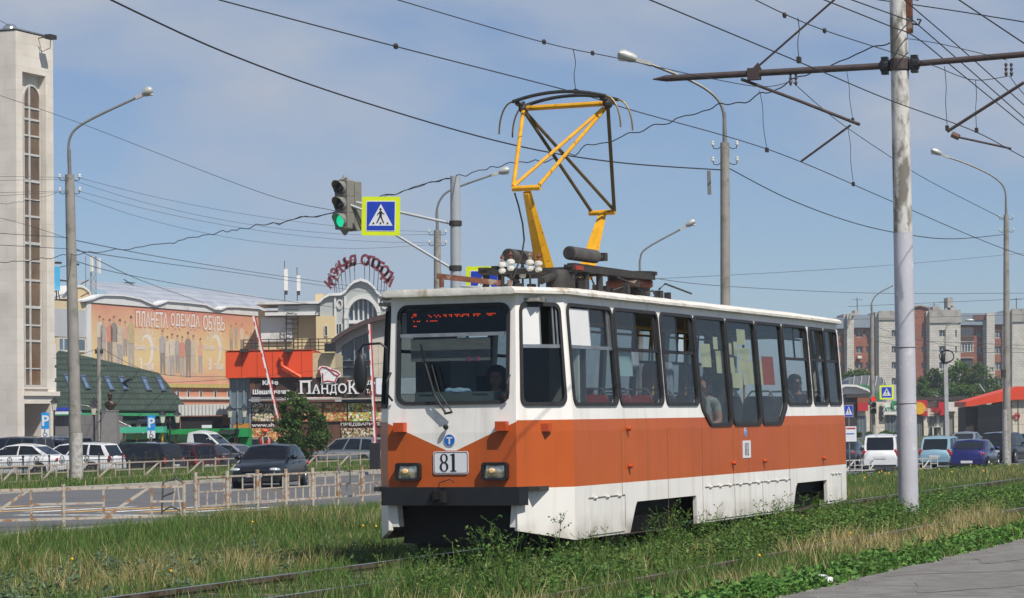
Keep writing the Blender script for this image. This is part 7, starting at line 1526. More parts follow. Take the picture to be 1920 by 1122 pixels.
fl.slab('air_conditioner', WPAINT, 1610.5, 667, 1618, 672, 1.6, 2.4)
# shops
sh_ = Front('shop_row', 'single-storey beige shop row with dark fascia and red signboards', 'building', 1710, 262); SHW = tiled('beige_shop_tiles', '#cdc4b4', '#a69e8d', 1.3, 1.0, 0.03, 0.7, '#c6bdad'); FAS = mat('brown_black_fascia', '#3c3432', 0.7)
sh_.slab('wall', SHW, 1604, 752, 1812, 834, 0, 8); sh_.slab('fascia', FAS, 1718, 743.5, 1814, 751.8, -0.5, 8); sh_.slab('fascia', FAS, 1586, 738, 1640, 746, -0.5, 8)
sh_.slab('dark_bay', mat('dark_shop_bay', '#2c2624', 0.7), 1586, 746, 1606, 834, -0.2, 6)
REDS = mat('red_signboard', '#b3222a', 0.5, var=0.08); YELS = mat('yellow_sign_disc', '#d8a51e', 0.5)
def sign(name, m, x0, y0, x1, y1, txt=None, tm=None, dy=-0.6): s = sh_.slab(name, m, x0, y0, x1, y1, dy, dy + 0.3); (fit_text(sh_.root, txt, *sh_.r(x0 + 1.5, y0 + (y1 - y0) * 0.35, x1 - 1.5, y1 - (y1 - y0) * 0.3), dy - 0.03, tm or SW, 0.03, 0.02) if txt else None); return s
sign('signboard', REDS, 1607, 756, 1626, 771); sign('signboard', mat('orange_brown_sign', '#8a4a28', 0.6), 1606, 746, 1627, 756, dy=-0.55); sign('signboard', REDS, 1717, 751, 1737, 780, 'КОЛЬ', mat('cream_letter')); c = sh_.p(1721.5, 766); MB().lathe([(0.62, 0), (0.62, 0.08)], 16, (c[0], -0.72, c[1]), 'y').build('sign_disc', YELS, sh_.root)
sign('signboard', REDS, 1758.5, 754, 1772, 779); sign('signboard', mat('pale_signboard', '#cfc9c2', 0.6), 1772.2, 754, 1790, 772); sign('signboard', mat('white_signboard', '#d4d3cf', 0.6), 1655, 756, 1683, 778, 'АПТЕКА', mat('green_cross', '#1f8a55', 0.5))
sh_.slab('green_cross', mat('green_cross'), 1670, 752, 1674, 765, -0.75, -0.62); sh_.slab('green_cross', mat('green_cross'), 1674.5, 752, 1684, 757, -0.75, -0.62)
fit_text(sh_.root, 'Мария', *sh_.r(1744, 762.5, 1762, 776), -0.75, REDS, 0.25, 0.05); fit_text(sh_.root, 'магазин', *sh_.r(1743, 776.5, 1759, 779), -0.75, INK, 0.05, 0.03)
for x0, x1 in ((1604.5, 1624), (1661, 1683), (1719, 1731), (1743, 1756), (1762, 1770), (1779, 1786)): sh_.slab('shopfront', mat('cafe_glass'), x0, 780, x1, 832, -0.05, 0.2); [sh_.slab('mullion', GALV, x0 + (x1 - x0) * u - 0.5, 780, x0 + (x1 - x0) * u + 0.5, 832, -0.1, -0.05) for u in (0.02, 0.35, 0.66, 0.98)]
sh_.slab('doorway', mat('dark_shop_bay'), 1797, 784, 1807, 834, -0.03, 0.3); sh_.slab('porch_frame', WFR, 1746, 800, 1764, 801.5, -1.0, 0); sh_.slab('porch_frame', WFR, 1746, 800, 1747.5, 834, -1.0, -0.8); sh_.slab('porch_frame', WFR, 1762.5, 800, 1764, 834, -1.0, -0.8)
for px in (1640, 1690, 1710, 1735, 1775, 1792): sh_.slab('pier', SHW, px - 3, 752, px + 3, 834, -0.3, 0)
sh_.slab('lit_poster', mat('yellow_poster', '#d8b42a', 0.6), 1592, 803, 1598, 832, -0.4, -0.25); sh_.slab('red_poster', mat('red_poster', '#c23a2a', 0.6), 1604.5, 822, 1612, 834, -0.4, -0.3)
# white arched canopy with green roof, and the ribbed barrel dome
cn = Front('arched_canopy', 'white curved canopy with a green roof behind the tram tail', 'building', 1610, 285); top = [(1560, 731), (1585, 721), (1605, 722), (1625, 729), (1640, 740)]
cn.poly('arch', mat('canopy_white', '#c9c6c0', 0.6), top + [(1640, 752), (1560, 752)], 4, 0); cn.poly('arch_edge', WPAINT, top + [(x, y + 4) for x, y in top][::-1], 0.6, -0.5); cn.poly('green_roof', mat('green_metal_roof', '#2f6b4a', 0.6), [(1606, 722), (1625, 721), (1650, 738), (1655, 752), (1640, 752), (1640, 740), (1625, 729)], 6, 0.3)
bd = Front('barrel_dome', 'grey ribbed metal barrel roof beyond the traffic light', 'building', 1625, 330); dm = [(1588, 724), (1592, 713), (1605, 706), (1625, 703.5), (1645, 705.5), (1658, 712), (1662, 724)]
bd.poly('dome', mat('dull_zinc_dome', '#7d8288', 0.5, 0.3), dm + [(1662, 760), (1588, 760)], 8, 0)
for i in range(5): x = 1598 + i * 14; bd.poly('rib', mat('canopy_white'), [(x, 724), (x + 1.5, 724), (x + 4.5, 705), (x + 3, 705)], 0.2, -0.2)
# filling-station style hall with orange roof edge
os_ = Front('orange_roof_hall', 'dark glass hall with a bright orange sloping roof edge, right edge', 'building', 1870, 232); OR2 = mat('orange_red_fascia', '#d2421c', 0.5, var=0.04)
os_.poly('roof_edge', OR2, [(1808, 754), (1808, 763), (1900, 750), (1970, 748), (1970, 728), (1897, 729)], 6, -0.8); os_.poly('roof_return', mat('orange_top', '#c4401f', 0.5), [(1897, 729), (1970, 728), (1970, 724), (1905, 725)], 6, -0.6)
os_.poly('dark_glazing', mat('black_glazing', '#16181c', 0.1, var=0.2, scale=0.5, spec=0.6), [(1833, 762), (1880, 756), (1880, 830), (1833, 830)], 1, 0.0); os_.slab('wall', SHW, 1880, 748, 1990, 834, -0.3, 5); os_.poly('side_wall', mat('dark_shop_bay'), [(1812, 765), (1833, 762), (1833, 832), (1812, 832)], 4, 0.4)
for px in (1884, 1896, 1908): os_.slab('panel_joint', mat('joint_grey', '#77716a', 0.8), px - 0.4, 752, px + 0.4, 832, -0.32, -0.3)
c = os_.p(1905.5, 780.5); MB().plate(circ(c[0], c[1], 0.27, 0.27, 16), [circ(c[0], c[1], 0.17, 0.17, 16)], 0.06, lambda a, b, q: (a, q - 0.45, b)).build('red_emblem', REDS, os_.root); os_.slab('red_lettering', REDS, 1897, 778.5, 1903, 780, -0.42, -0.36); os_.slab('red_lettering', REDS, 1897, 782, 1903, 783, -0.42, -0.36)
sc = Front('scaffold', 'small steel scaffold with white boards between shops and orange hall', 'scaffold', 1817, 240); [MB().cyl((sc.p(x, 830)[0], 0, -0.2), (sc.p(x, 830)[0], 0, sc.p(x, 757)[1]), 0.05, n=5).build('upright', GALV, sc.root) for x in (1812, 1824, 1832)]; [sc.slab('deck', WPAINT, 1811, y, 1826, y + 9, 0.1, 0.2) for y in (765, 787, 805)]
# traffic light post, small blue sign at the tram tail
q = drop(at(1640, 850, 168)); t = thing('signal_post', 'pale thin post carrying the red traffic light and small crossing sign', 'pole', q); MB().tube([(0, 0.15, -0.2), (-0.05, 0.15, at(1638, 690, 168).z - q.z)], 0.12, 10).build('post', CONC, t); MB().bar((0, 0.1, at(1640, 736, 168).z - q.z), (0.9, 0, at(1662, 736, 168).z - q.z), 0.05, 0.05).build('sign_arm', GALV, t)
sb = traffic_light('unlit grey traffic light turned aside beside the red one', at(1655, 789, 168), math.radians(75), 1.0, None)
s2 = crossing_sign('small blue crossing sign over a paper notice, at the tram tail', at(1591.5, 771, 110), math.radians(0), 0.36, False); s2.scale = (1, 1, 1.35)
MB().cyl((0, 0.04, -2.6), (0, 0.04, 0.2), 0.03, n=6).build('post', GALV, s2); MB().box(-0.15, 0.3, -0.02, 0.01, -0.95, -0.48).build('notice_board', SW, s2); MB().box(-0.12, 0.26, -0.03, -0.02, -0.56, -0.52).build('notice_red', REDS, s2); MB().box(-0.12, 0.2, -0.03, -0.02, -0.72, -0.69).build('notice_blue', BLUE, s2)
t = Front('utility_pole', 'dark leaning wooden pole with crossarm before the tree', 'pole', 1845, 300); a, b = t.p(1848, 800), t.p(1843, 703); MB().tube([(a[0], 0, a[1] - 1), (b[0], 0, b[1])], 0.16, 6).bar((b[0] - 0.9, 0, b[1] - 0.3), (b[0] + 0.9, 0, b[1] - 0.2), 0.12, 0.12).build('post', GRIME, t.root); q = t.p(1841, 727); MB().bar((q[0] - 0.3, -0.1, q[1] + 0.4), (q[0] + 0.3, -0.1, q[1] - 0.5), 0.3, 0.1).build('small_lamp', LAMPH, t.root)

# ------------------------------------------------------------------ trees
LEAF = leaf_material('tree_leaf', 0.55, 0.3); BARK = mat('tree_bark', '#4a3d31', 0.95, var=0.3, scale=4, bump=0.6)
def tree(label, base, hgt, blobs, nleaf, size, seed, cols=None, name='tree', trunk_r=0.15, group=None):
    """blobs: (x, y, z, rx, ry, rz) clumps of the crown, relative to the base; leaves hang in the clumps' shells, denser outside"""
    g = np.random.default_rng(seed); t = thing(name, label, 'tree', base, 0, group); rr_ = random.Random(seed)
    tb = MB().tube([(0, 0, -0.2), (0.05, 0, hgt * 0.25), (-0.03, 0.02, hgt * 0.5), (0, 0, hgt * 0.8)], [trunk_r, trunk_r * 0.8, trunk_r * 0.55, trunk_r * 0.2], 8).build('trunk', BARK, t, smooth=True)
    for b in blobs: p0 = Vector((0, 0, hgt * rr_.uniform(0.2, 0.45))); p1 = Vector(b[:3]); MB().tube([p0, p0.lerp(p1, 0.5) + Vector((0, 0, hgt * 0.04)), p1], [trunk_r * 0.4, trunk_r * 0.25, trunk_r * 0.08], 5).build('limb', BARK, tb)
    C = np.array([b[:3] for b in blobs]); R = np.array([b[3:] for b in blobs]); wv = R.prod(1); idx = g.choice(len(blobs), nleaf, p=wv / wv.sum())
    u = g.normal(0, 1, (nleaf, 3)); u /= np.linalg.norm(u, axis=1)[:, None]; rad = g.uniform(0.35, 1.08, nleaf) ** 0.6
    sub = g.normal(0, 1, (len(blobs) * 14, 3)); lump = 0.78 + 0.30 * np.sin(u @ sub[0] * 4 + idx) * np.sin(u @ sub[1] * 3.3 + 2 * idx)
    p = C[idx] + u * R[idx] * (rad * lump)[:, None] + g.normal(0, 0.03, (nleaf, 3)) * R[idx]
    cl = np.floor(p / (size * 5.5)); hsh = np.abs(np.sin(cl @ np.array([12.9898, 78.233, 37.719])) * 43758.5453) % 1; keep = hsh > (0.30 if size < 0.1 else 0.18); p, idx, hsh = p[keep], idx[keep], hsh[keep]; k = len(p)
    o1 = g.normal(0, 1, (k, 3)); o1 /= np.linalg.norm(o1, axis=1)[:, None]; o2 = np.cross(o1, g.normal(0, 1, (k, 3))); o2 /= np.linalg.norm(o2, axis=1)[:, None]; sz = size * g.uniform(0.6, 1.35, (k, 1))
    v = np.empty((k, 4, 3)); v[:, 0] = p - o1 * sz; v[:, 1] = p + o2 * sz * 0.55; v[:, 2] = p + o1 * sz; v[:, 3] = p - o2 * sz * 0.55
    cols = GREENS if cols is None else cols; col = cols[g.integers(0, len(cols), k)] * (0.7 + 0.6 * hsh[:, None]) * g.uniform(0.8, 1.2, (k, 1))
    me = attr_mesh('crown', v.reshape(-1, 3), np.arange(k * 4), np.arange(k) * 4, np.full(k, 4), np.repeat(col, 4, 0), LEAF); link('crown', me, t); return t
def blobset(f, px_list, Y, depth=1.0):
    o = drop(at(f, 850, Y)); k = Y / FPX; out = []
    for px, py, rx, ry in px_list: q = at(px, py, Y) - o; out.append((q.x, rnd.uniform(-0.4, 0.4) * rx * k, q.z, rx * k, rx * k * depth, ry * k))
    return o, out
o, bl_ = blobset(566, [(548, 765, 22, 20), (562, 755, 20, 16), (545, 790, 28, 26), (572, 790, 26, 24), (595, 800, 24, 20), (590, 825, 30, 26), (560, 828, 34, 30), (535, 830, 18, 20), (560, 852, 30, 16), (545, 742, 14, 11), (585, 772, 18, 14), (525, 800, 18, 16), (612, 815, 16, 12), (530, 765, 14, 12), (604, 785, 13, 10), (520, 845, 14, 14)], 101)
tree('dense young green tree in front of the cafe wall', o, 2.4, bl_, 17000, 0.055, 21, np.array([[0.05, 0.10, 0.024], [0.07, 0.125, 0.03], [0.095, 0.155, 0.04], [0.04, 0.08, 0.02]]), trunk_r=0.08)
TC = np.array([[0.055, 0.115, 0.02], [0.08, 0.15, 0.028], [0.11, 0.185, 0.035], [0.045, 0.095, 0.018]])
o, bl_ = blobset(1790, [(1745, 725, 22, 30), (1770, 705, 24, 22), (1800, 700, 26, 26), (1835, 705, 26, 24), (1860, 725, 24, 24), (1820, 735, 40, 26), (1780, 740, 40, 26), (1835, 690, 14, 12), (1750, 700, 14, 12), (1808, 688, 12, 9)], 335)
tree('broad leafy green tree before the apartment block', o, 6.5, bl_, 15000, 0.17, 23, TC, trunk_r=0.25, group='trees before the flats')
o, bl_ = blobset(1605, [(1590, 710, 20, 18), (1612, 704, 18, 14), (1632, 706, 16, 12), (1600, 730, 24, 18), (1645, 712, 8, 8)], 350)
tree('smaller tree half hidden by the tram tail', o, 5.5, bl_, 6000, 0.17, 25, TC, trunk_r=0.2, group='trees before the flats')
o, bl_ = blobset(1722, [(1722, 735, 14, 24), (1730, 720, 12, 14), (1735, 745, 14, 16)], 332); tree('narrow green tree just right of the catenary pole', o, 5, bl_, 3500, 0.16, 27, TC, trunk_r=0.15, group='trees before the flats')
o, bl_ = blobset(1680, [(1610, 815, 9, 5), (1630, 815, 9, 5), (1660, 814, 14, 6), (1680, 816, 12, 6)], 200); hb = tree('low clipped hedge behind the white off-roader', o, 0.8, bl_, 2500, 0.10, 29, TC, 'hedge', 0.05)
# ------------------------------------------------------------------ cars
CARG = mat('car_window_glass', '#0d1318', 0.04, var=0.1, scale=2, spec=0.7); TYRE = mat('tyre_rubber', '#17171a', 0.85, var=0.1, scale=8); RIM = mat('alloy_rim', '#8f9296', 0.35, 0.7, var=0.08); TRIM = mat('black_trim', '#191a1d', 0.6)
TAIL = mat('red_tail_lens', '#a01414', 0.2, var=0.1, scale=10, coat=0.8); HEADL = mat('clear_lamp_lens', '#c4c9cc', 0.12, 0.3, var=0.2, scale=14, coat=1.0)
def paint(key, c, metal=0.35, rough=0.32): return mat(key, c, rough, metal, var=0.04, scale=2, coat=0.8)
PROF = {'sedan': ([(0, .44), (.012, .56), (.03, .635), (.08, .66), (.2, .675), (.5, .665), (.70, .645), (.76, .615), (.88, .56), (.95, .50), (.985, .43), (1, .36)], (.10, .26, .53, .735)),
        'wagon': ([(0, .45), (.012, .55), (.03, .60), (.3, .62), (.70, .615), (.76, .59), (.88, .54), (.95, .48), (.985, .42), (1, .35)], (.015, .09, .54, .74)),
        'hatch': ([(0, .42), (.012, .53), (.03, .575), (.3, .60), (.74, .60), (.82, .55), (.92, .48), (.975, .41), (1, .34)], (.015, .12, .56, .80)),
        'suv': ([(0, .42), (.012, .53), (.03, .57), (.3, .585), (.72, .585), (.78, .565), (.9, .53), (.97, .47), (1, .38)], (.015, .07, .56, .73)),
        'truck': ([(0, .40), (.02, .43), (.5, .44), (.80, .45), (.88, .44), (.95, .40), (.985, .34), (1, .28)], (.40, .42, .60, .86))}
def car(label, loc, heading, L, Wd, H, m, style, group=None, plate=None, mirrors=True, rails=False, spoiler=False, glass=None):
    """heading: direction of the car's nose in the ground plane; local +x is the nose"""
    glass = glass or CARG
    t = thing('parked_car' if group != 'cars driving on the road' else 'car', label, 'car', loc, math.atan2(heading.y, heading.x), group)
    prof, (g0, g1, g2, g3) = PROF[style]; xs = np.linspace(0, 1, 41); xs = np.unique(np.concatenate([xs, [0.012, 0.03, 0.985, 0.97]])); zt = np.interp(xs, [p[0] for p in prof], [p[1] for p in prof]) * H
    X = lambda u: (u - 0.5) * L; hw = lambda u: Wd / 2 * (1 - 0.16 * abs(2 * u - 1) ** 5 - 0.02 * abs(2 * u - 1)); zb0 = 0.17
    mb = MB(); ring = 15
    for u, z in zip(xs, zt):
        w = hw(u); zb = zb0 + 0.10 * max(0, abs(2 * u - 1) - 0.85) / 0.15; h = z - zb
        half = [(0.80, zb), (0.95, zb + 0.05), (0.995, zb + 0.3 * h), (1.0, zb + 0.5 * h), (0.985, zb + 0.75 * h), (0.95, zb + 0.9 * h), (0.86, z - 0.004), ]
        pts = [(a * w, b) for a, b in half] + [(0, z + 0.025)]; pts = pts + [(-a, b) for a, b in pts[-2::-1]]
        for y, zz in pts: mb.v.append((X(u), y, zz))
    for i in range(len(xs) - 1):
        for j in range(ring - 1): o = i * ring + j; mb.f.append([o, o + ring, o + ring + 1, o + 1]); mb.m.append(0)
        mb.f.append([i * ring + ring - 1, (i + 1) * ring + ring - 1, (i + 1) * ring, i * ring]); mb.m.append(0)
    mb.f.append(list(range(ring))); mb.m.append(0); mb.f.append([(len(xs) - 1) * ring + j for j in range(ring)]); mb.m.append(0)
    body = mb.build('body', m, t, smooth=38)
    # cabin shell
    zbelt = lambda u: float(np.interp(u, [p[0] for p in prof], [p[1] for p in prof])) * H; n_ = 15; cab = MB(); rows = []
    tum, crn = 0.78, 0.05
    levels = [0.0, 0.35, 0.7, 0.9, 1.0]
    for lv in levels:
        for i in range(n_):
            u = i / (n_ - 1); ub = g0 + (g3 - g0) * u; ut = g1 + (g2 - g1) * u; uu = ub + (ut - ub) * lv; zb_ = zbelt(ub) - 0.03; zr = H * (1 - 0.035 * abs(2 * u - 1.0) ** 2.2) - crn
            z = zb_ + (zr - zb_) * lv; w = hw(ub) * 0.93 * (1 - lv) + Wd / 2 * tum * lv * (1 - 0.05 * abs(2 * u - 1) ** 3) + 0.03 * math.sin(math.pi * lv)
            rows.append((X(uu), w, z))
    for lv in range(5):
        for sgn in (1, -1):
            for i in range(n_): x, w, z = rows[lv * n_ + i]; cab.v.append((x, sgn * w, z))
    for i in range(n_): x, w, z = rows[4 * n_ + i]; cab.v.append((x, 0, z + crn))
    vi = lambda lv, s, i: (lv * 2 + s) * n_ + i; top = 10 * n_
    for lv in range(4):
        for i in range(n_ - 1):
            cab.f += [[vi(lv, 0, i), vi(lv, 0, i + 1), vi(lv + 1, 0, i + 1), vi(lv + 1, 0, i)], [vi(lv, 1, i), vi(lv + 1, 1, i), vi(lv + 1, 1, i + 1), vi(lv, 1, i + 1)]]; cab.m += [0, 0]
        for i in (0, n_ - 1): cab.f.append([vi(lv, 0, i), vi(lv + 1, 0, i), vi(lv + 1, 1, i), vi(lv, 1, i)]); cab.m.append(0)
    for i in range(n_ - 1): cab.f += [[vi(4, 0, i), vi(4, 0, i + 1), top + i + 1, top + i], [vi(4, 1, i), top + i, top + i + 1, vi(4, 1, i + 1)]]; cab.m += [0, 0]
    for i in (0, n_ - 1): cab.f.append([vi(4, 0, i), top + i, vi(4, 1, i)]); cab.m.append(0)
    cab.build('cabin', m, t, smooth=35)
    def cabpt(u, lv, sgn, off=0.006):
        ub = g0 + (g3 - g0) * u; ut = g1 + (g2 - g1) * u; uu = ub + (ut - ub) * lv; zb_ = zbelt(ub) - 0.03; zr = H * (1 - 0.035 * abs(2 * u - 1.0) ** 2.2) - crn
        return Vector((X(uu), sgn * (hw(ub) * 0.93 * (1 - lv) + Wd / 2 * tum * lv * (1 - 0.05 * abs(2 * u - 1) ** 3) + 0.03 * math.sin(math.pi * lv) + off), zb_ + (zr - zb_) * lv))
    for sgn in (1, -1):
        spans = ((0.06, 0.28), (0.315, 0.60), (0.63, 0.95)) if style in ('suv', 'wagon', 'hatch') else (((0.08, 0.46), (0.49, 0.95)) if style == 'sedan' else ((0.25, 0.92),))
        for u0, u1 in spans:
            w = MB(); nn = 6
            for i in range(nn + 1):
                for lv in (0.10, 0.5, 0.91): w.v.append(tuple(cabpt(u0 + (u1 - u0) * i / nn, lv, sgn)))
            for i in range(nn):
                for j in range(2): o = i * 3 + j; w.f.append([o, o + 3, o + 4, o + 1]); w.m.append(0)
            w.build('side_window', glass, t, True)
    def screen(u, name, inset, lo, hi):
        w = MB(); off = -0.008 if u == 0 else 0.008
        for lv in (lo, (lo + hi) / 2, hi):
            a, b = cabpt(u, lv, 1), cabpt(u, lv, -1)
            for k in range(7): q = a.lerp(b, inset + (1 - 2 * inset) * k / 6); q.x += off; w.v.append(tuple(q))
        for j in range(2):
            for k in range(6): o = j * 7 + k; w.f.append([o, o + 1, o + 8, o + 7]); w.m.append(0)
        w.build(name, glass, t)
    screen(1, 'windscreen', 0.06, 0.06, 0.93); screen(0, 'rear_window', 0.07, 0.14, 0.93)
    # wheels over flat black discs that paint the shade of the arches
    r = 0.30 if style in ('sedan', 'hatch', 'wagon') else 0.36
    for u in (0.19, 0.81):
        for sgn in (1, -1):
            w_ = hw(u); MB().lathe([(0.02, -0.012), (r + 0.06, -0.012), (r + 0.06, 0.0), (0.02, 0.0)], 20, (X(u), sgn * (w_ + 0.003), r + 0.02), 'y').build('arch_shade_disc', TRIM, t)
            wl_ = MB().lathe([(r * 0.62, -0.10), (r * 0.9, -0.10), (r, -0.07), (r, 0.07), (r * 0.9, 0.10), (r * 0.62, 0.10)], 20, (X(u), sgn * (w_ - 0.07), r), 'y').build('tyre', TYRE, t, smooth=40)
            MB().lathe([(0.0, 0.0), (r * 0.2, 0.02), (r * 0.25, 0.0), (r * 0.62, 0.03), (r * 0.66, 0.0), (r * 0.66, -0.06)] if sgn > 0 else [(r * 0.66, 0.06), (r * 0.66, 0.0), (r * 0.62, -0.03), (r * 0.25, 0.0), (r * 0.2, -0.02), (0.0, 0.0)], 18, (X(u), sgn * (w_ + 0.022), r), 'y').build('rim', RIM, wl_, smooth=30)
            for k in range(5): a = 2 * math.pi * k / 5 + 0.4; MB().bar((X(u) + 0.3 * r * math.cos(a + .6), sgn * (w_ + 0.035), r + 0.3 * r * math.sin(a + .6)), (X(u) + 0.6 * r * math.cos(a + .6), sgn * (w_ + 0.038), r + 0.6 * r * math.sin(a + .6)), 0.01, 0.07).build('rim_slot', TRIM, wl_)
    # lamps, plates, bumpers, mirrors
    zf, zr_ = zbelt(0.97) * 0.93, zbelt(0.02) * 0.92
    for sgn in (1, -1):
        MB().ball((X(0.955), sgn * Wd * 0.355, zf), (0.17, 0.20, 0.07), 12, 8).build('headlight', HEADL, t, smooth=True); MB().ball((X(0.022), sgn * Wd * 0.395, zr_ - 0.02), (0.055, 0.11, 0.085 if style in ('sedan',) else 0.18), 10, 8).build('tail_light', TAIL, t, smooth=True)
        if mirrors:
            a = cabpt(0.9, 0.14, sgn); mr = MB().ball((a.x, a.y + sgn * 0.13, a.z + 0.03), (0.07, 0.12, 0.075), 10, 8).build('mirror', m, t, smooth=True); MB().bar((a.x, a.y - sgn * 0.02, a.z - 0.02), (a.x, a.y + sgn * 0.1, a.z), 0.04, 0.04).build('mirror_stalk', TRIM, mr)
        for u in ((0.36, 0.56) if style != 'truck' else (0.5,)): MB().box(X(u) - 0.08, X(u) + 0.08, sgn * (hw(u) * 0.985) - 0.02, sgn * (hw(u) * 0.985) + 0.02, zbelt(u) - 0.16, zbelt(u) - 0.13).build('door_handle', m, t)
        MB().box(X(0.28), X(0.72), sgn * hw(0.5) - 0.01, sgn * hw(0.5) + 0.012, zb0 + 0.2 * H - 0.03, zb0 + 0.2 * H + 0.03).build('side_moulding', TRIM, t)
    gr = MB().box(X(0.985), X(1.0) + 0.012, -Wd * 0.22, Wd * 0.22, zf - 0.05, zf + 0.02).box(X(0.985), X(1) + 0.015, -Wd * 0.3, Wd * 0.3, 0.24, 0.36).build('grille', TRIM, t)
    PW = mat('registration_plate_white', '#d2d3d4', 0.5)
    for x, zz in ((X(1.0) + 0.02, 0.44), (X(0.0) - 0.016, zr_ - 0.2 if style != 'sedan' else 0.42)):
        p_ = MB().box(x - 0.008, x + 0.008, -0.26, 0.26, zz - 0.056, zz + 0.056).build('registration_plate', PW, t)
        if plate:
            tm = text_mb(plate, 0.11, 0.004, 0.02); ax, bx = min(v[0] for v in tm.v), max(v[0] for v in tm.v); tm.v = [((x + 0.012 if x > 0 else x - 0.012), (0.22 - 0.44 * (v[0] - ax) / (bx - ax)) * (-1 if x > 0 else 1), zz - 0.04 + v[2]) for v in tm.v]; tm.build('plate_characters', INK, p_, fix=False)
    MB().box(X(0.0) - 0.012, X(0.02), -Wd * 0.40, Wd * 0.40, 0.26, 0.34).build('rear_bumper_strip', TRIM, t)
    if rails:
        for sgn in (1, -1): MB().tube([(X(g1 + 0.03), sgn * Wd * 0.34, H - 0.07), (X(g1 + 0.07), sgn * Wd * 0.345, H + 0.03), (X(g2 - 0.05), sgn * Wd * 0.345, H + 0.02), (X(g2), sgn * Wd * 0.33, H - 0.08)], 0.02, 6).build('roof_rail', TRIM, t)
    if spoiler: MB().box(X(0.03), X(0.08), -Wd * 0.36, Wd * 0.36, zbelt(0.05) + 0.09, zbelt(0.05) + 0.12).box(X(0.04), X(0.07), -Wd * 0.34, -Wd * 0.31, zbelt(0.05) - 0.02, zbelt(0.05) + 0.1).box(X(0.04), X(0.07), Wd * 0.31, Wd * 0.34, zbelt(0.05) - 0.02, zbelt(0.05) + 0.1).build('spoiler', m, t)
    return t
NAVY = mat('blackish_green_car_paint', '#0a1118', 0.25, 0.0, var=0.04, scale=2, coat=0.2, spec=0.35); WH = paint('white_car_paint', '#d9dadb', 0.0, 0.35); SIL = paint('silver_car_paint', '#a2a6ac', 0.6); DKG = paint('dark_grey_car_paint', '#3a3e46', 0.5); BLK = paint('black_car_paint', '#101116', 0.3); MARO = paint('maroon_car_paint', '#4a1018', 0.4); LBL = paint('light_blue_car_paint', '#8fb4c4', 0.3); RBL = paint('royal_blue_car_paint', '#181e66', 0.4); SKB = paint('sky_blue_car_paint', '#7fb0d4', 0.2)
def hd(px): return -DV
def at_ground(px, py, dz=0.0): return gp(px, py)
rot = lambda v, deg: Vector((v.x * math.cos(math.radians(deg)) - v.y * math.sin(math.radians(deg)), v.x * math.sin(math.radians(deg)) + v.y * math.cos(math.radians(deg)), 0))
# the sedan driving towards the camera
pc = gp(508, 914); sd_ = car('blackish blue sedan driving towards the camera behind the rusty railing', pc, rot(-DV, 14), 4.45, 1.72, 1.42, NAVY, 'sedan', 'cars driving on the road', 'К385', glass=mat('sedan_glass', '#07090c', 0.05, var=0.3, scale=3, spec=0.35))
# queue at the right, seen from behind
for lab, px, py, style, L, Wd, H, m, rl, sp, dg in (('white off-roader seen from behind, left of the catenary pole', 1658, 884, 'suv', 4.6, 1.75, 1.72, WH, True, False, 10), ('light blue hatchback right of the catenary pole', 1770, 878, 'hatch', 4.3, 1.72, 1.60, LBL, False, False, 1),
                                             ('royal blue sedan with a rear spoiler and red lamps', 1828, 882, 'sedan', 4.4, 1.74, 1.44, RBL, False, True, 3), ('black off-roader partly behind the right lamp post', 1888, 868, 'suv', 4.7, 1.85, 1.72, BLK, False, True, -4),
                                             ('dark car cut by the right picture edge', 1936, 858, 'hatch', 4.2, 1.7, 1.5, DKG, False, False, -2), ('dark blue car just beyond the tram tail', 1588, 878, 'sedan', 4.4, 1.7, 1.45, paint('dark_blue_car_paint', '#26303f', 0.4), False, False, 6), ('silver sedan roof showing between blue sedan and black off-roader', 1815, 852, 'sedan', 4.4, 1.7, 1.44, SIL, False, False, 2)):
    car(lab, gp(px, py), rot(DV, dg), L, Wd, H, m, style, 'cars queueing on the right' , rails=rl, spoiler=sp)
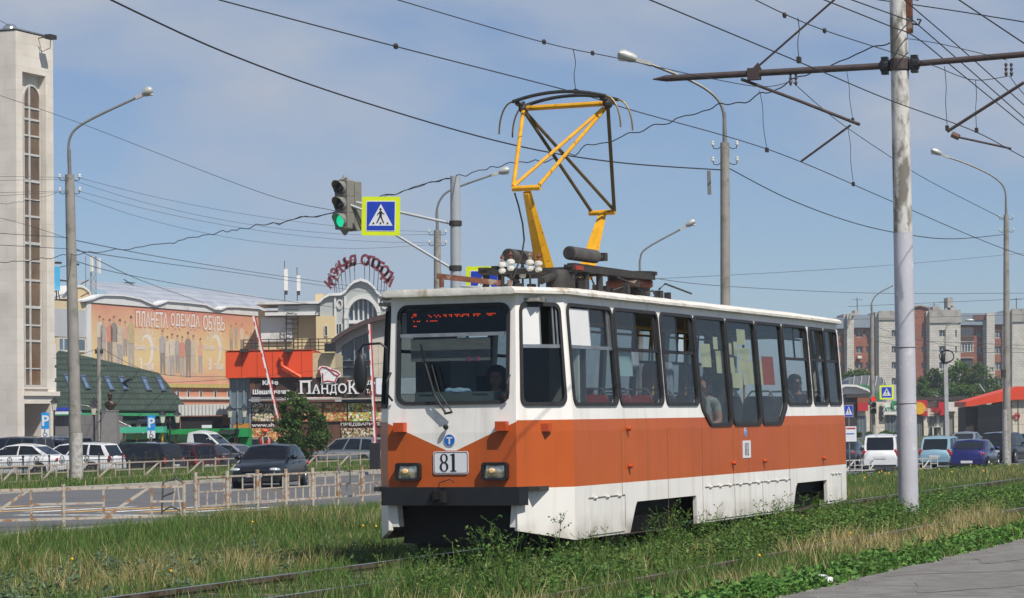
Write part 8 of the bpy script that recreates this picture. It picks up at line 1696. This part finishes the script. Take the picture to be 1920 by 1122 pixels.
# parked cars behind the iron fence, left
for lab, px, top, Y, style, L, Wd, H, m, deg, rl in (('white sedan parked at the far left behind the iron fence', 30, 832, 109, 'sedan', 4.5, 1.75, 1.44, WH, -128, False), ('long white wagon parked behind the left lamp post', 132, 829.5, 111, 'wagon', 4.6, 1.75, 1.5, WH, -125, False),
        ('dark blue minivan parked at the left edge', 14, 818, 119, 'suv', 4.6, 1.75, 1.8, paint('slate_blue_car_paint', '#3a4356', 0.4), -120, False), ('grey saloon parked beneath the parking sign', 92, 817, 123, 'wagon', 4.6, 1.75, 1.55, paint('steel_grey_car_paint', '#7d8592', 0.5), -120, False),
        ('black off-roader with roof rails parked right of the lamp post', 248, 829, 110, 'suv', 4.7, 1.85, 1.75, BLK, -118, True), ('maroon off-roader parked beside the black one', 326, 830, 111, 'suv', 4.5, 1.8, 1.74, MARO, -108, False), ('dark grey sedan parked next to the maroon car', 362, 832, 112, 'sedan', 4.5, 1.75, 1.45, DKG, -118, False),
        ('silver sedan parked before the white truck cab', 410, 831, 113, 'sedan', 4.5, 1.75, 1.47, SIL, -122, False), ('sky-blue car parked behind the driving sedan', 462, 828, 118, 'wagon', 4.3, 1.7, 1.5, SKB, -130, False), ('black long saloon parked before the market stalls', 440, 821, 126, 'wagon', 4.8, 1.8, 1.5, BLK, -150, False),
        ('small dark hatchback parked between lamp post and white wagon', 182, 826, 119, 'hatch', 4.0, 1.68, 1.5, DKG, -120, False), ('charcoal van roof behind the white cars', 60, 822, 121, 'suv', 4.6, 1.75, 1.8, BLK, -122, False), ('grey hatchback parked behind the maroon off-roader', 300, 826, 118, 'hatch', 4.0, 1.7, 1.5, SIL, -118, False), ('black sedan parked left of the dense tree', 505, 830, 117, 'sedan', 4.5, 1.75, 1.45, BLK, -120, False),
        ('silver wagon with red lamps parked right of the tree', 650, 819, 112, 'suv', 4.6, 1.75, 1.7, SIL, -118, False), ('dark red car parked behind the silver wagon', 690, 823, 119, 'sedan', 4.4, 1.7, 1.45, paint('dark_red_car_paint', '#5a1a20', 0.4), -120, False), ('black car parked beside the raised barrier', 716, 812, 114, 'suv', 4.6, 1.8, 1.7, BLK, -120, False)):
    tr_ = 60.6 if Y < 115 else 67.0; r0 = ray(px, top); Y = tr_ / r0.dot(NV) * r0.y; p = at(px, top, Y); car(lab, Vector((p.x, p.y, p.z - H)), rot(Vector((1, 0, 0)), 156 - (deg + 120) * 1.2), L, Wd, H, m, style, 'cars parked behind the iron fence' , rails=rl)
p = at(378, 807, 127); tk = car('white light truck with a rounded cab before the market stalls', Vector((p.x, p.y, p.z - 2.15)), Vector((1, -0.25, 0)), 5.2, 1.9, 2.15, paint('off_white_truck_paint', '#c9cdca', 0.0, 0.45), 'truck', 'cars parked behind the iron fence')
# raised barriers
RW = mat('barrier_red', '#b02a30', 0.5)
def barrier(label, base_px, tip_px, Y):
    a, b = at(*base_px, Y), at(*tip_px, Y); o = drop(a); t = thing('barrier_arm', label, 'barrier', o, 0, 'raised barrier arms'); MB().box(-0.2, 0.2, -0.2, 0.2, -0.1, a.z - o.z + 0.15).build('barrier_post', BLACK, t); A, B = a - o, b - o; d_ = B - A
    MB().bar(A, B, 0.13, 0.07).build('arm', WPAINT, t); n_ = 8
    for i in range(n_): u = (i + 0.35) / n_; MB().bar(A + d_ * u + Vector((-0.025, -0.045, 0)), A + d_ * (u + 0.035) + Vector((-0.025, -0.045, 0)), 0.05, 0.04).build('red_mark', RW, t)
    MB().bar(A + Vector((0.065, -0.02, 0)), B + Vector((0.065, -0.02, 0)), 0.03, 0.05).build('red_edge', RW, t)
barrier('raised red and white barrier arm leaning left over the tree', (531, 826), (475, 593), 102); barrier('raised red and white barrier arm standing upright beside the tram nose', (703, 838), (692, 608), 102)

# ------------------------------------------------------------------ people
SKIN = mat('skin', '#b07f62', 0.6, var=0.08, scale=12)
def figure(name, label, loc, rotz, J, mats, hair=None, hair_r=1.0, long_hair=False, facing=(0, -1)):
    """one continuous body: J lists (id, parent, position, radius, material index); grown with a skin surface, then a head with features joined to it"""
    t = thing(name, label, 'person', loc, rotz); me = bpy.data.meshes.new('body'); ids = {j[0]: i for i, j in enumerate(J)}
    me.from_pydata([j[2] for j in J], [(ids[j[1]], i) for i, j in enumerate(J) if j[1]], []); ob = bpy.data.objects.new('body', me); COL.objects.link(ob)
    sk = ob.modifiers.new('skin', 'SKIN'); sk.use_smooth_shade = True; ss = ob.modifiers.new('sub', 'SUBSURF'); ss.levels = ss.render_levels = 2
    for i, j in enumerate(J): v = me.skin_vertices[0].data[i]; v.radius = (j[3], j[3]) if not isinstance(j[3], tuple) else j[3]; v.use_root = (i == 0)
    dg = bpy.context.evaluated_depsgraph_get(); ev = bpy.data.meshes.new_from_object(ob.evaluated_get(dg)); bpy.data.objects.remove(ob)
    mb = MB(); mb.v = [tuple(v.co) for v in ev.vertices]; mb.f = [list(p.vertices) for p in ev.polygons]; pos = [Vector(j[2]) for j in J]
    for p in ev.polygons: c = p.center; k = min(range(len(J)), key=lambda i: (pos[i] - c).length / (1.0 if not isinstance(J[i][3], tuple) else 1)); mb.m.append(J[k][4])
    H = pos[ids['head']]; f = Vector((facing[0], facing[1], 0)).normalized(); r = Vector((-f.y, f.x, 0))
    hb = MB().ball((0, 0, 0), (0.078, 0.095, 0.118), 16, 12, 0); sk_i = J[ids['head']][4]
    hb.v = [tuple(H + r * v[0] + f * (-v[1] * 1.0) * 1 + Vector((0, 0, v[2] * 1.0)) if v[2] > -0.03 else H + r * v[0] * (1 + (v[2] + 0.03) * 2.6) - f * v[1] * (1 + (v[2] + 0.03) * 1.2) + Vector((0, 0, v[2]))) for v in hb.v]; hb.m = [sk_i] * len(hb.f); mb.add(hb.v, hb.f, sk_i)
    for off, rad in (((0, 0.098, -0.012), (0.014, 0.018, 0.028)), ((0.078, 0, -0.01), (0.014, 0.025, 0.035)), ((-0.078, 0, -0.01), (0.014, 0.025, 0.035))): q = H + r * off[0] + f * off[1] + Vector((0, 0, off[2])); b = MB().ball(q, max(rad), 8, 6); b.v = [tuple(q + (Vector(v) - q) * 0.8) for v in b.v]; mb.add(b.v, b.f, sk_i)
    nm = len(mats); mats = list(mats) + [mat('eye_dark', '#1c1512', 0.3), mat('lip', '#8a4a44', 0.5)]
    for sx in (-1, 1): q = H + r * 0.033 * sx + f * 0.086 + Vector((0, 0, 0.018)); b = MB().ball(q, (0.013, 0.013, 0.008), 8, 6); mb.add(b.v, b.f, nm)
    q = H + f * 0.088 + Vector((0, 0, -0.058)); b = MB().ball(q, (0.024, 0.014, 0.008), 8, 5); mb.add(b.v, b.f, nm + 1)
    body = mb.build('body', mats, t, True, fix=False)
    if hair:
        h = MB().ball(H + f * -0.014 + Vector((0, 0, 0.028)), (0.092 * hair_r, 0.104 * hair_r, 0.112 * hair_r), 16, 12); h.v = [v for v in h.v]; keep = []
        cut = H.z - (0.22 if long_hair else 0.0)
        h2 = MB()
        for v in h.v:
            p = Vector(v) - H; fr_ = p.dot(f); z = p.z
            if fr_ > 0.03 and z < 0.07: p -= f * (fr_ - 0.03)
            n1 = 1 + 0.16 * mnoise.noise(Vector(v) * 24); p = Vector((p.x * n1, p.y * n1, p.z)); h2.v.append(tuple(H + p))
        h2.f, h2.m = h.f, h.m
        if long_hair:
            for sx in (-1, 1): q = H + r * 0.075 * sx - f * 0.03 + Vector((0, 0, -0.08)); b = MB().ball(q, (0.05, 0.06, 0.15), 10, 8); b.v = [tuple(Vector(v) + Vector((0.02 * mnoise.noise(Vector(v) * 30), 0.02 * mnoise.noise(Vector(v) * 28), 0))) for v in b.v]; h2.add(b.v, b.f)
        h2.build('hair', hair, t, True)
    return t, body, H, f, r
def hand(t, wrist, direc, m, side=1, curl=0.5):
    """palm with five bent fingers, rooted at the wrist"""
    w = Vector(wrist); d_ = Vector(direc).normalized(); u = Vector((0, 0, 1)); s = d_.cross(u).normalized(); n_ = s.cross(d_); mb = MB().ball(w + d_ * 0.045, (0.04, 0.04, 0.035), 8, 6)
    for i, ln in enumerate((0.055, 0.068, 0.072, 0.066)):
        b = w + d_ * 0.075 + s * (i - 1.5) * 0.02; k1 = b + d_ * ln * 0.5 - n_ * 0.012 * curl; k2 = k1 + (d_ * 0.5 - n_ * curl).normalized() * ln * 0.5; mb.tube([b, k1, k2], [0.0095, 0.009, 0.007], 6)
    b = w + d_ * 0.03 + s * 0.035 * side; mb.tube([b, b + d_ * 0.03 + s * 0.02 * side, b + d_ * 0.06 + s * 0.022 * side - n_ * 0.01], [0.011, 0.010, 0.008], 6); return mb.build('hand', m, t, True)
def seated(x, y, zs, shirt, sk, leg, arms, turn=(0, -1), kk=1.0):
    """seat height zs; faces the tram's nose direction (-x) by default; returns the joint list in tram coordinates"""
    b = lambda dx, dy, dz: (x + dx, y + dy, zs + dz)
    J = [('pelvis', None, b(0, 0, 0.09), 0.15, leg), ('belly', 'pelvis', b(0.0, 0, 0.25), 0.15, shirt), ('chest', 'belly', b(0.02, 0, 0.42), 0.165, shirt), ('neckb', 'chest', b(0.0, 0, 0.56), 0.085, shirt), ('neck', 'neckb', b(-0.01, 0, 0.63), 0.052, sk), ('head', 'neck', b(-0.03, 0, 0.74), 0.07, sk)]
    for sg in (-1, 1):
        n = 'l' if sg > 0 else 'r'; el, wr = arms[n]
        J += [('sh' + n, 'neckb', b(0.01, sg * 0.18, 0.53), 0.07, shirt), ('el' + n, 'sh' + n, b(*el), 0.05, sk if len(arms) > 2 else shirt), ('wr' + n, 'el' + n, b(*wr), 0.036, sk), ('hip' + n, 'pelvis', b(-0.04, sg * 0.1, 0.08), 0.1, leg), ('kn' + n, 'hip' + n, b(-0.45, sg * 0.12, 0.1), 0.075, leg), ('an' + n, 'kn' + n, b(-0.42, sg * 0.12, -0.30), 0.05, leg), ('to' + n, 'an' + n, b(-0.58, sg * 0.12, -0.34), 0.045, leg)]
    return J
BLKC = mat('black_knit', '#17171b', 0.9); GREYC = mat('grey_check_shirt', '#9a9a96', 0.9, var=0.2, scale=25); OLIV = mat('khaki_clothes', '#9c9a7c', 0.9, var=0.1, scale=8); PLUM = mat('plum_coat', '#3a2330', 0.9); JEAN = mat('dark_trousers', '#2a2c33', 0.9)
trm = tram.matrix_world.copy() if False else None
base = W(S0, T0, 0)
def in_tram(name, label, J, mats, **kw): return figure(name, label, base, AV, J, mats, **kw)
arms = {'l': ((-0.12, 0.27, 0.27), (-0.33, 0.16, 0.22)), 'r': ((-0.12, -0.27, 0.27), (-0.33, -0.16, 0.22))}
t, *_ = in_tram('person', 'tram driver with long wavy hair and a black top behind the windscreen', seated(0.66, -0.3, 1.42, 0, 1, 2, arms), [BLKC, SKIN, JEAN], hair=mat('dark_brown_hair', '#2c1e18', 0.7), hair_r=1.25, long_hair=True, facing=(-1, 0))
for sg in (1, -1): hand(t, (0.33, -0.3 + sg * 0.16, 1.64), (-1, -sg * 0.2, -0.1), SKIN, -sg)
arms3 = {'l': ((-0.1, 0.25, 0.25), (-0.3, 0.1, 0.2)), 'r': ((-0.05, -0.24, 0.26), (-0.28, -0.12, 0.18)), 'bare': 1}
t, *_ = in_tram('person', 'passenger in a grey check shirt at the first tall window', seated(6.5, -0.84, 1.36, 0, 1, 2, arms3), [GREYC, SKIN, JEAN], hair=mat('brown_hair', '#4a3020', 0.7), facing=(-0.8, -0.6))
hand(t, (6.22, -0.96, 1.54), (-1, 0.3, -0.2), SKIN, 1)
b_ = lambda dx, dy, dz: (8.1 + dx, -0.62 + dy, 0.95 + dz)
J = [('pelvis', None, b_(0, 0, 0.95), 0.15, 0), ('belly', 'pelvis', b_(-0.05, 0, 1.12), 0.15, 0), ('chest', 'belly', b_(-0.12, 0, 1.32), 0.165, 0), ('neckb', 'chest', b_(-0.16, 0, 1.44), 0.085, 0), ('neck', 'neckb', b_(-0.2, 0, 1.50), 0.052, 1), ('head', 'neck', b_(-0.25, 0, 1.60), 0.07, 1)]
for sg in (-1, 1):
    n = 'l' if sg > 0 else 'r'; J += [('sh' + n, 'neckb', b_(-0.12, sg * 0.18, 1.40), 0.07, 0), ('el' + n, 'sh' + n, b_(-0.2, sg * 0.26, 1.12), 0.05, 1), ('wr' + n, 'el' + n, b_(-0.42, sg * 0.2, 1.18), 0.038, 1), ('hip' + n, 'pelvis', b_(0, sg * 0.1, 0.9), 0.1, 0), ('kn' + n, 'hip' + n, b_(-0.05, sg * 0.11, 0.5), 0.075, 0), ('an' + n, 'kn' + n, b_(0.03, sg * 0.11, 0.1), 0.05, 0), ('to' + n, 'an' + n, b_(-0.15, sg * 0.11, 0.05), 0.045, 0)]
t, *_ = in_tram('person', 'passenger in pale khaki clothes standing behind the papered window', J, [OLIV, SKIN], hair=mat('black_hair', '#17120f', 0.7), facing=(-1, -0.2))
hand(t, b_(-0.42, -0.2, 1.18), (-1, 0, -0.2), SKIN, 1); hand(t, b_(-0.42, 0.2, 1.18), (-1, 0, -0.2), SKIN, -1)
bag = MB().plate(rpoly([(7.5, 1.55), (7.72, 1.55), (7.74, 1.9), (7.66, 1.96), (7.56, 1.95), (7.52, 1.88)], 0.05), (), 0.12, lambda a, z, q: (a + 0.02 * math.sin(z * 20), -0.98 + q, z)); tag(bag.build('carrier_bag', mat('green_plastic_bag', '#3fae5a', 0.5, var=0.15, scale=8), loc=base, rotz=AV), 'green carrier bag held by the standing passenger', 'bag')
t, *_ = in_tram('person', 'dark-haired passenger in a plum coat near the tram tail', seated(11.0, -0.82, 1.42, 0, 1, 2, arms), [PLUM, SKIN, JEAN], hair=mat('black_hair'), hair_r=1.2, long_hair=True, facing=(-0.55, -0.83))
for sg in (1, -1): hand(t, (10.67, -0.82 + sg * 0.16, 1.64), (-1, 0, -0.1), SKIN, -sg)
# road worker
pw = drop(at(497, 850, 96)); zt = at(497, 804, 96).z - pw.z; k = zt / 1.78
b_ = lambda x, y, z: (x * k, y * k, z * k)
J = [('pelvis', None, b_(0, 0, 0.95), 0.15, 2), ('belly', 'pelvis', b_(0, 0, 1.12), 0.145, 0), ('chest', 'belly', b_(0, 0, 1.33), 0.17, 0), ('neckb', 'chest', b_(0, 0, 1.47), 0.085, 0), ('neck', 'neckb', b_(0, -0.01, 1.53), 0.052, 1), ('head', 'neck', b_(0, -0.02, 1.64), 0.07, 1)]
for sg in (-1, 1):
    n = 'l' if sg > 0 else 'r'; J += [('sh' + n, 'neckb', b_(sg * 0.19, 0, 1.42), 0.07, 0), ('el' + n, 'sh' + n, b_(sg * 0.26, 0.02, 1.14), 0.05, 0), ('wr' + n, 'el' + n, b_(sg * 0.24, -0.08, 0.90), 0.036, 1), ('hip' + n, 'pelvis', b_(sg * 0.1, 0, 0.9), 0.1, 2), ('kn' + n, 'hip' + n, b_(sg * 0.11, -0.02, 0.5), 0.075, 2), ('an' + n, 'kn' + n, b_(sg * 0.11, 0.02, 0.1), 0.05, 2), ('to' + n, 'an' + n, b_(sg * 0.12, -0.14, 0.05), 0.045, 2)]
t, body, Hh, ff, rr2 = figure('person', 'road worker in an orange vest and cap behind the dark sedan', pw, 0.25, J, [mat('dark_jacket', '#2b302c', 0.9), SKIN, JEAN], facing=(0, -1))
for sg in (-1, 1): hand(t, b_(sg * 0.24, -0.08, 0.90), (0, -0.2, -1), SKIN, sg)
VEST = mat('orange_hi_vis', '#e8481a', 0.7, var=0.06, scale=6)
mb = MB(); n_ = 20; vst = []
for z, rx, ry in ((0.98, 0.185, 0.165), (1.1, 0.18, 0.165), (1.25, 0.2, 0.19), (1.38, 0.205, 0.185), (1.46, 0.17, 0.13), (1.5, 0.11, 0.1)):
    for j in range(n_): a = 2 * math.pi * j / n_; mb.v.append((rx * k * math.cos(a), ry * k * math.sin(a), z * k))
for i in range(5):
    for j in range(n_):
        a = (j + 0.5) / n_; frontV = abs(a - 0.75) < 0.055 * (i - 1.5)
        if not frontV: mb.f.append([i * n_ + j, i * n_ + (j + 1) % n_, (i + 1) * n_ + (j + 1) % n_, (i + 1) * n_ + j]); mb.m.append(0)
vs = mb.build('vest', VEST, t, True); GRS = mat('silver_reflective_tape', '#a9aeb8', 0.4)
for sg in (-1, 1): MB().tube([b_(sg * 0.105, -0.185, 1.0), b_(sg * 0.11, -0.2, 1.25), b_(sg * 0.11, -0.185, 1.38), b_(sg * 0.1, -0.1, 1.49)], 0.02, 4).build('reflective_band', GRS, vs)
MB().ball(Hh + Vector((0, 0.0, 0.055)), (0.098, 0.11, 0.085), 14, 8).ball(Hh + Vector((0, -0.12, 0.05)), (0.075, 0.08, 0.015), 12, 5).build('cap', mat('orange_cap_cloth', '#e0583a', 0.8), t, True)

# ------------------------------------------------------------------ air
hz = MB().box(-6000, 6000, -6000, 7000, -2.6, 26.0).build('haze', None)
hz.data.materials.clear()
hm = bpy.data.materials.new('thin_summer_haze'); hm.use_nodes = True
hn, hl2 = hm.node_tree.nodes, hm.node_tree.links
hn.clear(); ho = hn.new('ShaderNodeOutputMaterial'); hv = hn.new('ShaderNodeVolumePrincipled')
hv.inputs['Color'].default_value = (0.86, 0.92, 1.0, 1); hv.inputs['Density'].default_value = 0.00036; hv.inputs['Anisotropy'].default_value = 0.3
hl2.new(hv.outputs[0], ho.inputs['Volume']); hz.data.materials.append(hm)
kind(hz, 'stuff', 'thin pale summer haze in the air over the whole street'); hz['category'] = 'haze'
